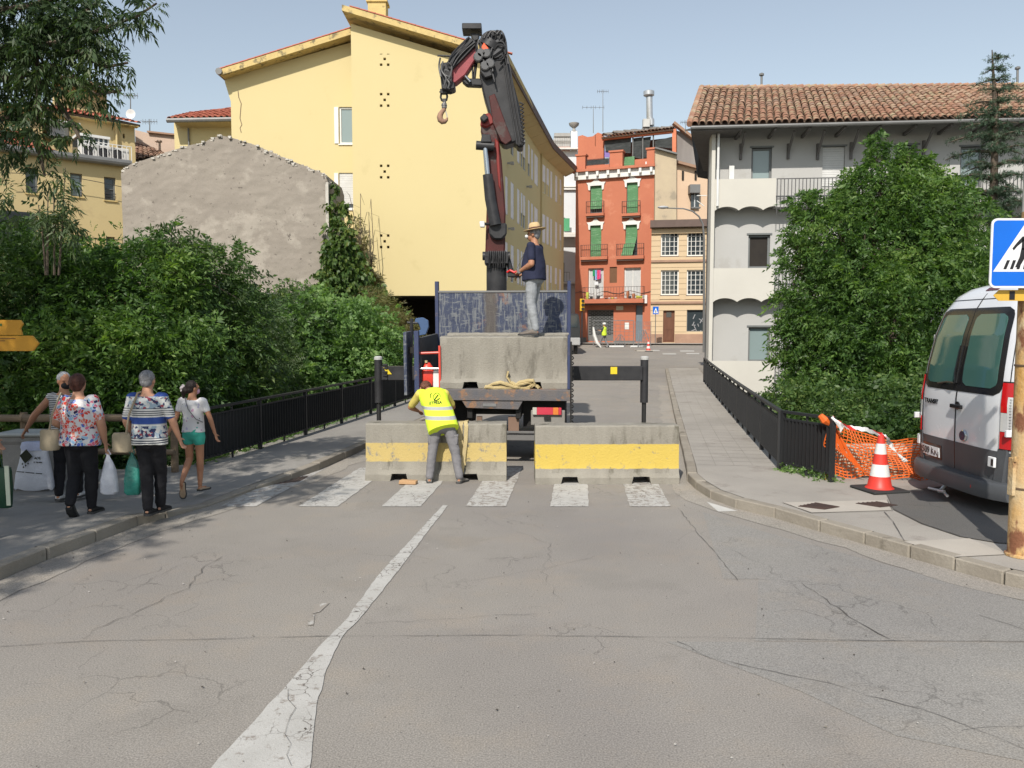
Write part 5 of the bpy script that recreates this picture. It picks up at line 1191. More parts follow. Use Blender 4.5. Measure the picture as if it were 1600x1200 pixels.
# ================================================================ rusty sign pole with crossing sign
RUST = mat('rusty_yellow_paint', (.50, .40, .25), (.50, .27, .07), scale=2.0, contrast=.5, c3=(.20, .085, .045), s3=2.2, thr3=.515, stretch=(2.2, 2.2, 1.0), bump=.5, bscale=25, c4=(.33, .15, .07), s4=5, thr4=.62, rough=.75)
sp0 = G(1597, 868, KH); SX, SY = sp0.x, sp0.y
sg = thing('crossing_sign', 'blue and white pedestrian crossing sign on a rusty yellow steel pole', 'road sign', (SX, SY, KH))
m = MB(); m.tube([(SX, SY, KH), (SX, SY, 3.4)], .128, 28); m.build('pole', RUST, sg, smooth=True)
m = MB(); m.lathe([(.15, 0), (.15, .02), (.129, .03)], (SX, SY, KH), 24); m.build('base_flange', RUST, sg)
for z in (.78, 1.95): m = MB(); m.lathe([(.1295, 0), (.135, .004), (.135, .018), (.1295, .022)], (SX, SY, z), 28); m.build('pole_band', plain('band_dark', (.12, .08, .05)), sg)
m = MB(); m.box(SX-.155, SX-.12, SY-.05, SY+.03, .72, 1.08); m.tube([(SX-.145, SY-.06, 1.05), (SX-.145, SY-.06, 1.1)], .014, 6); m.build('inspection_hatch', RUST, sg, bevel=.005)
za = P(1570, 450, SY-.2).z; zb2 = P(1570, 341, SY-.2).z; xa_ = P(1547.5, 400, SY-.2).x; S = zb2-za; yS = SY-.2
def rrect(x0, x1, z0, z1, r, y, n=6):
    out = []
    for cx, cz, a0 in ((x1-r, z0+r, -90), (x1-r, z1-r, 0), (x0+r, z1-r, 90), (x0+r, z0+r, 180)):
        for k in range(n+1): a = R(a0+90*k/n); out.append((cx+r*math.cos(a), y, cz+r*math.sin(a)))
    return out
BLUE = plain('sign_blue', (.0, .13, .62), .35, spec=.5, grain=.01, bump=0); WSG = plain('sign_white', (.74, .75, .76), .4, grain=.01, bump=0); SGK = plain('sign_black', (.015, .015, .017), .5, bump=0)
MB().prism(rrect(xa_, xa_+S, za, zb2, .055, yS+.012), (0, -.012, 0)).build('sign_plate', WSG, sg)
MB().prism(rrect(xa_+.018*S*1.6, xa_+S-.018*S*1.6, za+.03*S, zb2-.03*S, .04, yS-.0005), (0, -.0008, 0)).build('blue_field', BLUE, sg)
f = lambda u, v, d: (xa_+u*S, yS-d, za+v*S)
tri = [(.035, .235), (.5, .97), (.965, .235)]
MB().prism([f(u, v, .0020) for u, v in [(.045, .235), (.5, .955), (.955, .235)]], (0, -.0008, 0)).build('white_triangle', WSG, sg)
m = MB()
for k in range(7):
    u = .19+.095*k; m.prism([f(u, .27, .0035), (f(u+.045, .27, .0035)), f(u+.045+.055*(.9-.3*k*.5) , .40, .0035), f(u+.055*(.9-.3*k*.5), .40, .0035)], (0, -.0006, 0))
stuff(m.build('crossing_stripes', SGK, sg))
m = MB()
m.prism([f(.5+.035*math.cos(a*PI/8), .80+.04*math.sin(a*PI/8), .0047) for a in range(16)], (0, -.0006, 0))
for pl_ in ([(.45, .74), (.56, .74), (.57, .55), (.44, .55)], [(.44, .57), (.57, .57), (.50, .44), (.42, .30), (.36, .30), (.42, .45)], [(.50, .56), (.57, .56), (.60, .44), (.68, .31), (.62, .31), (.53, .44)], [(.45, .74), (.47, .68), (.38, .60), (.33, .54), (.31, .57), (.37, .65)], [(.55, .74), (.62, .64), (.68, .60), (.66, .57), (.59, .61), (.54, .68)]):
    m.prism([f(u, v, .0047) for u, v in pl_], (0, -.0006, 0))
stuff(m.build('walking_figure', SGK, sg, fix=False))
m = MB(); m.box(SX-.16, SX+.16, SY-.185, SY-.125, za+.07, za+.11); m.box(SX-.16, SX+.16, SY-.185, SY-.125, za+.45, za+.49); m.build('clamps', GUT, sg); 
YS = plain('sign_yellow', (.62, .38, .05), .5); q0 = P(1577, 470, SY-.15); q1 = P(1553, 453, SY-.15); zm = (q0.z+q1.z)/2
t2 = thing('route_sign', 'small yellow arrow-shaped route sign just under the blue crossing sign', 'sign', (SX-.1, SY-.15, q0.z))
MB().prism([(SX+.1, SY-.14, q0.z), (q1.x+.05, SY-.14, q0.z), (q1.x, SY-.14, zm), (q1.x+.05, SY-.14, q1.z), (SX+.1, SY-.14, q1.z)], (0, -.006, 0)).build('arrow_plate', YS, t2)
m = MB(); m.box(q0.x-.0, q0.x+.05, SY-.15, SY-.148, q0.z+.01, q1.z-.01); m.build('symbol_patch', SGK, t2)
# pale lamp post behind the sign
lp = thing('lamp_post', 'pale grey post rising behind the blue crossing sign at the right edge', 'post', (P(1601, 500, 16).x, 16, 0)); x = P(1598, 500, 16).x; m = MB(); m.tube([(x, 16, -4), (x, 16, 8.2)], [.13, .09], 14); m.build('shaft', plain('pale_concrete', (.42, .41, .38), .8), lp, smooth=True)
# ================================================================ crane truck
TR = thing('crane_truck', 'worn blue flatbed truck with folded black and red loader crane and extended outriggers', 'truck', (-.31, 13.2, 0))
TR.rotation_euler = (R(2.2), 0, R(-4.46)); bpy.context.view_layer.update()
TI = TR.matrix_basis.inverted()
def tl(mb, name, mt, par=TR, **k):   # world-space builder -> truck space
    mb.v = [tuple(TI@Vector(v)) for v in mb.v]; return mb.build(name, mt, par, local=True, **k)
def lo(mb, name, mt, par=TR, **k): return mb.build(name, mt, par, local=True, **k)
def scratched(name, base, rustamt=.6):
    m = mat(name, base, tuple(x*.7 for x in base), scale=3, contrast=.8, c3=(.26, .13, .075), s3=2.0, thr3=rustamt, bump=.3, bscale=40, rough=.65, coord='object', c4=(.10, .10, .11), s4=6, thr4=.63)
    n, l, bs, col, mix, ramp, nz, vec = MATS[name+'/out']
    out = col
    for rot, sc in (((0, 0, 0), (26, 26, 2.2)), ((0, 0, 0), (5, 5, 22)), ((0, .7, 0), (24, 24, 3))):
        mp = n.new('ShaderNodeMapping'); mp.inputs['Scale'].default_value = sc; mp.inputs['Rotation'].default_value = rot; l.new(vec, mp.inputs[0]); t = n.new('ShaderNodeTexNoise'); t.inputs['Scale'].default_value = 1; t.inputs['Detail'].default_value = 5; t.inputs['Roughness'].default_value = .7; l.new(mp.outputs[0], t.inputs['Vector'])
        out = mix(ramp(t.outputs['Fac'], .54, .62), out, (.17, .18, .19))
    pt = ramp(nz(2.2, 5, .6), .52, .6); out2 = mix(pt, out, col)
    sx_ = n.new('ShaderNodeSeparateXYZ'); l.new(vec, sx_.inputs[0]); ab = n.new('ShaderNodeMath'); ab.operation = 'ADD'; ab.inputs[1].default_value = .22; l.new(sx_.outputs[0], ab.inputs[0]); a2 = n.new('ShaderNodeMath'); a2.operation = 'ABSOLUTE'; l.new(ab.outputs[0], a2.inputs[0])
    nn_ = n.new('ShaderNodeMath'); nn_.operation = 'MULTIPLY_ADD'; nn_.inputs[1].default_value = .16; l.new(nz(4, 4, .6), nn_.inputs[0]); l.new(a2.outputs[0], nn_.inputs[2]); st_ = ramp(nn_.outputs[0], .235, .16)
    m5 = n.new('ShaderNodeMath'); m5.operation = 'MULTIPLY'; m5.inputs[1].default_value = .8; l.new(st_, m5.inputs[0]); out = mix(m5.outputs[0], out, (.10, .085, .07))
    l.new(out, bs.inputs['Base Color']); return m
BLUEP = scratched('scratched_blue', (.055, .068, .115), .60); BLUED = mat('dull_blue', (.035, .05, .12), (.05, .06, .11), scale=4, c3=(.18, .13, .1), s3=6, thr3=.62, rough=.55, bump=.15)
RUSTY = mat('rusty_deck', (.15, .13, .12), (.11, .11, .12), scale=5, c3=(.26, .15, .09), s3=4, thr3=.53, c4=(.33, .33, .34), s4=20, thr4=.68, bump=.4, bscale=40, coord='object'); BLK = mat('black_paint', (.022, .022, .024), (.04, .04, .042), scale=5, rough=.45, bump=.1, c3=(.10, .10, .10), s3=8, thr3=.66); SOOT = plain('chassis_dark', (.02, .019, .018), .8)
DGR = mat('board_inner_shade', (.085, .088, .092), (.065, .067, .07), scale=2, bump=.15)  # dark grey carries the shade on the board's inner face
hw = 1.28
lo(MB().box(-hw, hw, .0, 1.95, 1.16, 1.30), 'bed_floor', RUSTY, bevel=.008)
lo(MB().box(-hw-.01, hw+.005, -.05, -.002, 1.12, 1.305), 'tail_beam', RUSTY, bevel=.006)
lo(MB().prism([(-.53, -.03, 1.118), (-.45, -.03, .99), (.42, -.03, .97), (.50, -.03, 1.118)], (0, .05, 0)), 'tow_plate', RUSTY, bevel=.005)
lo(MB().box(-.17, .05, -.045, -.031, 1.02, 1.07), 'plate_lamp', plain('dull_steel', (.3, .3, .3), .4, metal=.5))
hb = lo(MB().box(-hw+.07, hw-.07, 1.80, 1.86, 1.31, 2.93), 'headboard', BLUEP, bevel=.006)
m = MB()
for z in (1.6, 2.0, 2.4, 2.86): m.box(-hw+.08, hw-.08, 1.861, 1.90, z, z+.07)
lo(m, 'headboard_rib', BLUED)
lo(MB().box(-hw+.06, hw-.06, 1.785, 1.875, 2.931, 2.965), 'headboard_cap', plain('worn_grey', (.2, .2, .2), .6))
for x in (-hw, hw-.065): lo(MB().box(x, x+.065, 1.78, 1.90, 1.3, 3.14), 'headboard_post', BLUED, bevel=.006)
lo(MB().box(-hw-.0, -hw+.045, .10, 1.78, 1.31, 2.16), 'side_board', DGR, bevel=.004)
lo(MB().box(hw-.045, hw, .02, 1.78, 1.31, 2.18), 'side_board', BLUED, bevel=.004)
lo(MB().box(-hw-.05, -hw+.03, -.02, .08, 1.15, 2.28), 'corner_post', BLUED, bevel=.005)
lo(MB().box(-hw-.22, -hw-.17, -.05, .42, 1.20, 2.26), 'folded_gate', BLUEP, bevel=.004)
lo(MB().box(-hw-.17, -hw-.05, .1, .16, 1.9, 2.0), 'gate_hinge', SOOT)
lo(MB().box(hw+.002, hw+.03, .0, .10, .72, 2.1), 'corner_post', SOOT, bevel=.004)
m = MB()
for k in range(14): m.tube([(hw+.035, .05, 1.95-.09*k), (hw+.055, .05, 1.92-.09*k), (hw+.035, .05, 1.89-.09*k)], .012, 5)
lo(m, 'lashing_chain', SOOT)['kind'] = 'stuff'
# chassis, rear lamps, mudguard, underrun bar, wheels
for x in (-.45, .37): lo(MB().box(x, x+.09, .05, 6.2, .80, 1.10), 'chassis_rail', SOOT, bevel=.01)
for y in (.3, 1.6, 3.2, 5.6): lo(MB().box(-.36, .37, y, y+.1, .84, 1.06), 'cross_member', SOOT)
lo(MB().box(-1.15, -.5, .4, .5, .5, 1.1), 'mudguard', SOOT); lo(MB().box(.48, 1.2, .35, .45, .62, 1.1), 'mudguard', SOOT)
lb = lo(MB().box(.63, 1.20, .02, .10, .70, .95), 'lamp_bracket', plain('dusty_grey', (.26, .245, .22), .8), bevel=.01)
for x0, x1, c, nm in ((.66, .73, (.5, .48, .42), 'reverse_lens'), (.731, 1.0, (.55, .05, .08), 'red_lens'), (1.001, 1.09, (.7, .22, .05), 'amber_lens'), (1.091, 1.14, (.55, .05, .08), 'red_lens')): lo(MB().box(x0, x1, -.03, .018, .885, 1.005), nm, plain(nm+'_m', c, .25, spec=.6), lb, bevel=.004)
lo(MB().box(.85, .96, -.02, .015, .80, .85), 'latch', SOOT, lb)
lo(MB().box(-1.0, -.75, .05, .12, .62, .95), 'lamp_bracket', plain('dusty_grey', (.26, .245, .22), .8), bevel=.01)
lo(MB().box(-1.1, 1.1, .10, .20, .42, .53), 'underrun_bar', plain('bar_grey', (.17, .165, .16), .6), bevel=.008)
lo(MB().box(-1.1, 1.1, .06, .09, .56, .59), 'underrun_strip', plain('bar_grey', (.17, .165, .16), .6))
for x in (-.3, .24, .33): lo(MB().box(x, x+.09, .12, .2, .58, .82), 'hanger', plain('primer_brown', (.22, .14, .10), .8))
m = MB(); TY = mat('tyre', (.03, .03, .03), (.05, .048, .045), bump=.3, rough=.9)
def wheel(x, y, r=.5, w=.27, par=TR, z=None):
    o = lo(MB().lathe([(r*.55, -w/2), (r*.93, -w/2), (r, -w/2+.04), (r, w/2-.04), (r*.93, w/2), (r*.55, w/2)], (x, y, r+.02 if z is None else z), 28, axis='x'), 'wheel', TY, par, smooth=True)
    lo(MB().lathe([(r*.54, -w*.3), (r*.5, -w*.42), (.1, -w*.2), (.08, w*.2), (r*.5, w*.42), (r*.54, w*.3)], (x, y, r+.02 if z is None else z), 24, axis='x'), 'rim', plain('rim_grey', (.3, .3, .3), .5, metal=.4), o, smooth=True)
for x in (-1.08, -.78, .78, 1.08): wheel(x, 1.15, z=.47)
for x in (-1.05, 1.05): wheel(x, 4.6, z=.33)
cabm = plain('cab_blue', (.03, .07, .24), .35, coat=.4)
m = MB(); prof_c = [(3.25, .75), (3.25, 2.75), (3.45, 2.92), (4.6, 2.92), (5.25, 2.1), (5.4, 1.5), (5.4, .62), (5.0, .55), (4.95, .9), (4.3, .95), (4.2, .6)]
m.prism([(-1.2, y, z) for y, z in prof_c], (2.4, 0, 0)); lo(m, 'cab', cabm, bevel=.03)
for x in (-1.21, 1.205): lo(MB().prism([(x, 3.9, 1.75), (x, 5.0, 1.75), (x, 4.55, 2.65), (x, 3.9, 2.65)], (.01, 0, 0)), 'side_window', GL)
lo(MB().prism([(-1.05, 4.72, 2.78), (1.05, 4.72, 2.78), (1.05, 5.24, 2.1), (-1.05, 5.24, 2.1)], (0, .02, .02)), 'windscreen', GL); lo(MB().box(-.8, .8, 3.235, 3.249, 1.9, 2.6), 'rear_window', GL)
lo(MB().box(-1.1, 1.1, 5.401, 5.45, .62, .95), 'bumper', SOOT, bevel=.02)
# mirror on its bracket, left
m = MB(); ring = [(0, -.17), (.12, -.15), (.18, 0), (.17, .13), (.06, .19), (-.08, .17), (-.10, .08), (-.02, .07), (.02, -.05), (-.08, -.1), (-.08, -.16)]
c = P(656, 511, 15.6); tl(MB().prism([(c.x+x, c.y-.04, c.z+z) for x, z in ring], (0, .09, 0)), 'mirror_housing', plain('mirror_blue', (.06, .11, .22), .35), bevel=.012)
p = P(643, 498, 15.5); q = P(643, 560, 15.5); tl(MB().tube([p, q], .035, 8).tube([P(636, 504, 15.5), P(652, 505, 15.5)], .025, 6), 'mirror_arm', BLK)
# outriggers
YC = 15.6
for side, x0, x1, lx in ((-1, 597, 650, 591), (1, 890, 1003, 1007)):
    a = P(x0, 572, YC); b = P(x1, 594, YC)
    tl(MB().box(a.x, b.x, YC-.10, YC+.10, b.z, a.z), 'outrigger_beam', BLK, bevel=.012)
    c = P(lx, 562, YC); tl(MB().tube([(c.x, YC, c.z), (c.x, YC, c.z-.85)], .078, 14), 'outrigger_leg', BLK, smooth=True)
    tl(MB().tube([(c.x, YC, c.z-.85), (c.x, YC, .06)], .045, 12), 'outrigger_rod', plain('rod_dark', (.06, .06, .06), .3, metal=.5), smooth=True)
    tl(MB().lathe([(.16, .0), (.16, .03), (.06, .06), (.05, .09)], (c.x, YC, prof(YC)), 16), 'foot_pad', BLK)
    tl(MB().lathe([(.085, 0), (.085, .05), (.05, .07)], (c.x, YC, c.z), 14), 'leg_cap', plain('cap_pale', (.45, .45, .43), .5))
    m = MB(); 
    for k in range(5): m.tube([(c.x-side*.11, YC-.09, c.z-.1-.07*k), (c.x-side*.20, YC-.12, c.z-.1-.07*k)], .022, 7)
    if side < 0: tl(m, 'valve_fittings', BLK)['kind'] = 'stuff'
mk_ = plain('marker_yellow', (.75, .58, .03), .4); mkk = plain('marker_black', (.02, .02, .02), .5)
c = P(600, 574, YC); m = MB(); tl(MB().box(c.x, c.x+.17, YC-.108, YC-.101, c.z-.13, c.z), 'reflector', mkk); tl(MB().prism([(c.x+.0, YC-.112, c.z-.0), (c.x+.07, YC-.112, c.z), (c.x+.17, YC-.112, c.z-.13), (c.x+.09, YC-.112, c.z-.13)], (0, .003, 0)), 'reflector_stripe', mk_)
c = P(953, 573, YC); tl(MB().box(c.x, c.x+.13, YC-.108, YC-.101, c.z-.14, c.z), 'reflector', mk_)
# ---- crane
CRED = mat('crane_red', (.075, .016, .014), (.05, .014, .012), scale=3, rough=.5, bump=.1, c3=(.07, .05, .045), s3=4, thr3=.56); CPNK = mat('crane_faded_red', (.30, .065, .075), (.24, .05, .058), scale=3, rough=.5, bump=.1, c3=(.2, .06, .06), s3=5, thr3=.6); CHR = plain('chrome', (.55, .56, .58), .15, metal=.95)
def pp(poly, Y, th, name, mt, par=TR, bevel=.012): return tl(MB().prism([P(x, y, Y-th/2) for x, y in poly], (0, th, 0)), name, mt, par, bevel=bevel)
def tb(pts, r, Y, name, mt, par=TR, n=10): 
    return tl(MB().tube([P(x, y, Y if len(q) == 0 else Y+q[0]) for x, y, *q in pts], r, n), name, mt, par, smooth=True)
c = P(776, 470, YC); tl(MB().lathe([(.42, 0), (.42, .25), (.28, .35), (.25, .9)], (c.x, YC, 1.25), 20), 'slew_base', BLK)
tb([(776, 520), (776, 408)], .20, YC, 'crane_column', BLK, n=22)
pp([(757, 412), (794, 412), (795, 393), (757, 393)], YC-.0, .56, 'column_head', BLK)
tb([(754, 400, -.2), (797, 400, -.2)], .085, YC, 'column_pin', BLK)
m = MB()
for k in range(9):
    x = 764+3.1*k; m.tube([P(x, 392, YC-.3), P(x+RND.uniform(-1, 1), 402, YC-.33), P(x+RND.uniform(-2, 2), 418, YC-.24)], .014, 5)
stuff(tl(m, 'hydraulic_hoses', BLK, smooth=True))
pp([(758, 396), (789, 396), (790, 330), (784, 250), (778, 205), (770, 178), (752, 184), (751, 205), (760, 232), (761, 300)], YC, .34, 'inner_boom', CRED, bevel=.03)
pp([(773, 215), (779, 222), (783, 300), (779, 290)], YC-.18, .03, 'boom_painted_highlight', plain('crane_bright_red', (.22, .025, .02), .45))  # brighter red strip paints a highlight along the inner boom
tb([(762, 273, -.30), (766, 310, -.30), (774, 352, -.30)], [.095, .105, .11], YC, 'lift_cylinder', BLK, n=16)
tb([(758, 228, -.30), (762, 276, -.30)], .05, YC, 'lift_rod', CHR)
tb([(744, 227, -.28), (772, 229, -.28)], [.085, .085], YC, 'boom_pin', BLK, n=16)
pp([(751, 222), (768, 222), (766, 210), (753, 209)], YC-.28, .2, 'clevis', BLK)
pp([(764, 350), (792, 348), (792, 366), (784, 374), (772, 374), (764, 366)], YC-.22, .14, 'cylinder_foot', BLK, bevel=.03)
pp([(749, 345.5), (757, 345.5), (757.5, 355), (750, 355)], YC-.35, .08, 'work_lamp', plain('lamp_white', (.7, .7, .68), .3))
tb([(758, 350, -.3), (766, 350, -.25)], .03, YC, 'lamp_arm', BLK)
pp([(789, 400), (797, 402), (803, 424), (799, 432), (793, 420)], YC-.1, .2, 'hose_cover', BLK, bevel=.03)
pp([(752, 180), (765, 175), (777, 190), (760, 200), (750, 197)], YC-.12, .16, 'boom_link', plain('crane_bright_red', (.22, .025, .02), .45), bevel=.03)
pp([(749, 184), (757, 176), (764, 184), (756, 191)], YC-.26, .14, 'valve_block', BLK, bevel=.02)
# outer boom pack: several nested black sections side by side
pp([(752, 74), (776, 58), (790, 84), (812, 165), (818, 208), (818, 230), (809, 230), (805, 222), (789, 227), (782, 222), (768, 190), (756, 150), (749, 118)], YC+.02, .42, 'outer_boom', BLK, bevel=.03)
pp([(764, 150), (773, 146), (800, 219), (790, 226), (783, 221), (770, 192)], YC-.215, .05, 'boom_side_plate', CRED)
for k, (xa, xb) in enumerate([(783, 808), (788, 813), (793, 818)]): pp([(xa, 82+k*4), (xa+2.2, 82+k*4), (xb+1.5, 226), (xb-1.2, 226)], YC-.22-.03*k, .05, 'boom_rib', BLK, bevel=.006)
m = MB()
for k in range(11):
    m.tube([P(812+.5*k*.6, 160+6*k, YC-.3), P(818+.4*k*.5, 163+6*k, YC-.34), P(813+.5*k*.6, 167+6*k, YC-.3)], .017, 5)
stuff(tl(m, 'hose_guides', BLK, smooth=True))
tb([(770, 68, -.1), (764, 78, -.1)], [.24, .24], YC, 'knuckle', BLK, n=18)
tl(MB().lathe([(.26, -.24), (.26, .24)], P(770, 76, YC), 22, axis='y'), 'knuckle_pin', BLK)
pp([(757, 72), (775, 60), (783, 58), (788, 66), (787, 78), (770, 90), (760, 90)], YC-.08, .4, 'knuckle_arm', plain('knuckle_grey', (.07, .07, .075), .4), bevel=.03)
pp([(756, 66), (764, 76), (756, 82), (752, 74)], YC-.34, .03, 'hazard_mark', plain('hazard_orange', (.85, .13, .05), .5))
rk = random.Random(12)
def hose(pts, r=.017, Y=YC-.3, name='hose'):
    P3 = [P(x, y, Y+rk.uniform(-.04, .04)) for x, y in pts]; out = []
    for i in range(len(P3)-1):
        p0 = P3[max(i-1, 0)]; p1 = P3[i]; p2 = P3[i+1]; p3 = P3[min(i+2, len(P3)-1)]
        for k in range(6):
            t = k/6; out.append(.5*((2*p1)+(p2-p0)*t+(2*p0-5*p1+4*p2-p3)*t*t+(3*p1-p0-3*p2+p3)*t**3))
    out.append(P3[-1]); return out
m = MB()
for pts in [[(756, 60), (762, 50), (768, 56), (766, 66)], [(762, 58), (768, 49), (775, 52), (774, 62)], [(770, 56), (776, 48), (782, 52), (780, 62)], [(776, 54), (782, 48), (787, 56), (786, 70), (790, 85)], [(768, 110), (766, 85), (774, 68), (786, 66), (790, 80), (786, 92), (776, 94)], [(770, 112), (769, 90), (776, 72), (787, 72), (789, 84), (780, 92)], [(766, 108), (771, 120), (773, 128), (770, 116)], [(748, 62), (746, 75), (750, 88), (757, 96)], [(745, 66), (744, 80), (749, 92), (756, 88)], [(752, 92), (758, 98), (763, 90), (768, 96)], [(786, 52), (790, 64), (792, 82), (794, 100)], [(706, 100), (712, 88), (724, 74), (738, 62)], [(708, 103), (716, 90), (728, 77), (742, 66)], [(700, 98), (707, 84), (720, 70), (733, 58)]]:
    m.tube(hose(pts), .017, 6)
stuff(tl(m, 'hydraulic_hoses', BLK, smooth=True))
for c_ in ((752, 84), (747, 90), (760, 84), (766, 100), (758, 104)):
    tl(MB().lathe([(.07, -.06), (.09, -.05), (.09, .05), (.07, .06)], P(c_[0], c_[1], YC-.3), 10, axis='y'), 'valve', plain('valve_grey', (.1, .1, .1), .4, metal=.4))
pp([(750, 96), (765, 100), (770, 118), (758, 122), (750, 112)], YC-.22, .2, 'valve_block', BLK, bevel=.02)
# jib
pp([(704, 108), (741, 72), (747, 76), (746, 88), (727, 117), (711, 130), (705, 128)], YC-.1, .26, 'jib', CPNK, bevel=.02)
pp([(697, 98), (730, 57), (743, 62), (744, 72), (706, 110), (700, 108)], YC-.12, .30, 'jib_upper_section', BLK, bevel=.02)
for k in range(3): pp([(701+3*k, 99+3*k), (703+3*k, 100+3*k), (739+2.0*k, 63+3.5*k), (737+2*k, 62+3.5*k)], YC-.28, .04, 'jib_rail', BLK, bevel=.004)
pp([(688, 98), (705, 96), (709, 112), (711, 138), (702, 141), (690, 139), (688, 120)], YC-.08, .30, 'jib_tip', BLK, bevel=.02)
m = MB()
for pts in [[(692, 96), (690, 110), (697, 122), (694, 134)], [(700, 98), (706, 104), (703, 120), (698, 128)], [(688, 90), (686, 104), (689, 120)], [(702, 112), (695, 110), (697, 118), (704, 120)], [(698, 124), (702, 130), (700, 138)]]: m.tube(hose(pts), .017, 6)
stuff(tl(m, 'jib_hoses', plain('hose_grey', (.10, .10, .10), .5), smooth=True))
tb([(683.5, 87), (710, 88)], .016, YC-.2, 'tip_bar', BLK)
tl(MB().box(*(lambda a, b: (a.x, b.x, YC-.25, YC+.15, b.z, a.z))(P(723, 43.5, YC), P(753, 52.5, YC))), 'winch_box', BLK, bevel=.01)
pp([(735, 52), (749, 52), (747, 62), (740, 64)], YC-.05, .2, 'winch_neck', BLK)
pp([(721, 126), (728, 122), (750, 122), (757, 128), (752, 134), (729, 133)], YC-.08, .18, 'jib_link', BLK, bevel=.02)
tb([(744, 97), (741, 122)], .03, YC-.1, 'link_rod', BLK); tb([(738, 95), (739, 134)], .016, YC-.15, 'link_rod', BLK)
tb([(727, 119), (735, 128)], .03, YC-.2, 'link_rod', CHR)
# hook hanging from the tip
hk = thing('crane_hook', 'rusty orange crane hook hanging from a shackle at the jib tip', 'hook', tuple(P(693, 142, YC-.08)))
YH = YC-.08
m = MB(); m.box(*(lambda a, b: (a.x, b.x, YH-.06, YH+.06, b.z, a.z))(P(688, 140, YH), P(699, 147, YH))); m.tube([P(686.5, 143.5, YH), P(706, 145, YH)], .018, 6); m.build('yoke', BLK, hk, bevel=.006)
m = MB(); m.tube([P(689.5, 146, YH), P(688.5, 152, YH), P(690.5, 157, YH), P(694, 158.5, YH), P(697.5, 156.5, YH), P(698.8, 151, YH), P(698, 146, YH)], .02, 8); m.build('shackle', BLK, hk, smooth=True)
m = MB(); m.tube([P(694, 155, YH), P(694.5, 160, YH), P(694, 165, YH)], [.05, .03, .06], 10); m.tube([P(694, 162, YH), P(694.2, 169, YH)], .05, 10); m.build('swivel', plain('swivel_grey', (.22, .21, .2), .4, metal=.5), hk, smooth=True)
hp = []; 
for k in range(23):
    a = R(70-k*13.2-0); hp.append((693.2+6.4*math.cos(a+R(35))*.98, 182.5-8.0*math.sin(a+R(35))))
hp = [(694.5, 167), (694, 171), (691, 174.5), (688.3, 178.5), (687.2, 183), (688.3, 187.3), (691.5, 190), (695.2, 189.8), (698, 187.3), (699.2, 183.6)]
m = MB(); m.tube([P(x, y, YH) for x, y in hp], [.035, .04, .045, .052, .058, .06, .056, .045, .03, .012], 10); m.build('hook_body', mat('hook_rust', (.34, .20, .13), (.25, .15, .11), scale=12, rough=.7, bump=.3), hk, smooth=True)
m = MB(); m.tube([P(695, 171, YH), P(697.5, 177, YH), P(699, 184, YH)], .010, 6); m.build('safety_latch', plain('latch_pale', (.5, .48, .44), .4), hk, smooth=True)
# ---- load: two concrete blocks, strap, ladder, fuel can
def ontruck(x, y, z): return TR.matrix_basis@Vector((x, y, z))
for k, (yy_, hh) in enumerate([(.42, .87), (1.06, .90)]):
    w = ontruck(.145+.02*k, yy_, 1.302); o = barrier('concrete_barrier', ['stained grey concrete block at the rear of the truck bed, strap at its foot', 'concrete block on the truck bed hidden behind the rear block, against the headboard'][k], tuple(w), R(-1.2), CB, seed=3+k, H=hh); o.rotation_euler = (R(2.2), 0, R(-1.2))
t = thing('lifting_strap', 'crumpled pale yellow lifting strap piled at the foot of the block on the truck', 'strap', tuple(ontruck(.1, .05, 1.31)))
rk = random.Random(6); zb_ = ontruck(.1, .05, 1.31).z; y0 = ontruck(0, .05, 0).y
def sx(px): return P(px, 600, y0).x
def szz(py): return P(800, py, y0).z
for pth in ([(757, 606), (768, 600), (781, 597), (795, 601), (806, 604), (818, 605)], [(766, 606), (782, 603), (796, 605), (812, 606.5), (826, 604), (834, 598)], [(790, 598), (800, 603), (810, 598), (822, 595), (833, 594), (836, 600), (828, 605), (815, 605)], [(794, 580), (792, 588), (798, 597), (808, 601), (820, 598), (830, 597), (838, 603), (843, 606)], [(758, 604), (775, 605.5), (800, 606), (828, 606)]):
    pts = [Vector((sx(x), y0-.03+rk.uniform(-.02, .05), max(zb_+.01, szz(y)))) for x, y in pth]; out = []
    for i in range(len(pts)-1):
        for k in range(5): out.append(pts[i].lerp(pts[i+1], k/5)+Vector((0, 0, .004*math.sin(k))))
    ribbon(out+[pts[-1]], .085, (0, 1, .35), th=.024, par=t)
LADR = plain('ladder_red', (.60, .07, .045), .4); ALU = plain('aluminium', (.50, .50, .50), .35, metal=.6)
Yl = ontruck(0, .12, 0).y; t = thing('ladder', 'short red and silver ladder standing on the truck bed left of the block', 'ladder', tuple(P(670, 607, Yl)))
a = P(653.5, 583, Yl); b = P(653.5, 540, Yl); MB().beam((a.x, Yl, a.z), (b.x, Yl+.0, b.z), .035, .04).build('stile', ALU, t)
a = P(687.5, 606, Yl); b = P(686.5, 540, Yl); MB().beam((a.x, Yl, a.z), (b.x, Yl, b.z), .035, .04).build('stile', LADR, t)
a = P(655, 552, Yl); b = P(686, 551, Yl); MB().tube([a, b], .022, 8).build('rung', LADR, t); a = P(654, 576, Yl); b = P(686, 576, Yl); MB().tube([a, b], .018, 8).build('rung', ALU, t)
c = P(668.5, 590, Yl+.15); t = thing('fuel_can', 'red plastic fuel can hanging behind the ladder on the truck bed', 'fuel can', (c.x, Yl+.15, ontruck(0, .2, 1.31).z)); z0 = t.location.z
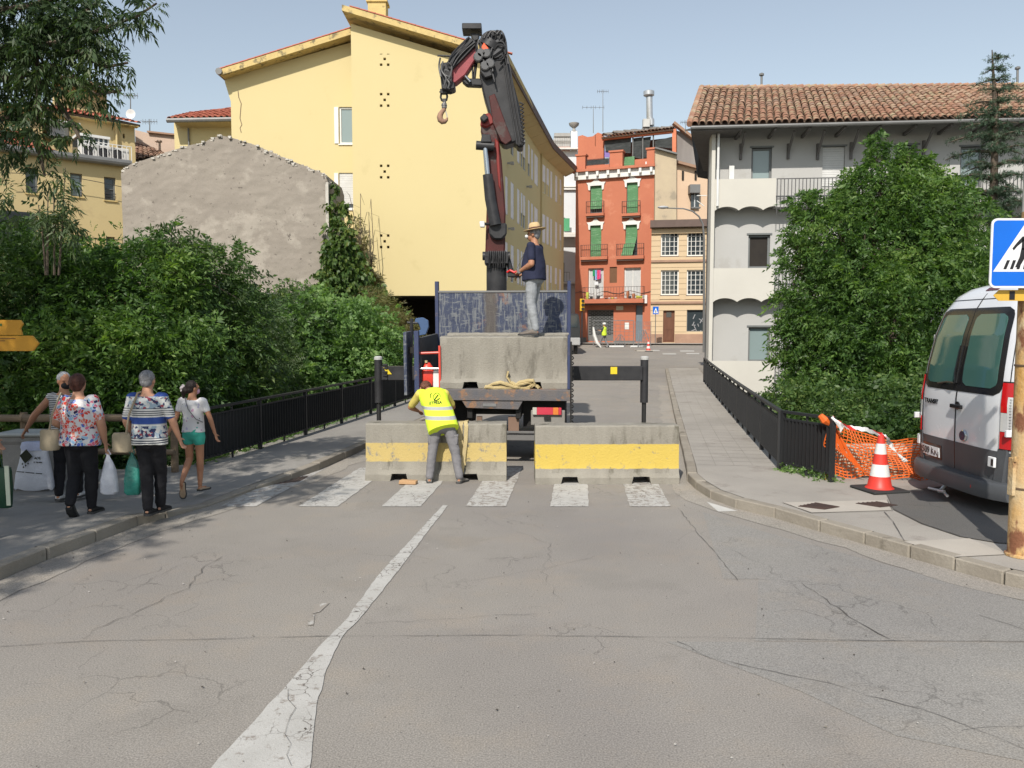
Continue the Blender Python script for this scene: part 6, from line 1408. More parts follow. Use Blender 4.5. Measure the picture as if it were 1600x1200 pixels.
m = MB(); m.loft([[(c.x+sx_*w, Yl+.15+sy_*d, z) for sx_, sy_ in ((-1, -1), (1, -1), (1, 1), (-1, 1))] for w, d, z in ((.09, .07, z0), (.10, .08, z0+.12), (.10, .08, z0+.33), (.05, .05, z0+.40), (.04, .03, z0+.43))]); m.build('can_body', plain('fuel_red', (.62, .05, .03), .35), t, bevel=.02, smooth=True)
m = MB(); m.tube([(c.x-.02, Yl+.1, z0+.42), (c.x-.02, Yl+.1, z0+.46)], .025, 8); m.build('can_cap', plain('cap_tan', (.5, .42, .25)), t)
c = P(682, 590, Yl+.1); MB().box(-.055, .055, -.06, .06, 0, .28).build('box_body', WHT, thing('white_box', 'small white container beside the fuel can on the truck bed', 'box', (c.x, Yl+.12, z0)), local=True, bevel=.01)
# ================================================================ van
VN = thing('parked_van', 'silver high-roof van parked at right with its rear doors facing left', 'van', (8.2, 9.9, KH))
SIL = mat('van_silver', (.66, .675, .70), (.65, .665, .69), rough=.25, metal=.0, spec=.5, bump=0, grain=.008, coat=.6); CLAD = plain('van_cladding', (.075, .08, .088), .5, bump=.1); VGL = glass('van_glass', (.05, .12, .105), .06); VBLK = plain('van_black', (.012, .012, .013), .25, spec=.5, bump=0)
def vw(z):   # half width by height over the pavement
    t = [(.25, .90), (.45, .97), (.8, 1.01), (1.2, 1.01), (1.7, .985), (2.1, .94), (2.4, .885), (2.6, .80), (2.70, .68), (2.76, .50), (2.79, .2)]
    for (a, wa), (b, wb_) in zip(t[:-1], t[1:]):
        if z <= b: return wa+(wb_-wa)*(z-a)/(b-a)
    return t[-1][1]
def vx(z):
    t = [(.25, .03), (.8, 0), (1.3, .0), (1.7, .04), (2.1, .11), (2.4, .20), (2.6, .32), (2.70, .44), (2.76, .62), (2.79, .9)]
    for (a, wa), (b, wb_) in zip(t[:-1], t[1:]):
        if z <= b: return wa+(wb_-wa)*(z-a)/(b-a)
    return t[-1][1]
def vp(u, z, d=0): return Vector((5.6+vx(z)+.10*abs(u)**6-d, 9.9+u*vw(z), KH+z))
zs_ = [.30+.0*i for i in range(1)]+[.30+(2.79-.30)*(1-(1-i/34)**1.35) for i in range(1, 35)]; us = [-1+2*i/40 for i in range(41)]
m = MB(); b = {}
for j, z in enumerate(zs_):
    for i, u in enumerate(us): b[(i, j)] = len(m.v); m.v.append(tuple(vp(u, z)))
for j in range(len(zs_)-1):
    for i in range(40): m.f.append((b[(i, j)], b[(i, j+1)], b[(i+1, j+1)], b[(i+1, j)])); m.m.append(0)
for k, X in enumerate((5.9, 6.4, 10.2, 10.9, 11.2)):
    pass
# sides and roof swept forward
edge = [b[(0, j)] for j in range(len(zs_))]+[b[(i, len(zs_)-1)] for i in range(1, 41)]+[b[(40, j)] for j in range(len(zs_)-2, -1, -1)]
prev = edge
for X, sc in ((6.6, 1), (10.0, 1), (10.9, .97)):
    cur = []
    for e_ in edge:
        v = m.v[e_]; cur.append(len(m.v)); z = v[2] if X < 10.5 else KH+(v[2]-KH)*.55; m.v.append((X+(v[0]-5.6)*(0 if X > 6 else 1), 9.9+(v[1]-9.9)*sc, z))
    for a_, b_, c_, d_ in zip(prev[:-1], prev[1:], cur[1:], cur[:-1]): m.f.append((a_, b_, c_, d_)); m.m.append(0)
    prev = cur
m.f.append(tuple(prev)); m.m.append(0)
o = m.build('body', SIL, VN); smoothme(o.data, 50)
def vpatch(name, mt, ul, ur, z0, z1, d, par=VN, nz_=14, nu=10, th=.012, round_=0):
    m = MB(); g = {}
    for j in range(nz_+1):
        z = z0+(z1-z0)*j/nz_; a = ul(z) if callable(ul) else ul; c = ur(z) if callable(ur) else ur
        if round_:
            e = min(z-z0, z1-z); ins = round_*(1-math.sqrt(max(0, 1-(1-min(1, e/round_))**2))) if e < round_ else 0; a += ins*(1 if a < c else -1); c -= ins*(1 if a < c else -1)
        for i in range(nu+1): g[(i, j)] = len(m.v); m.v.append(tuple(vp(a+(c-a)*i/nu, z, d)))
    n0 = len(m.v)
    for j in range(nz_):
        for i in range(nu): m.f.append((g[(i, j)], g[(i, j+1)], g[(i+1, j+1)], g[(i+1, j)])); m.m.append(0)
    rim = [g[(i, 0)] for i in range(nu+1)]+[g[(nu, j)] for j in range(1, nz_+1)]+[g[(i, nz_)] for i in range(nu-1, -1, -1)]+[g[(0, j)] for j in range(nz_-1, 0, -1)]
    back = []
    for r_ in rim: v = m.v[r_]; back.append(len(m.v)); m.v.append((v[0]+th+d, v[1], v[2]))
    N = len(rim)
    for k in range(N): m.f.append((rim[k], rim[(k+1) % N], back[(k+1) % N], back[k])); m.m.append(0)
    o = m.build(name, mt, par); smoothme(o.data, 40); return o
vpatch('window_surround', VBLK, -.84, .84, 1.40, 2.44, .006, nz_=24, nu=24, round_=.12)
for a, c in ((-.76, -.09), (.09, .76)): vpatch('rear_window', VGL, a, c, 1.48, 2.36, .012, nz_=24, nu=12, round_=.09)
m = MB()
for a, b_ in ((( -.02), 1.52), (.05, 1.52)):
    m.tube([vp(a, b_+.45, .03), vp(a+.01, b_+.1, .03), vp(a*.5+.0, 1.50, .03)], .012, 6)
m.tube([vp(.02, 1.50, .05), vp(.22, 1.50, .03), vp(.42, 1.47, .03)], .014, 6); m.build('wiper', VBLK, VN, smooth=True)
vpatch('rear_cladding', CLAD, -.995, .995, .38, .76, .008, nu=30)
vpatch('door_seam', VBLK, -.006, .006, .42, 2.62, .0095, nz_=30, nu=1, th=.003)
for u in (-.93, .93): vpatch('door_seam', VBLK, u-.004, u+.004, .80, 2.5, .004, nz_=30, nu=1, th=.003)
vpatch('roof_seam', VBLK, -.9, .9, 2.545, 2.555, .004, nz_=1, nu=30, th=.003)
vpatch('high_brake_light', plain('brake_dark_red', (.10, .015, .02), .2), -.18, .16, 2.66, 2.70, .012, nz_=3)
# lamps wrap around the corners
RL = plain('lens_red', (.50, .008, .012), .12, spec=.7, bump=0); CLR = plain('lens_clear', (.62, .62, .62), .15, spec=.7, metal=.2, bump=0)
for sgn in (-1, 1):
    o = vpatch('tail_light', RL, sgn*.865, sgn*1.0, 1.22, 1.56, .022, nz_=8, nu=8)
    vpatch('clear_lens', CLR, sgn*.865, sgn*.94, 1.00, 1.215, .020, par=o, nz_=8, nu=8); vpatch('ribbed_reflector', plain('lens_ribbed', (.72, .72, .72), .2, metal=.3, bump=0), sgn*.942, sgn*1.0, 1.00, 1.40, .0235, par=o, nz_=12, nu=3)
    vpatch('red_lens', RL, sgn*.865, sgn*1.0, .80, .995, .022, par=o, nz_=4, nu=8); vpatch('lens_rim', VBLK, sgn*.855, sgn*.999, .785, 1.575, .012, par=o)
    m = MB(); zz = [1.40, 1.0]
    for k in range(12): q = vp(sgn*.971, 1.01+.033*k, .026); m.beam(q+Vector((0, -.03, 0)), q+Vector((.0, .03, 0)), .003, .005)
    stuff(m.build('lens_ribs', VBLK, o))
    # side wrap
    y = 9.9+sgn*1.012; yh = 9.9+sgn*(vw(2.06)-.01); MB().prism([(5.72, y, KH+.82), (5.86, y, KH+.9), (5.82, y, KH+1.5), (5.72, y, KH+1.54)], (0, sgn*.008, 0)).build('side_lens', RL, o)
    MB().box(5.80, 5.90, yh-.03, yh+.03, KH+2.02, KH+2.10).build('door_hinge', VBLK if sgn < 0 else WHT, VN, bevel=.006); MB().box(5.60, 5.70, y-.02, y+.02, KH+.95, KH+1.03).build('door_hinge', SIL, VN, bevel=.006)
# handle, badge, plate, lettering, step bumper
m = MB(); m.lathe([(.001, .02), (.05, .018), (.055, 0)], vp(-.05, 1.22, .02), 14, axis='x'); m.beam(vp(-.05, 1.21, .03)+Vector((0, -.12, 0)), vp(-.05, 1.21, .03)+Vector((0, .12, 0)), .035, .05); m.build('door_handle', VBLK, VN, bevel=.006)
o = MB().lathe([(.001, -.03), (.055, -.028), (.075, -.012), (.075, 0)], vp(-.20, .86, 0), 20, axis='x').build('badge', CHR, VN, smooth=True); o.scale = (1, 1, 1)
MB().lathe([(.001, -.034), (.058, -.032), (.058, -.02)], vp(-.20, .86, 0), 20, axis='x').build('badge_field', plain('badge_dark', (.03, .04, .07), .2), o, smooth=True)
MV = Matrix(((0, 0, -1), (-1, 0, 0), (0, 1, 0))).to_4x4()   # text plane facing -X
def vtext(s, size, u, z, d, mt, name, **k): return text(s, name, size, Matrix.Translation(vp(u, z, d))@MV, mt, VN, **k)
vtext('TRANSIT', .085, .58, 1.22, .008, VBLK, 'model_lettering', extrude=.002, bold=.002)
vpatch('plate_recess', VBLK, .30, .92, .47, .66, .013, nz_=4)
pl_ = vpatch('number_plate', WSG, .35, .88, .495, .62, .022, nz_=3); vtext('0509 KKJ', .125, .60, .557, .026, VBLK, 'plate_number', extrude=.001, bold=.002)
def bump_ring(x0, x1, hw_, z0, z1): return [(x0, -hw_, z0), (x0, hw_, z0), (x1, hw_, z1), (x1, -hw_, z1)]
m = MB(); n_ = 16; rings = []
for k in range(n_+1):
    u = -1+2*k/n_; xo = 5.6-.13+.16*abs(u)**5; y = 9.9+u*1.02; rings.append([(xo+.02, y, KH+.20), (xo, y, KH+.26), (xo, y, KH+.37), (xo+.02, y, KH+.40), (xo+.30, y, KH+.42), (xo+.30, y, KH+.2)])
m.loft(rings); m.build('rear_bumper', CLAD, VN, smooth=True, bevel=0)
for u in (-.96, .96): MB().hexa([vp(u*.84, .39, .03), vp(u, .39, .05), vp(u, .39, -.3), vp(u*.84, .39, -.1), vp(u*.86, .80, .012), vp(u, .80, .02), vp(u, .80, -.3), vp(u*.86, .80, -.1)]).build('bumper_corner', CLAD, VN, bevel=.012)
q = vp(-.55, .30, .13); MB().box(q.x-.02, q.x+.04, q.y-.09, q.y+.09, q.z-.025, q.z+.03).build('reflector', RL, VN, bevel=.01)
q = vp(-.80, .63, .045); MB().box(q.x-.012, q.x+.02, q.y-.06, q.y+.06, q.z-.06, q.z+.06).build('reflector_square', WSG, VN, bevel=.006); MB().box(q.x-.016, q.x-.011, q.y-.05, q.y-.01, q.z-.04, q.z+.04).build('plug_cover', VBLK, VN)
q = vp(.985, .66, .02); MB().box(q.x-.03, q.x+.03, q.y-.03, q.y+.04, q.z-.07, q.z+.07).build('marker_lamp', WSG, VN, bevel=.01)
m = MB(); q = vp(.05, .2, .1); m.tube([q, q+Vector((-.05, 0, -.06)), q+Vector((-.1, -.03, -.08)), q+Vector((-.08, -.12, -.07))], .022, 8); m.tube([q+Vector((-.03, .0, -.09)), q+Vector((-.10, .22, -.09))], .018, 8); m.tube([q+Vector((-.03, .0, -.09)), q+Vector((-.10, -.22, -.10))], .018, 8); m.build('tow_hook', ALU, VN, smooth=True)
lo2 = lambda mb, name, mt, par, **k: mb.build(name, mt, par, **k)
for x, y in ((6.75, 10.72), (6.75, 9.08), (10.0, 10.72), (10.0, 9.08)):
    r = .34; o = MB().lathe([(r*.58, -.12), (r*.95, -.12), (r, -.09), (r, .09), (r*.95, .12), (r*.58, .12)], (x, y, KH+r), 28, axis='y').build('wheel', TY, VN, smooth=True); MB().lathe([(r*.57, -.09), (.05, -.07), (.05, .07), (r*.57, .09)], (x, y, KH+r), 20, axis='y').build('rim', ALU, o, smooth=True)
MB().box(6.0, 10.8, 9.05, 10.75, KH+.22, KH+.36).build('underbody', SOOT, VN)
# ================================================================ people
def ellips(m, c, r, M=None, n=14, mi=0):
    rings = []; c = Vector(c)
    for j in range(1, n):
        a = PI*j/n
        ring = []
        for k in range(n+4):
            b = 2*PI*k/(n+4); v = Vector((r[0]*math.sin(a)*math.cos(b), r[1]*math.sin(a)*math.sin(b), -r[2]*math.cos(a)))
            ring.append(c+(M@v if M else v))
        rings.append(ring)
    m.loft(rings, mi)
def caps(m, a, b, ra, rb, n=12, flat=1.0, side=None):
    a = Vector(a); b = Vector(b); d = (b-a); L = d.length; d.normalize()
    ref = Vector(side) if side else (Vector((1, 0, 0)) if abs(d.x) < .8 else Vector((0, 1, 0)))
    e1 = (ref-d*ref.dot(d)).normalized(); e2 = d.cross(e1); rings = []
    st = [(-ra*math.cos(t), ra*math.sin(t)) for t in (.3, .7, 1.1, PI/2)]+[(L+rb*math.cos(t), rb*math.sin(t)) for t in (PI/2, 1.1, .7, .3)]
    for h, r in st: rings.append([a+d*h+(e1*math.cos(2*PI*k/n)+e2*math.sin(2*PI*k/n)*flat)*r for k in range(n)])
    m.loft(rings)
def spine_loft(m, pts, rad, side, inflate=0):
    side = Vector(side).normalized(); rings = []
    pts = [Vector(p) for p in pts]
    for i, p in enumerate(pts):
        t = (pts[min(i+1, len(pts)-1)]-pts[max(i-1, 0)]).normalized(); s = (side-t*side.dot(t)).normalized(); f = t.cross(s)
        rx, ry = rad[i][0]+inflate, rad[i][1]+inflate
        rings.append([p+s*rx*abs(math.cos(a))**.85*(1 if math.cos(a) >= 0 else -1)+f*ry*abs(math.sin(a))**.9*(1 if math.sin(a) >= 0 else -1) for a in [2*PI*k/24 for k in range(24)]])
    m.loft(rings)
def fuse(m, name, mt, parent, vox=.011, sm=6, fold=0, fscale=9, seed=0, fstretch=(1, 1, 1)):
    me = bpy.data.meshes.new(name); me.from_pydata(m.v, [], m.f); bm = bmesh.new(); bm.from_mesh(me); bmesh.ops.recalc_face_normals(bm, faces=bm.faces); bm.to_mesh(me); bm.free()
    t = bpy.data.objects.new('tmp', me); COL.objects.link(t); r = t.modifiers.new('r', 'REMESH'); r.mode = 'VOXEL'; r.voxel_size = vox
    s = t.modifiers.new('s', 'SMOOTH'); s.factor = .5; s.iterations = sm
    dg = bpy.context.evaluated_depsgraph_get(); out = bpy.data.meshes.new_from_object(t.evaluated_get(dg)); bpy.data.objects.remove(t); bpy.data.meshes.remove(me)
    out.materials.clear(); out.materials.append(mt); out.name = name
    if fold:
        n = len(out.vertices); co = np.zeros(n*3); out.vertices.foreach_get('co', co); no = np.array([tuple(v.normal) for v in out.vertices]); co = co.reshape(-1, 3)
        for i in range(n):
            p = Vector(co[i]); q = Vector((p.x*fstretch[0], p.y*fstretch[1], p.z*fstretch[2]))*fscale+Vector((seed*3.1, 0, 0)); d = fold*(noise.noise(q)+.5*noise.noise(q*2.3)); co[i] += no[i]*d
        out.vertices.foreach_set('co', co.ravel())
    out.polygons.foreach_set('use_smooth', [True]*len(out.polygons))
    o = bpy.data.objects.new(name, out); COL.objects.link(o); o.parent = parent; return o
BASEJ = dict(pel=(0, 0, .93), wai=(0, .01, 1.07), che=(0, .0, 1.28), nec=(0, -.015, 1.43), hed=(0, .01, 1.585), sL=(-.175, -.01, 1.385), sR=(.175, -.01, 1.385), eL=(-.235, -.02, 1.11), eR=(.235, -.02, 1.11), wL=(-.25, .05, .87), wR=(.25, .05, .87), hL=(-.085, 0, .90), hR=(.085, 0, .90), kL=(-.095, .02, .49), kR=(.095, .02, .49), aL=(-.10, -.02, .09), aR=(.10, -.02, .09), tL=(-.11, .14, .03), tR=(.11, .14, .03))
SKIN = mat('skin', (.50, .27, .17), (.44, .23, .15), scale=8, rough=.55, bump=.05, grain=.02, coord='object'); SKIN_T = mat('skin_tanned', (.40, .20, .115), (.36, .17, .10), scale=8, rough=.5, bump=.05, grain=.02, coord='object')
def hand(m, w, e, s, curl=.5, side=(1, 0, 0), thumb=1):
    """palm and five fingers continuing the forearm e->w"""
    w = Vector(w); d = (w-Vector(e)).normalized(); sd = Vector(side); sd = (sd-d*sd.dot(d)).normalized(); pn = d.cross(sd)
    caps(m, w, w+d*.075*s, .027*s, .032*s, flat=.55, side=tuple(sd))
    for k, L in enumerate((.072, .080, .075, .058)):
        o = w+d*.085*s+sd*(k-1.5)*.020*s*thumb; a = o; dd = d
        for q, f in enumerate((.45, .32, .25)):
            dd = (dd+pn*curl*.55*(q+.4)).normalized(); b = a+dd*L*f*s; caps(m, a, b, .0098*s, .0088*s, n=8); a = b
    o = w+d*.02*s-sd*.026*s*thumb; t1 = o+(d*.6-sd*thumb*.7+pn*.25).normalized()*.038*s; t2 = t1+(d*.8-sd*thumb*.15+pn*.45).normalized()*.030*s
    caps(m, o, t1, .0125*s, .0105*s, n=8); caps(m, t1, t2, .0105*s, .009*s, n=8)
    return w+d*.10*s+pn*curl*.03*s
def person(label, loc, yaw, H=1.7, J={}, girth=1.0, belly=0, skin=None, top=None, sleeve=.55, bottom=None, shorts=0, shoe=None, hair=None, hairstyle='short', head_yaw=0, head_pitch=0, curl=(.6, .6), female=False, sandals=False, vox=.011, hem=.0, group=None, vest=None, sock=None, fold=.006, sole_only=False):
    s = H/1.70; j = {k: Vector(v) for k, v in BASEJ.items()}; j.update({k: Vector(v) for k, v in J.items()}); j = {k: v*s for k, v in j.items()}
    t = thing('person', label, 'person', loc, group); t.rotation_euler = (0, 0, yaw); skin = skin or SKIN
    side = (j['sR']-j['sL']).normalized()*.5+(j['hR']-j['hL']).normalized()*.5; g = girth; B_ = belly
    sp_ = [j['pel']-(j['wai']-j['pel']).normalized()*.10*s, j['pel'], j['wai'], j['wai'].lerp(j['che'], .55), j['che'], j['nec'].lerp(j['che'], .35), j['nec'], j['nec'].lerp(j['hed'], .35)]
    rad = [(.13*g, .09*g), (.165*g, .115*g+B_*.4), (.145*g, .105*g+B_), (.15*g, .108*g+B_*.6), (.160*g**.7, .112*g**.6), (.15*g**.5, .09*g**.4), (.062, .058), (.055, .055)]
    rad = [(a*s, b*s) for a, b in rad]
    m = MB(); spine_loft(m, sp_, rad, side)
    caps(m, j['nec'], j['hed'], .056*s, .052*s)
    for S_ in 'LR':
        sh, el, wr = j['s'+S_], j['e'+S_], j['w'+S_]
        ag = 1+(g-1)*.9
        caps(m, sh, el, .050*s*ag, .040*s*ag); mid = el.lerp(wr, .3); caps(m, el, mid, .040*s*ag, .040*s*ag); caps(m, mid, wr, .039*s*ag, .026*s)
        hand(m, wr, el, s, curl[0 if S_ == 'L' else 1], side=(0, 1, 0) if abs((wr-el).normalized().y) < .7 else (1, 0, 0), thumb=-1)
        hp, kn, an, to = j['h'+S_], j['k'+S_], j['a'+S_], j['t'+S_]
        caps(m, hp, kn, .083*s*g**.7, .056*s*g**.4); cm = kn.lerp(an, .3); caps(m, kn, cm, .054*s, .056*s*g**.3); caps(m, cm, an, .055*s*g**.3, .034*s)
        fd = (to-an); caps(m, an-Vector((0, .02*s, .045*s)), an.lerp(to, .8), .030*s, .022*s, flat=.6)
    # head
    hy = Matrix.Rotation(head_yaw, 3, 'Z')@Matrix.Rotation(head_pitch, 3, 'X'); hc = j['hed']
    def hd(x, y, z): return hc+hy@(Vector((x, y, z))*s)
    ellips(m, hd(0, -.008, .025), (.074*s, .090*s, .088*s), hy); ellips(m, hd(0, .028, -.035), (.057*s, .062*s, .075*s), hy); ellips(m, hd(0, .05, -.075), (.036*s, .034*s, .03*s), hy)
    caps(m, hd(0, .084, .005), hd(0, .106, -.030), .010*s, .015*s, n=8); caps(m, hd(-.02, .088, -.062), hd(.02, .088, -.062), .008*s, .008*s, n=8); caps(m, hd(-.045, .078, .018), hd(.045, .078, .018), .011*s, .011*s, n=8)
    for sx_ in (-1, 1): ellips(m, hd(sx_*.077, -.008, -.012), (.012*s, .022*s, .032*s), hy, n=8)
    fuse(m, 'body', skin, t, vox=vox, sm=3)
    if vox < .02:
        for sx_ in (-1, 1):
            m = MB(); ellips(m, hd(sx_*.031, .083, -.002), (.012*s, .008*s, .007*s), hy, n=8); m.build('eye', plain('eye_dark', (.03, .02, .015), .2), t, local=True, smooth=True)
    # trousers or shorts
    if bottom:
        m = MB(); ellips(m, j['pel']-Vector((0, .0, .045*s)), (.165*s*g, .125*s*g, .12*s)); spine_loft(m, [j['pel']-Vector((0, 0, .085*s)), j['pel']-Vector((0, 0, .04*s)), j['pel'], j['pel'].lerp(j['wai'], .55)], [(.13*g*s, .095*g*s), (.162*g*s, .118*g*s+B_*.3), (.168*g*s, .118*g*s+B_*.4), (.155*g*s, .110*g*s+B_*.7)], side, .010)
        for S_ in 'LR':
            hp, kn, an = j['h'+S_], j['k'+S_], j['a'+S_]
            if shorts: caps(m, hp, hp.lerp(kn, shorts), .094*s*g**.7, .092*s*g**.5)
            else:
                caps(m, hp, kn, .092*s*g**.7, .069*s*g**.5); caps(m, kn, kn.lerp(an, .45), .069*s*g**.5, .066*s*g**.4); caps(m, kn.lerp(an, .45), an+Vector((0, 0, .012)), .064*s*g**.4, .058*s)
        fuse(m, 'shorts' if shorts else 'trousers', bottom, t, vox=vox, sm=4, fold=fold*1.25, fscale=7, seed=3, fstretch=(1, 1, 1.8))
    if top:
        m = MB(); lw = sp_[1].lerp(sp_[2], -.15-hem); inf = .016*s
        pts = [lw, sp_[1], sp_[2], sp_[3], sp_[4], sp_[5], j['nec'].lerp(j['che'], .10)]
        r2 = [(rad[1][0]*1.06, rad[1][1]*1.06), (rad[1][0]*1.04, rad[1][1]*1.05), (max(rad[2][0], rad[1][0]*.95), rad[2][1]*1.02), rad[3], rad[4], rad[5], (.075*s, .065*s)]
        spine_loft(m, pts, r2, side, inf)
        for S_ in 'LR':
            sh, el = j['s'+S_], j['e'+S_]; caps(m, sh+ (j['nec']-sh)*.15, sh, .062*s, .064*s*g**.4)
            if sleeve > 0: caps(m, sh, sh.lerp(el, sleeve), .059*s*g**.5, .057*s*g**.5)
        fuse(m, 'shirt', top, t, vox=vox, sm=4, fold=fold, fscale=8, seed=5, fstretch=(1, 1, .8))
    if vest:
        m = MB(); pts = [sp_[1].lerp(sp_[2], -.75), sp_[1], sp_[2], sp_[3], sp_[4], sp_[5], j['nec'].lerp(j['che'], .05)]
        r2 = [(rad[1][0]*1.10, rad[1][1]*1.10), (rad[1][0]*1.08, rad[1][1]*1.08), (rad[1][0], rad[1][1]*1.02), (rad[3][0]*1.04, rad[3][1]*1.05), (rad[4][0]*1.08, rad[4][1]*1.06), (rad[5][0]*1.12, rad[5][1]*1.08), (.085*s, .07*s)]
        spine_loft(m, pts, r2, side, .028*s)
        for S_ in 'LR': sh = j['s'+S_]; caps(m, sh+(j['nec']-sh)*.3, sh+(j['nec']-sh)*.08, .07*s, .072*s)
        fuse(m, 'vest', vest, t, vox=vox, sm=4, fold=fold, fscale=7, seed=8)
    # shoes
    if shoe:
        for S_ in 'LR':
            an, to = j['a'+S_], j['t'+S_]; d = (to-an); hz = Vector((d.x, d.y, d.z+.055*s)); d0 = hz.normalized(); heel = an-Vector((0, 0, .055*s))-d0*.035*s; m = MB()
            upv = Vector((0, 0, 1)) if abs(d0.z) < .8 else Vector((0, -1, 0)); sd_ = d0.cross(upv).normalized(); up_ = sd_.cross(d0)
            L = .28*s*(.9 if female else 1); w = .050*s; rings = []
            for f, ww, hh in ((0, .55, .55), (.06, .8, .85), (.3, .85, 1.0), (.5, .88, .72), (.72, 1.05, .52), (.9, .9, .42), (1, .45, .25)):
                c = heel+d0*L*f; h = .092*s*hh*(.5 if sandals else 1)
                rings.append([c+sd_*w*ww*math.cos(a)*1.0+up_*(h*.5*math.sin(a)+h*.5-.028*s) for a in [2*PI*k/14 for k in range(14)]])
            m.loft(rings); m.build('sandal' if sandals else 'shoe', shoe, t, local=True, smooth=True)
            m = MB(); m.loft([[heel+d0*L*f+sd_*w*ww*q+up_*zz for q, zz in ((-1, -.038*s), (1, -.038*s), (1.02, -.012*s), (-1.02, -.012*s))] for f, ww in ((-.02, .6), (.05, .9), (.4, .85), (.72, 1.12), (.92, .95), (1.02, .5))]); m.build('sole', plain('sole_dark', (.05, .05, .05), .8), t, local=True, bevel=0)
    # hair
    if hair:
        m = MB(); ellips(m, hd(0, -.022, .034), (.083*s, .092*s, .088*s), hy); ellips(m, hd(0, -.055, -.015), (.072*s, .05*s, .062*s), hy)
        if hairstyle == 'short': pass
        if hairstyle == 'bob': ellips(m, hd(0, -.035, .02), (.092*s, .092*s, .095*s), hy); ellips(m, hd(0, -.06, -.03), (.078*s, .045*s, .07*s), hy)
        if hairstyle == 'tail': ellips(m, hd(-.04, -.10, -.03), (.05*s, .045*s, .06*s), hy); caps(m, hd(-.06, -.12, -.05), hd(-.09, -.10, -.17), .035*s, .018*s)
        fuse(m, 'hair', hair, t, vox=.008 if vox < .02 else vox, sm=2, fold=.006, fscale=40, seed=2, fstretch=(1, 1, .5))
    t['s'] = s; t['hx'] = hc[:] if False else 0
    return t, j, hd, s, hy
def hairm(n, c): return mat(n, c, tuple(x*.5 for x in c), scale=40, stretch=(1, 1, .3), rough=.5, bump=.5, bscale=120, coord='object')
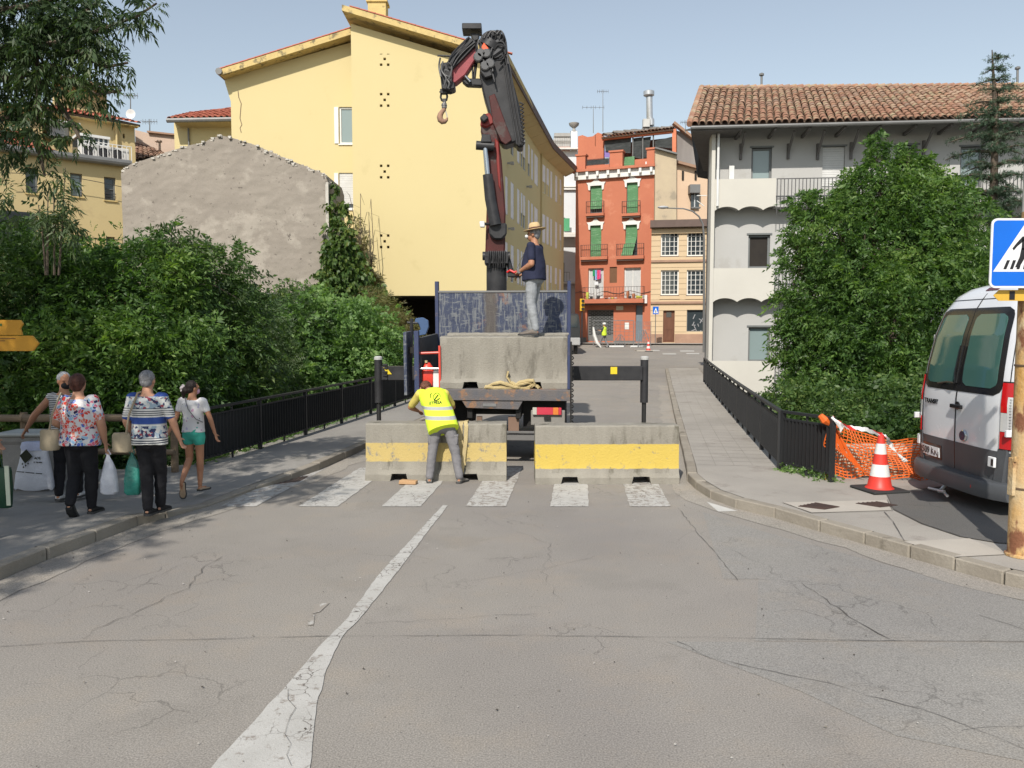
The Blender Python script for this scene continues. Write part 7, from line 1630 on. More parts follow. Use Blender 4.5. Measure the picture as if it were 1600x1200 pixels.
def patmat(name, kind):
    m = plain(name, (.6, .6, .6), .85, grain=.03); n = m.node_tree.nodes; l = m.node_tree.links; bs = n['Principled BSDF']; tc = n.new('ShaderNodeTexCoord'); vec = tc.outputs['Object']
    def ramp(src, stops, const=True):
        cr = n.new('ShaderNodeValToRGB'); cr.color_ramp.interpolation = 'CONSTANT' if const else 'LINEAR'; e = cr.color_ramp.elements
        while len(e) < len(stops): e.new(.5)
        for i, (p_, c) in enumerate(stops): e[i].position = p_; e[i].color = (*c, 1)
        l.new(src, cr.inputs[0]); return cr.outputs[0]
    def mixc(f, a, b):
        x = n.new('ShaderNodeMix'); x.data_type = 'RGBA'; l.new(f, x.inputs[0]); 
        for k, v in ((6, a), (7, b)):
            if hasattr(v, 'links'): l.new(v, x.inputs[k])
            else: x.inputs[k].default_value = (*v, 1)
        return x.outputs[2]
    def vor(sc, feat='F1', out='Color', st=None):
        v = n.new('ShaderNodeTexVoronoi'); v.feature = feat; v.inputs['Scale'].default_value = sc
        ns = n.new('ShaderNodeTexNoise'); ns.inputs['Scale'].default_value = 12; l.new(vec, ns.inputs['Vector']); va = n.new('ShaderNodeVectorMath'); va.operation = 'MULTIPLY_ADD'; va.inputs[1].default_value = (.06, .06, .06); l.new(ns.outputs['Color'], va.inputs[0]); l.new(vec, va.inputs[2]); l.new(va.outputs[0], v.inputs['Vector']); return v.outputs[out]
    sx = n.new('ShaderNodeSeparateXYZ'); l.new(vec, sx.inputs[0])
    def sep(c): x = n.new('ShaderNodeSeparateColor'); l.new(c, x.inputs[0]); return x
    if kind == 'floral':
        r_ = sep(vor(26)).outputs[0]; col = ramp(r_, [(0, (.62, .60, .60)), (.2, (.55, .04, .04)), (.36, (.08, .14, .45)), (.52, (.62, .60, .60)), (.62, (.02, .02, .08)), (.74, (.62, .13, .22)), (.88, (.25, .42, .6))])
        nz = n.new('ShaderNodeTexNoise'); nz.inputs['Scale'].default_value = 5; l.new(vec, nz.inputs['Vector']); big = ramp(nz.outputs['Fac'], [(0, (0, 0, 0)), (.56, (1, 1, 1))]); red = ramp(sep(vor(26)).outputs[1], [(0, (.62, .05, .03)), (.5, (.6, .18, .12)), (.8, (.62, .6, .6))]); bx = sep(big).outputs[0]; col = mixc(bx, col, red)
        ed = vor(26, 'DISTANCE_TO_EDGE', 'Distance'); e2 = ramp(ed, [(0, (1, 1, 1)), (.055, (0, 0, 0))]); col = mixc(sep(e2).outputs[0], col, (.6, .6, .6))
    elif kind == 'bands':
        z = sx.outputs[2]; mr = n.new('ShaderNodeMapRange'); mr.inputs[1].default_value = .85; mr.inputs[2].default_value = 1.45; l.new(z, mr.inputs[0])
        W_, N_, B_ = (.60, .60, .57), (.02, .025, .05), (.03, .07, .27)
        st = []; 
        for a, c in [(0, W_), (.03, N_), (.05, W_), (.07, N_), (.09, W_), (.12, N_), (.13, (.4, .42, .44)), (.36, W_), (.385, (.35, .38, .42)), (.40, B_), (.53, W_), (.56, N_), (.575, W_), (.60, N_), (.615, W_), (.64, N_), (.655, W_), (.69, N_), (.70, (.4, .45, .52)), (.92, B_)]: st.append((a, c))
        col = ramp(mr.outputs[0], st); r_ = sep(vor(38)).outputs[0]; pt = ramp(r_, [(0, (.50, .51, .50)), (.35, (.03, .04, .10)), (.55, (.28, .36, .42)), (.75, (.55, .55, .52)), (.9, (.3, .06, .08))])
        mk2 = ramp(mr.outputs[0], [(0, (0, 0, 0)), (.13, (1, 1, 1)), (.36, (0, 0, 0)), (.70, (1, 1, 1)), (.92, (0, 0, 0))]); col = mixc(sep(mk2).outputs[0], col, pt)
    elif kind == 'stripes':
        w = n.new('ShaderNodeTexWave'); w.bands_direction = 'Z'; w.inputs['Scale'].default_value = 14; l.new(vec, w.inputs[0]); col = ramp(w.outputs['Fac'], [(0, (.02, .02, .025)), (.5, (.55, .55, .54))])
    elif kind == 'girl':
        r_ = sep(vor(20)).outputs[0]; ds = vor(20, 'F1', 'Distance'); pc_ = ramp(r_, [(0, (.64, .62, .62)), (.45, (.5, .3, .42)), (.62, (.12, .15, .12)), (.72, (.64, .62, .62)), (.85, (.45, .42, .55))]); k = ramp(ds, [(0, (1, 1, 1)), (.35, (0, 0, 0))]); col = mixc(sep(k).outputs[0], (.64, .63, .63), pc_)
    elif kind == 'vest':
        z = sx.outputs[2]
        ns = n.new('ShaderNodeMapRange'); ns.inputs[1].default_value = 0; ns.inputs[2].default_value = 2; l.new(z, ns.inputs[0]); Yv = (.62, .80, .045); G_ = (.34, .35, .35); col = ramp(ns.outputs[0], [(0, Yv), (.480, G_), (.506, Yv), (.548, G_), (.574, Yv)])
    l.new(col, bs.inputs['Base Color']); return m
def cloth(n, c, **k): return mat(n, c, tuple(x*.78 for x in c), scale=5, rough=.9, bump=.2, bscale=90, grain=.04, coord='object', **k)
BLKT = cloth('black_cloth', (.014, .014, .017)); GRYT = cloth('grey_work_cloth', (.20, .195, .205)); NAVY = cloth('navy_cloth', (.022, .026, .055)); LGT = cloth('pale_grey_cloth', (.29, .305, .32)); TEAL = cloth('teal_cloth', (.06, .42, .33)); YTS = cloth('yellow_cloth', (.60, .50, .12))
BEI = cloth('beige_bag', (.36, .30, .21)); GHAIR = hairm('grey_hair', (.27, .27, .28)); LHAIR = hairm('light_grey_hair', (.42, .43, .45)); RHAIR = hairm('auburn_hair', (.085, .03, .02)); DHAIR = hairm('dark_hair', (.022, .014, .012))
# ---- man on the truck block
tp_ = ontruck(.145, .42, 1.302+.87); mp_ = P(836, 526, tp_.y)
mt_, j, hd, s, hy = person('man in straw hat, navy polo and grey trousers standing on the block on the truck', (mp_.x-.02, tp_.y+.0, tp_.z+.02), R(64), 1.83, dict(aL=(-.15, -.10, .09), tL=(-.19, .05, .03), kL=(-.13, -.01, .49), aR=(.13, .10, .09), tR=(.15, .26, .03), kR=(.12, .09, .49), sL=(-.19, -.03, 1.385), eL=(-.25, -.07, 1.10), wL=(-.15, .18, 1.0), eR=(.25, .0, 1.10), wR=(.10, .25, .97)), girth=1.2, belly=.045, skin=SKIN_T, top=NAVY, sleeve=.7, bottom=LGT, shoe=cloth('grey_shoe', (.17, .145, .125)), hair=GHAIR, head_yaw=R(12), head_pitch=R(6), curl=(.9, .9), hem=.35)
STRAW = mat('straw', (.60, .44, .24), (.50, .36, .19), scale=12, bump=.5, bscale=150, rough=.9, coord='object')
HM = Matrix.Translation(hd(0, -.012, .075))@(hy@Matrix.Rotation(R(-14), 3, 'X')).to_4x4()
def hatpart(prof_, nm, mt, n=28, fy=1.12):
    m = MB(); m.lathe(prof_, (0, 0, 0), n); m.v = [tuple(HM@Vector((v[0], v[1]*fy, v[2]+(-.012*abs(v[0]/.17)**2 if abs(v[0])+abs(v[1]) > .12 else 0)))) for v in m.v]; return m.build(nm, mt, mt_, local=True, smooth=True)
hatpart([(.088, .0), (.15, -.008), (.172, .002), (.172, .010), (.15, .002), (.090, .012), (.088, .055), (.080, .100), (.062, .118), (.03, .112), (.001, .106)], 'straw_hat', STRAW)
hatpart([(.0905, .012), (.0915, .038), (.088, .038), (.088, .012)], 'hat_band', plain('hat_band_brown', (.10, .04, .03)))
m = MB(); caps(m, hd(-.035, .098, -.045), hd(.035, .098, -.045), .030*s, .030*s); m.build('face_mask', plain('mask_white', (.66, .68, .68), .8), mt_, local=True, smooth=True)
m = MB(); hp_ = (j['wL']+j['wR'])/2+Vector((0, .11, -.02)); m.box(hp_.x-.14, hp_.x+.14, hp_.y-.04, hp_.y+.10, hp_.z-.05, hp_.z+.03)
rc_ = thing('crane_remote', 'red and black crane remote control held by the man in the straw hat', 'remote control', tuple(mt_.matrix_basis@hp_)); bpy.context.view_layer.update(); rc_.rotation_euler = (0, 0, R(72))
MB().box(-.14, .14, -.05, .10, -.05, .03).build('housing', plain('remote_black', (.03, .03, .03), .5), rc_, local=True, bevel=.015)
m = MB(); m.tube([(-.15, -.04, .02), (-.16, .04, .06), (-.14, .10, .03)], .018, 8); m.tube([(.15, -.04, .02), (.16, .04, .06), (.14, .10, .03)], .018, 8); m.box(-.13, -.02, -.052, .0, -.02, .042); m.build('red_guard', plain('remote_red', (.62, .02, .02), .4), rc_, local=True, smooth=False)
m = MB()
for k in range(4): m.tube([(-.09+.06*k, .04, .03), (-.09+.06*k, .05, .07)], .008, 6)
m.build('levers', plain('remote_black', (.03, .03, .03)), rc_, local=True)
m = MB(); m.tube([j['nec']+Vector((-.07, -.045, .0)), j['che']+Vector((-.11, .13, .02)), j['wL']+Vector((.02, .08, .02))], .006, 5); m.tube([j['wL']+Vector((-.032, 0, .0)), j['wL']+Vector((.03, 0, .004))], .034, 10); m.build('neck_strap', plain('strap_grey', (.16, .16, .16)), mt_, local=True)
# ---- worker leaning over the barrier
VEST = patmat('hi_vis_vest', 'vest')
wk, j, hd, s, hy = person('man in yellow reflective vest and grey cargo trousers leaning over the left barrier', (-1.06, 11.72, .0), 0, 1.76, dict(pel=(.0, .05, .88), wai=(-.05, .14, 1.03), che=(-.12, .27, 1.18), nec=(-.18, .41, 1.30), hed=(-.28, .54, 1.33), sL=(-.35, .33, 1.26), sR=(.03, .35, 1.27), eL=(-.50, .47, 1.06), wL=(-.42, .70, .98), eR=(.13, .52, 1.06), wR=(.03, .70, .95), hL=(-.075, .05, .86), hR=(.10, .05, .85), kL=(-.13, .04, .47), kR=(.20, .02, .46), aL=(-.17, -.02, .09), aR=(.26, -.03, .09), tL=(-.19, .13, .03), tR=(.32, .10, .03)), girth=1.10, belly=.02, skin=SKIN_T, top=YTS, sleeve=.8, bottom=GRYT, shoe=cloth('work_boot', (.20, .19, .175)), hair=hairm('reddish_hair', (.16, .06, .035)), head_pitch=R(-65), curl=(.5, .5), vest=VEST)
m = MB(); ellips(m, hd(0, .0, .062), (.092, .11, .062), hy); o = fuse(m, 'cap', cloth('cap_dark', (.025, .03, .035)), wk, vox=.008, sm=2)
# print on the back of the vest: an arc, a ring with a slash and a short word
bpy.context.view_layer.update()
PRT = plain('print_black', (.02, .025, .01), .7, bump=0)
vobj = [c for c in wk.children if c.name.startswith('vest')][0]
def onvest(x, z, d=.006):
    ok, co, no, _ = vobj.ray_cast(Vector((x, -2, z)), Vector((0, 1, 0))); return (co+no*d) if ok else Vector((x, .1, z))
bx, bz = -.13, 1.285
def vline(pts, w): 
    out = []
    for a, b in zip(pts[:-1], pts[1:]):
        for k in range(4): f = k/4; out.append(onvest(a[0]+(b[0]-a[0])*f, a[1]+(b[1]-a[1])*f))
    out.append(onvest(*pts[-1])); return MB().tube(out, w, 5)
ring = [(bx+.055+.052*math.cos(a), bz+.055*math.sin(a)) for a in [2*PI*k/16 for k in range(13)]]
vline([(x, z) for x, z in ring], .0038).build('back_print', PRT, wk, local=True)
vline([(bx+.02, bz-.045), (bx+.075, bz+.03)], .008).build('back_print', PRT, wk, local=True); vline([(bx+.02, bz-.05), (bx+.06, bz-.048), (bx+.10, bz-.02)], .007).build('back_print', PRT, wk, local=True)
vline([(bx-.03, bz+.05), (bx-.045, bz+.02), (bx-.03, bz-.015)], .006).build('back_print', PRT, wk, local=True)
cu = bpy.data.curves.new('w', 'FONT'); cu.body = 'ETPESA'; cu.size = .058; cu.align_x = 'CENTER'; cu.extrude = 0; cu.offset = .0015; tt = bpy.data.objects.new('tmp', cu); COL.objects.link(tt); me_ = bpy.data.meshes.new_from_object(tt.evaluated_get(bpy.context.evaluated_depsgraph_get())); bpy.data.objects.remove(tt)
for v in me_.vertices: c = onvest(v.co.x+bx+.045, v.co.y+bz-.10+.15*v.co.x*.5, .005); v.co = c
me_.materials.clear(); me_.materials.append(PRT); oo = bpy.data.objects.new('back_lettering', me_); COL.objects.link(oo); oo.parent = wk
for sx_, kx in ((-1, 'L'), (1, 'R')):
    p = (j['h'+kx]*.45+j['k'+kx]*.55)+Vector((sx_*.062, -.012, 0)); m = MB(); m.box(p.x-.03, p.x+.03, p.y-.06, p.y+.07, p.z-.08, p.z+.06); o = m.build('cargo_pocket', GRYT, wk, local=True, bevel=.015, smooth=True)
    m = MB(); m.box(p.x-.034, p.x+.034, p.y-.063, p.y+.073, p.z+.045, p.z+.075); m.build('pocket_flap', GRYT, o, local=True, bevel=.006)
m = MB(); q = j['pel']+Vector((.12, -.08, .04)); ellips(m, q, (.07, .03, .05)); m.build('pouch', SOOT, wk, local=True, smooth=True)
# ---- four walkers on the left pavement
fw, j, hd, s, hy = person('woman with auburn hair, red-blue floral blouse and black trousers, walking away', (P(128, 808, 9.12).x, 9.15, KH), 0, 1.66, dict(kL=(-.09, .02, .47), aL=(-.06, -.17, .17), tL=(-.06, -.12, .02), kR=(.085, .06, .49), aR=(.07, .06, .09), tR=(.08, .22, .03), wR=(.27, .05, .86), eR=(.265, -.02, 1.11), eL=(-.255, -.05, 1.12), wL=(-.20, .16, 1.0)), girth=1.30, top=patmat('floral_print', 'floral'), sleeve=.75, bottom=BLKT, shoe=cloth('black_shoe', (.02, .02, .02)), hair=RHAIR, hairstyle='bob', female=True, hem=.5)
def strap(par, pts, w, mt): 
    m = MB(); P_ = []
    pts = [Vector(p) for p in pts]
    for a, b in zip(pts[:-1], pts[1:]):
        for k in range(4): P_.append(a.lerp(b, k/4))
    P_.append(pts[-1]); m.tube(P_, w, 6); return m.build('bag_strap', mt, par)
def bag(label, c, w, h, d, mt, strap_pts=None, plastic=False, handle=None, name='handbag', cat='bag'):
    t = thing(name, label, cat, c); m = MB(); n = 20; rings = []; rr = random.Random(int(abs(c[0])*100))
    prof_b = ([(0, .72), (.06, .95), (.35, 1.0), (.6, .86), (.8, .55), (.93, .22), (1.0, .15)] if plastic else [(0, .85), (.08, 1), (.5, 1.02), (.9, .95), (1, .8)])
    for f, sc in prof_b: rings.append([(c[0]+w/2*sc*abs(math.cos(a))**.7*(1 if math.cos(a) > 0 else -1)*(1+rr.uniform(-.03, .03)), c[1]+d/2*sc*abs(math.sin(a))**.8*(1 if math.sin(a) > 0 else -1)+rr.uniform(-.006, .006), c[2]-h+h*f) for a in [2*PI*k/n for k in range(n)]])
    m.loft(rings); v2 = []
    for v in m.v:
        q = Vector(v); dd = .012*noise.noise(Vector((q.x*14, q.y*14, q.z*(4 if plastic else 12)))); v2.append((q.x+dd, q.y+dd*1.5, q.z))
    m.v = v2; o = m.build('bag_body', mt, t, smooth=True)
    if strap_pts: strap(t, strap_pts, .012, BEI)
    if handle: m = MB(); m.tube([(c[0]-.03, c[1], c[2]-.01), (c[0], c[1], c[2]+handle), (c[0]+.03, c[1], c[2]-.01)], .008, 6); m.build('handles', mt, t, smooth=True)
    return t
PLW = mat('plastic_white', (.60, .62, .68), (.52, .54, .60), scale=5, rough=.35, bump=.6, bscale=14, spec=.5); PLT = mat('plastic_teal', (.03, .22, .18), (.02, .16, .13), scale=5, rough=.3, bump=.6, bscale=14, spec=.5)
L_ = Vector(fw.location)
def jl(par, v): return Vector(par.location)+Vector(v)
q = jl(fw, j['wR'])+Vector((.0, .0, -.10)); bag('thin white plastic carrier bag in the right hand of the woman in floral blouse', (q.x+.02, q.y+.02, q.z-.03), .20, .48, .11, PLW, plastic=True, handle=.05, name='carrier_bag')
q = jl(fw, (-.30, -.10, 1.02)); bag('soft beige shoulder bag at the left hip of the woman in floral blouse', (q.x, q.y, q.z), .22, .24, .12, BEI, [jl(fw, (-.30, -.11, .98)), jl(fw, (-.22, -.17, 1.2)), jl(fw, (-.16, -.08, 1.44)), jl(fw, (-.18, .08, 1.35))])
mw, j, hd, s, hy = person('grey-haired woman in black mask and striped top, carrying a big white bag, at left', (P(106, 785, 9.98).x, 10.0, KH), R(8), 1.63, dict(sL=(-.16, -.01, 1.37), eL=(-.36, -.02, 1.15), wL=(-.50, .03, .95), aR=(.09, .10, .09), tR=(.10, .25, .03), kR=(.09, .10, .49), aL=(-.07, -.12, .10), tL=(-.07, .02, .03)), girth=1.12, top=patmat('stripe_print', 'stripes'), sleeve=0, bottom=BLKT, shoe=cloth('white_shoe', (.6, .6, .6)), hair=LHAIR, head_yaw=R(-138), head_pitch=R(-6), female=True, hem=.5, skin=SKIN_T)
m = MB(); ellips(m, hd(0, .062, -.055), (.060, .045, .048), hy); m.build('face_mask', plain('mask_black', (.01, .01, .012), .8), mw, local=True, smooth=True)
q = jl(mw, j['wL'])+Vector((-.02, .0, -.08)); wb_ = thing('shopping_bag', 'very large white shopping bag with dark diamond logo carried by the masked woman', 'bag', tuple(q))
m = MB(); x0, y0, z1 = P(52, 700, 9.85).x, 9.85, P(52, 702, 9.85).z; z0 = P(52, 764, 9.85).z; rings = []
for f, hw_, dep, sh in ((0, .235, .13, 0), (.05, .25, .15, 0), (.35, .225, .14, .0), (.7, .185, .12, .01), (.9, .165, .09, .015), (1, .17, .06, .02)): rings.append([(x0+sh+hw_*abs(math.cos(a))**.5*(1 if math.cos(a) > 0 else -1), y0+dep*.5*abs(math.sin(a))**.6*(1 if math.sin(a) > 0 else -1), z0+(z1-z0)*f+(.012*math.sin(a*5+f*9))) for a in [2*PI*k/32 for k in range(32)]])
m.loft(rings); m.build('bag_body', PLW, wb_, smooth=True)
m = MB(); m.loft([[(x0+.01+hw_*math.cos(a), y0+.055*math.sin(a), z) for a in [2*PI*k/20 for k in range(20)]] for hw_, z in ((.16, z1-.01), (.175, z1+.03), (.15, z1+.09), (.10, z1+.10))]); m.build('folded_top', mat('plastic_lilac', (.50, .54, .72), (.42, .46, .62), scale=6, rough=.4, bump=.6, bscale=14), wb_, smooth=True)
yf_ = y0-.085
def bpx(x, y): p = P(x, y, yf_); return (p.x, yf_, p.z)
MB().prism([bpx(41, 702), bpx(50.5, 713.5), bpx(39, 724.5), bpx(30.5, 712)], (0, .004, 0)).build('diamond_logo', PRT, wb_)
for cx, cy in ((35, 725), (43.5, 724.5), (40, 727.5), (36.5, 730)): MB().prism([bpx(cx-1.4, cy), bpx(cx, cy-1.6), bpx(cx+1.4, cy), bpx(cx, cy+1.6)], (0, .004, 0)).build('logo_square', PRT, wb_)
MXZ = Matrix(((1, 0, 0), (0, 0, -1), (0, 1, 0))).to_4x4()
for s_, x, y, sz in (('ADE', 58.5, 716, .042), ('E. Huesca', 59, 722.5, .026)): text(s_, 'bag_lettering', sz, Matrix.Translation(Vector(bpx(x, y)))@MXZ, PRT, wb_, extrude=.001, bold=.001)
m = MB()
for k in range(20):
    if k in (6, 14): continue
    a = bpx(26+2*k, 737+.18*k); b = bpx(27.3+2*k, 737.2+.18*k); m.box(a[0], b[0], yf_-.001, yf_+.003, a[2]-.005, a[2]+.006)
stuff(m.build('small_print', PRT, wb_))
bw, j, hd, s, hy = person('grey-haired woman in blue banded top and black trousers, walking hand in hand', (P(236, 809, 9.06).x, 9.08, KH), 0, 1.70, dict(eL=(-.25, -.02, 1.12), wL=(-.24, .09, .93), eR=(.27, .0, 1.13), wR=(.31, .08, .91), aL=(-.05, .02, .09), tL=(-.05, .17, .03), kL=(-.06, .04, .49), hL=(-.07, 0, .9), aR=(.015, .20, .09), tR=(.02, .34, .03), kR=(.05, .16, .49)), girth=1.12, top=patmat('band_print', 'bands'), sleeve=.8, bottom=BLKT, shoe=cloth('black_shoe', (.02, .02, .02)), hair=GHAIR, female=True, hem=.5, skin=SKIN)
q = jl(bw, j['wL'])+Vector((.0, .02, -.10)); bag('teal plastic carrier bag held low by the woman in the blue banded top', (q.x-.02, q.y, q.z-.10), .20, .50, .11, PLT, plastic=True, handle=.1, name='carrier_bag')
q = jl(bw, (-.27, -.10, .99)); bag('boxy tan shoulder bag with pale strap on the woman in blue banded top', (q.x, q.y, q.z), .22, .22, .10, BEI, [jl(bw, (-.21, -.13, .95)), jl(bw, (-.15, -.16, 1.2)), jl(bw, (-.07, -.10, 1.45)), jl(bw, (-.02, .05, 1.46))])
gi, j, hd, s, hy = person('girl with dark ponytail, white printed T-shirt and teal shorts beside the blue banded woman', (P(305, 768, 10.5).x, 10.5, KH), R(-6), 1.49, dict(eL=(-.25, -.04, 1.14), wL=(-.33, -.12, .93), eR=(.27, .0, 1.13), wR=(.33, .02, .90), aL=(-.10, -.20, .19), tL=(-.10, -.20, .03), kL=(-.09, .03, .50), aR=(.06, .04, .09), tR=(.09, .19, .03), kR=(.075, .04, .49)), girth=.92, top=patmat('girl_print', 'girl'), sleeve=.5, bottom=TEAL, shorts=.30, shoe=plain('sandal_tan', (.42, .30, .2)), sandals=True, hair=DHAIR, hairstyle='tail', female=True, head_yaw=R(-32), skin=SKIN_T)
rk = random.Random(2); m = MB()
for k in range(16): c = hd(-.075+rk.uniform(-.03, .03), -.125+rk.uniform(-.02, .02), -.0+rk.uniform(-.04, .05)); ellips(m, c, (.018, .014, .018), n=6)
m.build('hair_scrunchie', plain('scrunchie_pale', (.62, .55, .55)), gi, local=True, smooth=True)
m = MB(); m.tube([(-.07, -.07, 1.27), (.0, -.125, 1.12), (.10, -.12, .99), (.155, -.04, .94)], .006, 5); m.build('bag_strap', plain('strap_grey', (.16, .16, .16)), gi, local=True)
m = MB(); ellips(m, hd(0, .062, -.05), (.052, .04, .042), hy); m.build('face_mask', plain('mask_pink', (.5, .3, .4), .8), gi, local=True, smooth=True)
ed, j, hd, s, hy = person('person mostly outside the left edge holding a green and white bag', (P(-46, 800, 9.0).x, 9.0, KH), 0, 1.65, dict(eR=(.27, .0, 1.13), wR=(.30, .08, .93)), girth=1.15, top=cloth('rust_cloth', (.2, .06, .05)), bottom=BLKT, shoe=BLKT, hair=DHAIR, female=True)
q = P(4, 732, 8.9); bag('dark green and white bag hanging at the left edge of the picture', (q.x-.06, 8.95, q.z), .26, .46, .12, mat('green_bag', (.02, .07, .035), (.015, .05, .03), rough=.4, bump=.3, bscale=14), handle=.18, name='carrier_bag')
p0 = P(9, 728, 8.88); p1 = P(15, 790, 8.88); MB().prism([(p0.x-.02, 8.88, p0.z), (p0.x+.03, 8.88, p0.z), (p1.x+.01, 8.88, p1.z), (p1.x-.035, 8.88, p1.z)], (0, .01, 0)).build('white_side', plain('bag_white', (.6, .64, .5)), bpy.data.objects['carrier_bag.002'] if 'carrier_bag.002' in bpy.data.objects else None)
# ---- far worker
fk, j, hd, s, hy = person('distant worker in yellow vest and white helmet by the red house shutter', (P(944, 543, 57).x, 57, prof(57)), R(60), 1.76, dict(eL=(-.22, .10, 1.15), wL=(-.2, .34, 1.2), eR=(.22, .1, 1.15), wR=(.2, .34, 1.15), aL=(-.1, .3, .09), tL=(-.1, .45, .03), kL=(-.1, .22, .5), aR=(.1, -.28, .1), tR=(.1, -.14, .03), kR=(.1, -.05, .48)), girth=1.1, top=cloth('dark_shirt', (.06, .06, .07)), sleeve=1.0, bottom=GRYT, shoe=BLKT, hair=DHAIR, vest=plain('vest_far', (.60, .78, .05), .7), vox=.024)
m = MB(); ellips(m, hd(0, 0, .06), (.12, .14, .10), hy, n=10); m.build('helmet', WHT, fk, local=True, smooth=True)
# ================================================================ left edge signs, litter bin
SO = mat('sign_ochre', (.52, .26, .025), (.48, .23, .02), scale=3, rough=.5, bump=.05)
Ys = 8.0
a, b = P(-8, 524.5, Ys), P(38, 548.5, Ys); zm = (a.z+b.z)/2
sgt = thing('direction_sign', 'ochre arrow-shaped direction sign pointing right, lower of two at left edge', 'sign', (P(-30, 540, Ys).x, Ys, KH))
MB().prism([(P(-60, 0, Ys).x, Ys, b.z), (P(28, 0, Ys).x, Ys, b.z), (P(38, 0, Ys).x, Ys, zm), (P(28, 0, Ys).x, Ys, a.z), (P(-60, 0, Ys).x, Ys, a.z)], (0, .025, 0)).build('arrow_board', SO, sgt, bevel=.002)
m = MB()
for x, y, w in ((-2, 529, 26), (-2, 532.5, 10)): p = P(x, y, Ys-.003); m.box(p.x, p.x+w*Ys/FPX, Ys-.003, Ys-.001, p.z-.004, p.z+.004)
m.build('sign_print', plain('print_brown', (.18, .08, .02), bump=0), sgt)
MB().tube([(P(-30, 540, Ys).x, Ys+.08, KH), (P(-30, 540, Ys).x, Ys+.08, 2.5)], .04, 10).build('sign_post', GUT, sgt)
a, b = P(-8, 500, Ys), P(14, 523.5, Ys); sg2 = thing('direction_sign', 'smaller ochre sign with swallow-tail end, upper of two at left edge', 'sign', (P(-30, 510, Ys).x, Ys, 2.2))
MB().prism([(P(-60, 0, Ys).x, Ys, b.z), (P(12, 0, Ys).x, Ys, b.z), (P(9, 0, Ys).x, Ys, (a.z*.45+b.z*.55)), (P(14, 0, Ys).x, Ys, a.z-.04), (P(10, 0, Ys).x, Ys, a.z), (P(-60, 0, Ys).x, Ys, a.z)], (0, .025, 0)).build('arrow_board', SO, sg2, bevel=.002)
p = P(1, 508, Ys-.003); MB().box(p.x-.01, p.x+.012, Ys-.004, Ys-.001, p.z-.01, p.z+.015).build('sign_symbol', plain('symbol_green', (.06, .13, .03), bump=0), sg2)
bn = thing('litter_bin', 'grey concrete litter bin with a bag hung over it, behind the white shopping bag', 'bin', (P(58, 760, 10.9).x, 10.9, KH)); c = bn.location
m = MB(); m.loft([[(c.x+sx_*w, c.y+sy_*w*.9, KH+z) for sx_, sy_ in ((-1, -1), (1, -1), (1, 1), (-1, 1))] for w, z in ((.27, 0), (.30, .1), (.30, .62), (.33, .64), (.33, .72))]); m.build('bin_body', mat('bin_concrete', (.26, .25, .23), (.2, .19, .18), scale=4, bump=.3), bn, bevel=.03)
m = MB(); m.box(c.x-.37, c.x+.3, c.y-.33, c.y+.2, KH+.721, KH+.77); m.build('bin_bag_rim', mat('bag_grey', (.4, .41, .38), (.3, .31, .3), bump=.5, bscale=12), bn, bevel=.02)
# ================================================================ far street furniture
tr = thing('traffic_light', 'yellow traffic light on a dark pole before the red house', 'traffic light', (P(910, 545, 60).x, 60, prof(60)))
a, b = P(906, 486, 60), P(913, 467, 60); m = MB(); m.box(a.x, b.x, 59.85, 60.1, a.z, b.z); m.build('signal_head', plain('signal_yellow', (.72, .42, .02), .5), tr, bevel=.02)
for k in range(3): z = b.z-.16-.30*k; MB().lathe([(.10, -.05), (.12, 0), (.10, .03)], ((a.x+b.x)/2+.05, 59.82, z), 12, axis='y').build('signal_lens', plain('lens_dark', (.03, .03, .03), .3), tr)
MB().tube([((a.x+b.x)/2, 60, prof(60)-.05), ((a.x+b.x)/2, 60, a.z)], .055, 8).build('pole', DARKM, tr)
cs = thing('crossing_sign', 'small blue pedestrian crossing sign on a thin post before the cream house', 'road sign', (P(1024, 545, 60).x, 60, prof(60))); a, b = P(1020, 491, 60), P(1029, 479, 60)
MB().box(a.x, b.x, 59.96, 60, a.z, b.z).build('sign_plate', BLUE, cs); xm = (a.x+b.x)/2; MB().prism([(xm-.17, 59.955, a.z+.08), (xm+.17, 59.955, a.z+.08), (xm, 59.955, b.z-.08)], (0, -.003, 0)).build('white_triangle', WSG, cs); MB().box(xm-.03, xm+.03, 59.945, 59.951, a.z+.12, a.z+.3).build('walking_figure', SGK, cs)
MB().tube([(xm, 60.03, prof(60)), (xm, 60.03, b.z)], .03, 6).build('pole', GUT, cs)
ln_ = thing('street_lamp', 'curved street lamp reaching left from behind the white house corner', 'street lamp', (P(1098, 560, 52).x, 52, prof(52)))
pts = [P(1100, 560, 52), P(1100, 372, 52), P(1098, 350, 52), P(1092, 338, 52), P(1082, 330, 52), P(1068, 326, 52), P(1040, 325, 52)]; MB().tube(pts, [.09, .07, .06, .055, .05, .045, .04], 7).build('lamp_arm', GUT, ln_, smooth=True)
q = P(1036, 324, 52); m = MB(); ellips(m, q, (.36, .18, .10), n=10); m.build('lamp_head', plain('lamp_head', (.4, .41, .42), .4), ln_, smooth=True)
p = P(1087, 325, 52); MB().box(p.x-.3, p.x+.3, 51.9, 52.1, p.z-.03, p.z+.06).build('arm_box', GUT, ln_)
fl = G(1013, 549); cone((fl.x, fl.y, fl.z), 'tiny distant traffic cone on a pale slab beside the fence panels', s=1.0); MB().box(-.8, .3, -.5, .35, 0, .08).build('slab_body', M_SLAB, thing('road_slab', 'pale flat slab under the distant cone', 'slab', (fl.x, fl.y+.3, fl.z)), local=True)
FEN = plain('fence_steel', (.30, .31, .32), .4, metal=.5)
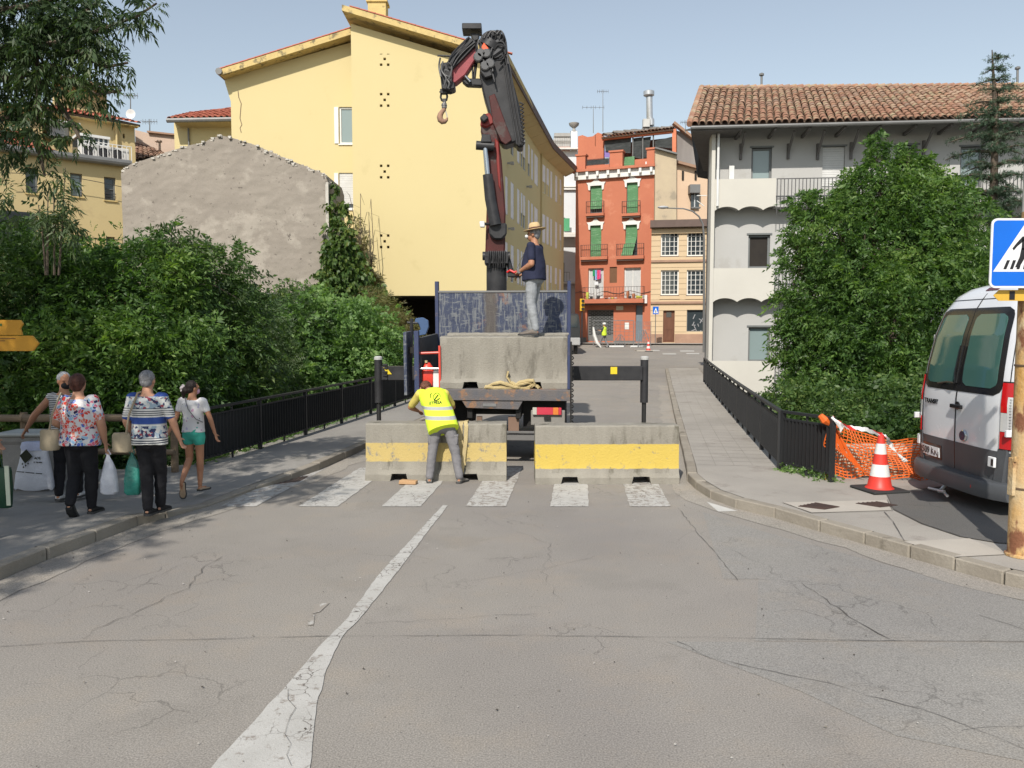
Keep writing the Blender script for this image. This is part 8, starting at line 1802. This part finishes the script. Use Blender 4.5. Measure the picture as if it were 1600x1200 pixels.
def panel(px0, px1, py0, py1, Y, label, arch=False, lean=0):
    t = thing('fence_panel', label, 'fence panel', tuple(P((px0+px1)/2, py1, Y)), 'steel site fence panels in the far street'); a = P(px0, py1, Y); b = P(px1, py0, Y); m = MB(); w = b.x-a.x; h = b.z-a.z
    out = [(a.x, a.z), (a.x, b.z), (b.x, b.z), (b.x, a.z)] if not arch else [(a.x, a.z), (a.x+w*.15, a.z+h*.6), (a.x+w*.4, b.z), (a.x+w*.6, b.z), (a.x+w*.85, a.z+h*.6), (b.x, a.z)]
    pts = [(x, Y+lean*(z-a.z), z) for x, z in out]; m.tube(pts+[pts[0]], .028, 6); m.build('panel_frame', FEN, t); m = MB(); n = 9 if not arch else 5
    for k in range(1, n): f = k/n; x = a.x+w*f; zt_2 = b.z if not arch else a.z+h*(1-abs(2*f-1)**1.6); m.tube([(x, Y, a.z), (x, Y, zt_2)] if not arch else [(a.x+w*.5, Y, b.z), (x, Y, a.z)], .012, 4)
    for k in range(1, 7):
        z = a.z+h*k/7; ins = 0 if not arch else w*.5*(k/7)**1.3; m.tube([(a.x+ins, Y, z), (b.x-ins, Y, z)], .010, 4)
    stuff(m.build('wire_mesh', FEN, t))
panel(927, 990, 501, 541, 58.5, 'wide upright mesh fence panel behind the distant worker'); panel(960, 978, 523, 542, 57.5, 'dark folded barrier leaning like an arch right of the distant worker', True); panel(996, 1016, 516, 545, 57, 'tall triangular stacked barrier beside the distant cone', True); panel(990, 1017, 503, 546, 58.5, 'narrow upright mesh panel before the blue-grey door')
m = MB(); a = P(927, 512, 57); t = thing('white_sheet', 'curved white board carried by the distant worker', 'board', tuple(P(931, 543, 57)))
m.tube([P(927, 511, 57), P(929, 525, 57), P(933, 536, 57), P(939, 543, 57)], [.06, .12, .13, .05], 6); m.build('board_body', WHT, t)
for k, (x0, x1, y) in enumerate([(948, 975, 543.5), (985, 1006, 545)]): a = P(x0, y, 57); b = P(x1, y, 57); t = thing('pipe', ['long pale pipe lying on the far street, left of two', 'pale pipe lying on the far street beside the cone, right of two'][k], 'pipe', tuple(a)); m = MB(); m.tube([(a.x, 57, prof(57)+.06), (b.x, 57.3, prof(57)+.06)], .07, 7); m.build('pipe_body', WHT, t)
# dark van partly seen right of the headboard
cv = thing('parked_car', 'dark car mostly hidden behind the right end of the truck headboard', 'car', (P(901, 540, 50).x, 50, prof(50)))
a = P(892, 535, 50); b = P(907, 490, 50); m = MB(); m.prism([(a.x, 50, a.z), (b.x, 50, a.z), (b.x, 50, a.z+.9), (b.x-.12, 50, b.z-.05), (b.x-.25, 50, b.z), (a.x-1.2, 50, b.z), (a.x-1.2, 50, a.z)], (0, 4.2, 0)); m.build('body', plain('car_dark', (.035, .037, .04), .3, coat=.5), cv, bevel=.05)
MB().box(a.x-1.0, b.x-.18, 49.97, 50.0, a.z+.95, b.z-.12).build('rear_window', GL, cv); MB().box(a.x-1.2, b.x-.02, 49.85, 50, a.z-.18, a.z+.3).build('bumper', plain('bumper_silver', (.4, .4, .4), .4), cv, bevel=.04)
for x in (b.x-.25, a.x-.9): MB().lathe([(.33, -.1), (.33, .1)], (x, 50.6, prof(50)+.33), 16, axis='x').build('wheel', TY, cv, smooth=True)
# ================================================================ vegetation
def foliage(name, parent, blobs, n, mt, L=.09, W=.034, K=9, seed=1, up=.45, droop=.35, shell=.5, gap=.055, lean=(0, 0, 0), jit=.5, flat=1.0, clump=0):
    """pinnate sprigs spread through the volume of the crown's clumps (blobs: centre, radius), leaf by leaf"""
    rg = np.random.RandomState(seed); B_ = np.array([(*b[:3], b[3]) for b in blobs], float); wgt = B_[:, 3]**2.2; wgt /= wgt.sum()
    bi = rg.choice(len(B_), n, p=wgt); d = rg.normal(size=(n, 3)); d[:, 2] *= flat; d /= np.linalg.norm(d, axis=1)[:, None]
    if clump:
        ns = max(6, int(clump*len(B_))); sdir = rg.normal(size=(ns, 3)); sdir /= np.linalg.norm(sdir, axis=1)[:, None]; d = sdir[rg.randint(ns, size=n)]+rg.normal(size=(n, 3))*.22; d /= np.linalg.norm(d, axis=1)[:, None]
    r = (shell+(1.06-shell)*rg.rand(n)**.6)*(1+.16*np.sin(d[:, 0]*7+bi)*np.cos(d[:, 2]*6+bi*2)+.10*rg.normal(size=n))
    c = B_[bi, :3]+d*(r*B_[bi, 3])[:, None]*np.array([1, 1, flat])
    ax = d*.75+np.array([0, 0, up])+rg.normal(size=(n, 3))*jit+np.array(lean); ax /= np.linalg.norm(ax, axis=1)[:, None]
    sd = np.cross(ax, rg.normal(size=(n, 3))); sd /= np.linalg.norm(sd, axis=1)[:, None]
    Ls = L*(.55+.85*rg.rand(n)); verts = np.zeros((n, K, 4, 3))
    for k in range(K):
        t = (k//2+1)*gap*(Ls/L); s = (1 if k % 2 else -1) if k < K-1 else 0
        base = c+ax*t[:, None]-np.array([0, 0, 1])*(t**2*1.6)[:, None]
        ld = ax*(.55 if s else 1)+sd*s*.85-np.array([0, 0, droop])+rg.normal(size=(n, 3))*.22; ld /= np.linalg.norm(ld, axis=1)[:, None]
        nr = np.cross(sd, ax)+rg.normal(size=(n, 3))*.45; wd = np.cross(ld, nr); wd /= np.linalg.norm(wd, axis=1)[:, None]+1e-9; ll = Ls*(.75+.5*rg.rand(n)); ww = W*(ll/L)
        mid = base+ld*(ll*.42)[:, None]; sag = np.cross(wd, ld)*(ll*.07)[:, None]
        verts[:, k, 0] = base; verts[:, k, 1] = mid+wd*(ww/2)[:, None]+sag; verts[:, k, 2] = base+ld*ll[:, None]-np.array([0, 0, 1])*(ll*.12)[:, None]; verts[:, k, 3] = mid-wd*(ww/2)[:, None]+sag
    nv = n*K*4; Lc = np.array(rootloc(parent)) if parent else np.zeros(3); v = (verts.reshape(-1, 3)-Lc).astype(np.float32)
    me = bpy.data.meshes.new(name); me.vertices.add(nv); me.vertices.foreach_set('co', v.ravel()); me.loops.add(nv); me.loops.foreach_set('vertex_index', np.arange(nv, dtype=np.int32)); me.polygons.add(n*K)
    me.polygons.foreach_set('loop_start', np.arange(0, nv, 4, dtype=np.int32)); me.polygons.foreach_set('loop_total', np.full(n*K, 4, np.int32)); me.update(calc_edges=True); me.materials.append(mt)
    o = bpy.data.objects.new(name, me); COL.objects.link(o)
    if parent: o.parent = parent
    return o
def limbs(parent, root, blobs, r0, mt, seed=1, name='trunk', trunk_top=.45, sub=3):
    rr = random.Random(seed); root = Vector(root); m = MB(); cen = sum((Vector(b[:3]) for b in blobs), Vector())/len(blobs); fork = root.lerp(cen, trunk_top)
    m.tube([root, root.lerp(fork, .5)+Vector((rr.uniform(-.1, .1), rr.uniform(-.1, .1), 0)), fork], [r0, r0*.8, r0*.62], 9)
    for b in blobs:
        c = Vector(b[:3]); mid = fork.lerp(c, .5)+Vector((rr.uniform(-.2, .2), rr.uniform(-.2, .2), rr.uniform(-.1, .2)))*b[3]; ra = r0*.38*min(1, b[3]); m.tube([fork, mid, c], [ra*1.3, ra*.8, ra*.35], 6)
        for k in range(sub):
            e = c+Vector((rr.gauss(0, 1), rr.gauss(0, 1), rr.gauss(.3, 1))).normalized()*b[3]*.9; m.tube([mid.lerp(c, .6), c.lerp(e, .5), e], [ra*.45, ra*.28, ra*.1], 4)
    return m.build(name, mt, parent, smooth=True, fix=False)
BARK = mat('bark', (.13, .10, .075), (.08, .065, .05), scale=6, stretch=(2, 2, .4), bump=.6, bscale=30, rough=.95)
LF_DK = leafmat('leaf_dark', [(.022, .048, .017), (.045, .09, .026), (.088, .155, .042), (.19, .25, .08)], .36)
LF_MD = leafmat('leaf_mid', [(.026, .060, .019), (.055, .113, .029), (.11, .195, .045), (.22, .31, .08)], .38)
LF_LT = leafmat('leaf_light', [(.055, .105, .04), (.105, .19, .06), (.175, .285, .09), (.28, .37, .15)], .42)
LF_OL = leafmat('leaf_olive', [(.03, .055, .022), (.05, .085, .035), (.08, .12, .05), (.12, .15, .07)], .30)
LF_DRY = leafmat('leaf_dry', [(.10, .085, .035), (.16, .13, .05), (.13, .15, .05), (.22, .17, .07)], .25)
LF_IVY = leafmat('leaf_ivy', [(.02, .05, .012), (.045, .09, .02), (.09, .14, .03), (.17, .19, .04)], .28)
LF_CED = leafmat('leaf_cedar', [(.035, .065, .04), (.055, .095, .055), (.085, .125, .07)], .12)
def pb(lst): return [(*P(x, y, Y), r) for x, y, Y, r in lst]
def plant(name, label, cat, root, blobs, n, mt, r0=.08, group=None, seed=1, tt=.45, **k):
    t = thing(name, label, cat, root, group); limbs(t, root, blobs, r0, BARK, seed, trunk_top=tt); foliage('crown', t, blobs, n, mt, seed=seed, **k); return t
# left bank, from the log fence to the railing
plant('bush', 'dense dark bush behind the log fence at the far left edge', 'bush', (-9.6, 14.6, -4), pb([(-20, 470, 14, 1.3), (45, 455, 14.3, 1.2), (20, 560, 13.7, 1.25), (-30, 620, 13.6, 1.3), (70, 600, 13.8, 1.1), (20, 420, 15, .5), (60, 680, 13.4, 1.0)]), 7600, LF_DK, r0=.12, seed=11)
plant('bush', 'large leafy green bush right behind the four walkers', 'bush', (-7.2, 14.9, -4), pb([(130, 480, 14.4, 1.1), (215, 470, 14.8, 1.15), (150, 570, 13.9, 1.25), (240, 560, 14.2, 1.2), (190, 650, 13.8, 1.15), (110, 660, 13.7, 1.1), (110, 430, 14.6, .55), (270, 420, 15, .62), (250, 640, 14.2, .9)]), 9200, LF_MD, r0=.12, seed=12, L=.095, clump=3)
plant('bush', 'rounded dark green bush with the railing running past its right side', 'bush', (-6.4, 16.9, -4), pb([(310, 450, 16.2, 1.0), (350, 500, 16.6, 1.0), (320, 560, 16, 1.1), (360, 590, 16.6, 1.0), (300, 620, 15.6, 1.0), (375, 640, 17, .8), (335, 425, 16.4, .5)]), 6200, LF_DK, r0=.11, seed=13, clump=3)
t = thing('sapling', 'thin pinnate sprays rising above the bush in front of the old gable', 'sapling', tuple(P(270, 420, 15)))
sb = pb([(268, 352, 15, .10), (282, 368, 15, .14), (255, 372, 15, .16), (232, 385, 15, .15), (290, 392, 15, .16), (222, 402, 15, .15), (262, 400, 15, .2), (312, 400, 15.2, .14), (360, 430, 15.5, .16), (378, 470, 15.6, .12)])
foliage('leaves', t, sb, 90, LF_OL, seed=14, L=.12, W=.03, K=11, up=.5, shell=.1, jit=.4); m = MB()
for b in sb: m.tube([P(270, 440, 15), Vector(b[:3]).lerp(P(270, 430, 15), .4)+Vector((0, 0, .1)), b[:3]], [.02, .012, .005], 5)
m.build('stems', BARK, t, fix=False)
t = thing('sapling', 'slender upright sapling with drooping leaf tufts before the ochre house', 'sapling', tuple(P(85, 420, 13)))
sb = pb([(88, 345, 13, .2), (95, 352, 13, .22), (78, 350, 13, .16), (98, 300, 13, .14), (90, 262, 13, .12), (105, 325, 13, .14), (30, 300, 13, .12), (12, 305, 13, .12), (40, 325, 13, .1)])
foliage('leaves', t, sb, 130, LF_OL, seed=15, L=.13, W=.026, K=9, up=.1, droop=.8, shell=.1); m = MB()
for x0, x1, y1 in ((74, 75, 300), (85, 84, 280), (92, 102, 262), (72, 60, 320)): m.tube([P(x0, 430, 13), P((x0+x1)/2, 360, 13), P(x1, y1, 13)], [.02, .014, .006], 5)
m.build('stems', BARK, t, fix=False)
plant('bush', 'fresh light green bush behind the railing, in the middle of the gap', 'bush', (-6.2, 24, -4), pb([(430, 560, 22, 1.3), (480, 540, 23.5, 1.7), (545, 545, 24.5, 1.5), (520, 590, 23.5, 1.5), (450, 620, 21.5, 1.3), (580, 570, 25.5, 1.2), (500, 515, 25, .9), (550, 508, 25.5, .8), (420, 515, 23, .8), (600, 600, 25, 1.0)]), 9000, LF_LT, r0=.12, seed=16, L=.11, W=.06, clump=3)
plant('bush', 'feathery grey-green shrub between the dark bush and the fresh light green one', 'bush', (-8.0, 23, -4), pb([(400, 540, 20.5, .9), (405, 600, 20, 1.0), (440, 520, 22, .9), (470, 495, 23, .8)]), 3200, LF_OL, r0=.06, seed=17, L=.10, W=.022)
plant('dry_shrub', 'brownish dry shrub at the dark passage of the yellow building', 'shrub', (-5.8, 31, -1), pb([(600, 510, 31, .95), (625, 520, 31, .8), (585, 480, 31.5, .7), (640, 540, 31, .6), (610, 550, 30.5, .9)]), 2600, LF_DRY, r0=.06, seed=18, L=.16, W=.02, K=7)
# ivy over the gap between the old gable and the yellow wall
iv = thing('ivy', 'thick ivy hanging over the dark right side of the old gable', 'ivy', tuple(P(540, 520, 32)))
foliage('ivy_leaves', iv, pb([(520, 300, 33.4, .28), (526, 330, 33.2, .42), (530, 365, 33, .55), (534, 400, 32.8, .75), (540, 435, 32.6, .95), (532, 470, 32.4, 1.2), (560, 475, 32.8, 1.0), (575, 500, 33, .9), (550, 515, 32.3, 1.2), (520, 520, 32, 1.1)]), 5200, LF_IVY, seed=19, L=.15, W=.12, K=5, up=-.4, droop=.9, shell=.35)
iv2 = thing('ivy', 'low ivy mass climbing over the foot of the old gable', 'ivy', tuple(P(470, 500, 31)))
foliage('ivy_leaves', iv2, pb([(430, 480, 31.5, .6), (450, 485, 31.8, .6), (480, 495, 31.6, .7), (500, 478, 31.8, .5), (420, 510, 31, 1.0), (480, 520, 31, 1.3), (350, 500, 31, 1.5), (448, 445, 32.2, .25), (380, 455, 32, .5)]), 3600, LF_IVY, seed=20, L=.15, W=.11, K=5, up=.1, shell=.35)
t = thing('creeper', 'yellowish dry creeper sprays on the yellow wall beside the ivy', 'creeper', tuple(P(570, 440, 39)))
foliage('leaves', t, pb([(556, 350, 39.3, .3), (560, 380, 39.3, .35), (565, 420, 39.2, .5), (570, 445, 39.2, .6), (585, 440, 39.3, .35), (575, 470, 39, .7), (545, 395, 38.8, .7)]), 700, LF_DRY, seed=21, L=.22, W=.05, K=6, shell=.2)
m = MB(); rk = random.Random(3)
for k in range(26):
    a = P(rk.uniform(545, 575), 500, 38.8); b = P(rk.uniform(540, 580), rk.uniform(300, 420), 39.2); c = a.lerp(b, .6)+Vector((rk.uniform(-.4, .4), 0, 0)); m.tube([a, c, b, b+Vector((rk.uniform(-.5, .6), 0, rk.uniform(-.6, .2)))], [.025, .02, .012, .006], 4)
m.build('vines', BARK, t, fix=False)
# right bank
plant('broadleaf_tree', 'big bright green leafy tree in front of the white river house', 'tree', (9.6, 20, -4), pb([(1366, 310, 20, .85), (1410, 310, 20, .8), (1372, 255, 20, .28), (1416, 262, 20, .26), (1335, 390, 20, 1.25), (1425, 380, 20.5, 1.5), (1305, 480, 20, 1.15), (1400, 490, 19.5, 1.9), (1490, 460, 20.5, 1.7), (1288, 560, 20, .8), (1350, 590, 19.5, 1.5), (1450, 600, 19.5, 1.7), (1492, 385, 21, 1.1), (1520, 570, 20, 1.3), (1290, 385, 20.3, .55), (1256, 320, 20.5, .3), (1265, 345, 20.5, .28), (1250, 500, 20, .5), (1245, 400, 20.2, .35), (1390, 650, 18.8, 1.2), (1300, 640, 19, .9), (1440, 320, 20.5, .8), (1470, 340, 20.8, .7), (1240, 450, 20, .3), (1225, 540, 20, .25), (1310, 330, 20, .35), (1345, 270, 20, .2), (1372, 228, 20, .14), (1418, 238, 20, .14), (1236, 365, 20, .15), (1455, 268, 20.5, .3), (1500, 300, 20.5, .35), (1525, 330, 20.5, .25)]), 22000, LF_MD, r0=.22, seed=31, L=.105, W=.042, tt=.35, clump=2.2, shell=.45)
bt_ = bpy.data.objects['broadleaf_tree']
sh_ = pb([(1368+rx, 250+ry, 20, .12) for rx, ry in ((0, -26), (8, -14), (-10, -8), (4, 0))]+[(1418, 240, 20.2, .12), (1424, 252, 20.2, .14), (1408, 256, 20, .14), (1440, 262, 20.4, .14), (1334, 282, 20, .12), (1320, 302, 20, .14), (1268, 310, 20.4, .12), (1258, 322, 20.4, .14), (1250, 345, 20.4, .14), (1300, 330, 20.2, .15), (1238, 380, 20, .14), (1228, 420, 20, .15), (1222, 470, 20, .14), (1226, 520, 20, .15), (1222, 565, 20, .15), (1230, 600, 19.8, .15), (1480, 292, 20.6, .15), (1510, 305, 20.8, .15), (1535, 325, 20.8, .15), (1456, 278, 20.4, .14)])
foliage('shoots', bt_, sh_, 620, LF_MD, seed=33, L=.12, W=.04, K=11, up=1.0, shell=.1, jit=.35)
m = MB()
for b in sh_: c = Vector(b[:3]); k = P(1380, 420, 20); m.tube([c.lerp(k, .3), c.lerp(k, .1), c+Vector((0, 0, .1))], [.02, .012, .004], 4)
m.build('twigs', BARK, bt_, fix=False)['kind'] = 'stuff'
plant('bush', 'low green scrub beneath the big tree, behind the orange netting', 'bush', (7.6, 14.6, -4), pb([(1330, 668, 15.5, .8), (1400, 672, 15, .85), (1270, 655, 17, .7), (1460, 660, 14.6, .9), (1520, 660, 14.5, .9), (1400, 720, 14, .9), (1320, 735, 14, .8), (1480, 730, 13.8, .9), (1230, 640, 18, .6)]), 5600, LF_DK, r0=.07, seed=32, L=.09, W=.045)
# weeds along the railing feet
def weeds(label, pts, n, seed, mt):
    t = thing('weeds', label, 'weeds', tuple(pts[0][:3])); foliage('weed_leaves', t, pts, n, mt, seed=seed, L=.05, W=.025, K=6, up=.6, shell=.1, gap=.02); return t
weeds('low weeds growing out under the foot of the left bridge railing', [(bl(y)-.22, y, prof(y)+.03, .16) for y in np.arange(12.6, 22, .35)], 1500, 41, LF_LT)
weeds('small weeds under the short railing section by the orange netting', [(4.2+.06*k, 11.95-.15*k+.15, .08, .13) for k in range(7)], 260, 42, LF_LT)
g2 = thing('ground_cover', 'tangled green ground cover on the left bank below the log fence', 'ground cover', (-8, 13.5, -1)); g2['kind'] = 'stuff'
foliage('leaves', g2, [(-16+.8*k, 12.9+.3*(k % 2), -.2, .6) for k in range(14)], 4200, LF_DK, seed=43, L=.08, W=.04, K=7, shell=.2)
# cedar
cd = thing('cedar', 'slender dark conifer with tiered drooping branches, right of the big green tree', 'conifer', (P(1548, 400, 26).x, 26, -4)); tx = P(1548, 400, 26).x
zt0 = P(1548, 78, 26).z; m = MB(); m.tube([(tx, 26, -4), (tx+.03, 26, 4), (tx-.02, 26, 9), (tx+P(1550, 80, 26).x-tx, 26, zt0)], [.22, .17, .09, .015], 9); m.build('trunk', BARK, cd, smooth=True, fix=False)
rk = random.Random(17); m = MB(); spr = []; z = zt0-.25; lev = 0
while z > 3.6:
    ln0 = .28+(zt0-z)*.27
    for q in range(5 if lev > 3 else 4):
        a = lev*1.1+q*2*PI/5+rk.uniform(-.35, .35); L_ = ln0*rk.uniform(.65, 1.2)
        if math.cos(a) < -.6: L_ *= 1.15
        dx, dy = math.cos(a), math.sin(a); pts = []
        for k in range(7):
            f = k/6; pts.append(Vector((tx+dx*L_*f, 26+dy*L_*f, z+L_*(.38*f-.42*f*f)*rk.uniform(.9, 1.1))))
        m.tube(pts, [.03*(1-k/7)*(L_+.3)+.006 for k in range(7)], 4)
        for k in range(1, 7):
            for h in range(int(3+L_*3)): spr.append((*(pts[k-1].lerp(pts[k], rk.random())+Vector((rk.uniform(-.10, .10), rk.uniform(-.10, .10), rk.uniform(-.05, .03)))*(.5+L_*.5)), .05+.07*L_*(.4+.6*math.sin(PI*k/7))))
    z -= .30+.035*lev*.3+rk.uniform(0, .08); lev += 1
stuff(m.build('branches', BARK, cd, fix=False))
foliage('needles', cd, spr, 13000, LF_CED, seed=51, L=.07, W=.014, K=10, up=.25, droop=.1, shell=.05, gap=.018, flat=.35)
# the big tree at the left: crown hanging into the picture and shading the pavement
tl_b = pb([(25, 20, 9, .36), (90, 45, 9, .32), (15, 105, 9.2, .36), (70, 100, 9, .30), (130, 70, 9.1, .22), (120, 20, 9.2, .3), (-20, 60, 9, .35), (158, 100, 9, .17), (150, 60, 9, .2), (170, 118, 9, .12), (60, 145, 9, .22), (120, 130, 9, .13), (5, 175, 9.1, .26), (55, 190, 9, .2), (8, 232, 9, .17), (50, 225, 9, .15), (65, 268, 9, .14), (118, 215, 9, .13), (150, 152, 9, .17), (85, 15, 9.4, .35), (225, 20, 9, .14), (205, 28, 9, .13), (240, 8, 9, .10), (190, 40, 9, .07), (200, 98, 9, .04), (188, 142, 9, .05), (150, 5, 9, .12), (165, 30, 9.2, .08)])
LF_W = leafmat('leaf_lance', [(.015, .032, .013), (.025, .05, .017), (.045, .08, .026), (.085, .12, .035)], .22)
bt = thing('shade_tree', 'tall tree at left whose lance-leaved branches hang into the top left corner', 'tree', (-9.2, 5.5, -.1))
shade = [(-8.2, 3.6, 6.2, 1.2), (-6.7, 4.2, 6.4, 1.0), (-5.6, 4.9, 6.2, .75), (-9.3, 5.0, 6.6, 1.3), (-7.8, 5.6, 6.6, 1.0), (-6.6, 6.4, 6.3, .7), (-8.6, 2.0, 6.8, 1.3), (-7.0, 1.6, 6.8, 1.0), (-7.6, -.8, 7.0, 1.0), (-9.0, 7.6, 6.4, 1.0), (-10.5, 3, 6.8, 1.4), (-9.5, 10.2, 6.0, 1.1), (-11, 8.5, 6.5, 1.3), (-4.9, 5.6, 5.9, .4), (-5.0, 4.0, 6.8, .4)]
m = MB(); m.tube([(-9.2, 5.5, -.1), (-9.1, 5.5, 2.5), (-8.8, 5.6, 4.6)], [.24, .2, .17], 12)
for b in shade: c = Vector(b[:3]); f = Vector((-8.8, 5.6, 4.6)); m.tube([f, f.lerp(c, .5)+Vector((0, 0, .3)), c], [.11, .07, .03], 6)
for pts in ([(-60, 80), (0, 73), (55, 72), (98, 64), (160, 45), (215, 25), (245, 5)], [(98, 64), (130, 85), (165, 105), (200, 98)], [(-40, 130), (30, 120), (90, 100), (150, 148), (190, 141)], [(-40, 200), (20, 180), (60, 230), (70, 275)], [(55, 72), (60, 130), (58, 190)], [(-30, 20), (40, 10), (110, -10)], [(98, 64), (120, 30), (150, 5)], [(90, 160), (120, 205), (125, 220)]):
    P3 = [P(x, y, 9.05) for x, y in pts]; m.tube(P3, [.030*(1-k/len(P3))+.006 for k in range(len(P3))], 6)
m.tube([(-8.8, 5.6, 4.6), (-7.6, 7.6, 5.1), P(-60, 80, 9.05)], [.12, .08, .035], 7)
m.build('trunk', BARK, bt, smooth=True, fix=False)
foliage('crown', bt, tl_b, 1850, LF_W, seed=61, L=.08, W=.020, K=9, up=-.1, droop=.9, shell=.25, gap=.026)
foliage('upper_crown', bt, shade, 8000, LF_W, seed=62, L=.13, W=.03, K=9, up=0, droop=.7, shell=.3, gap=.04)
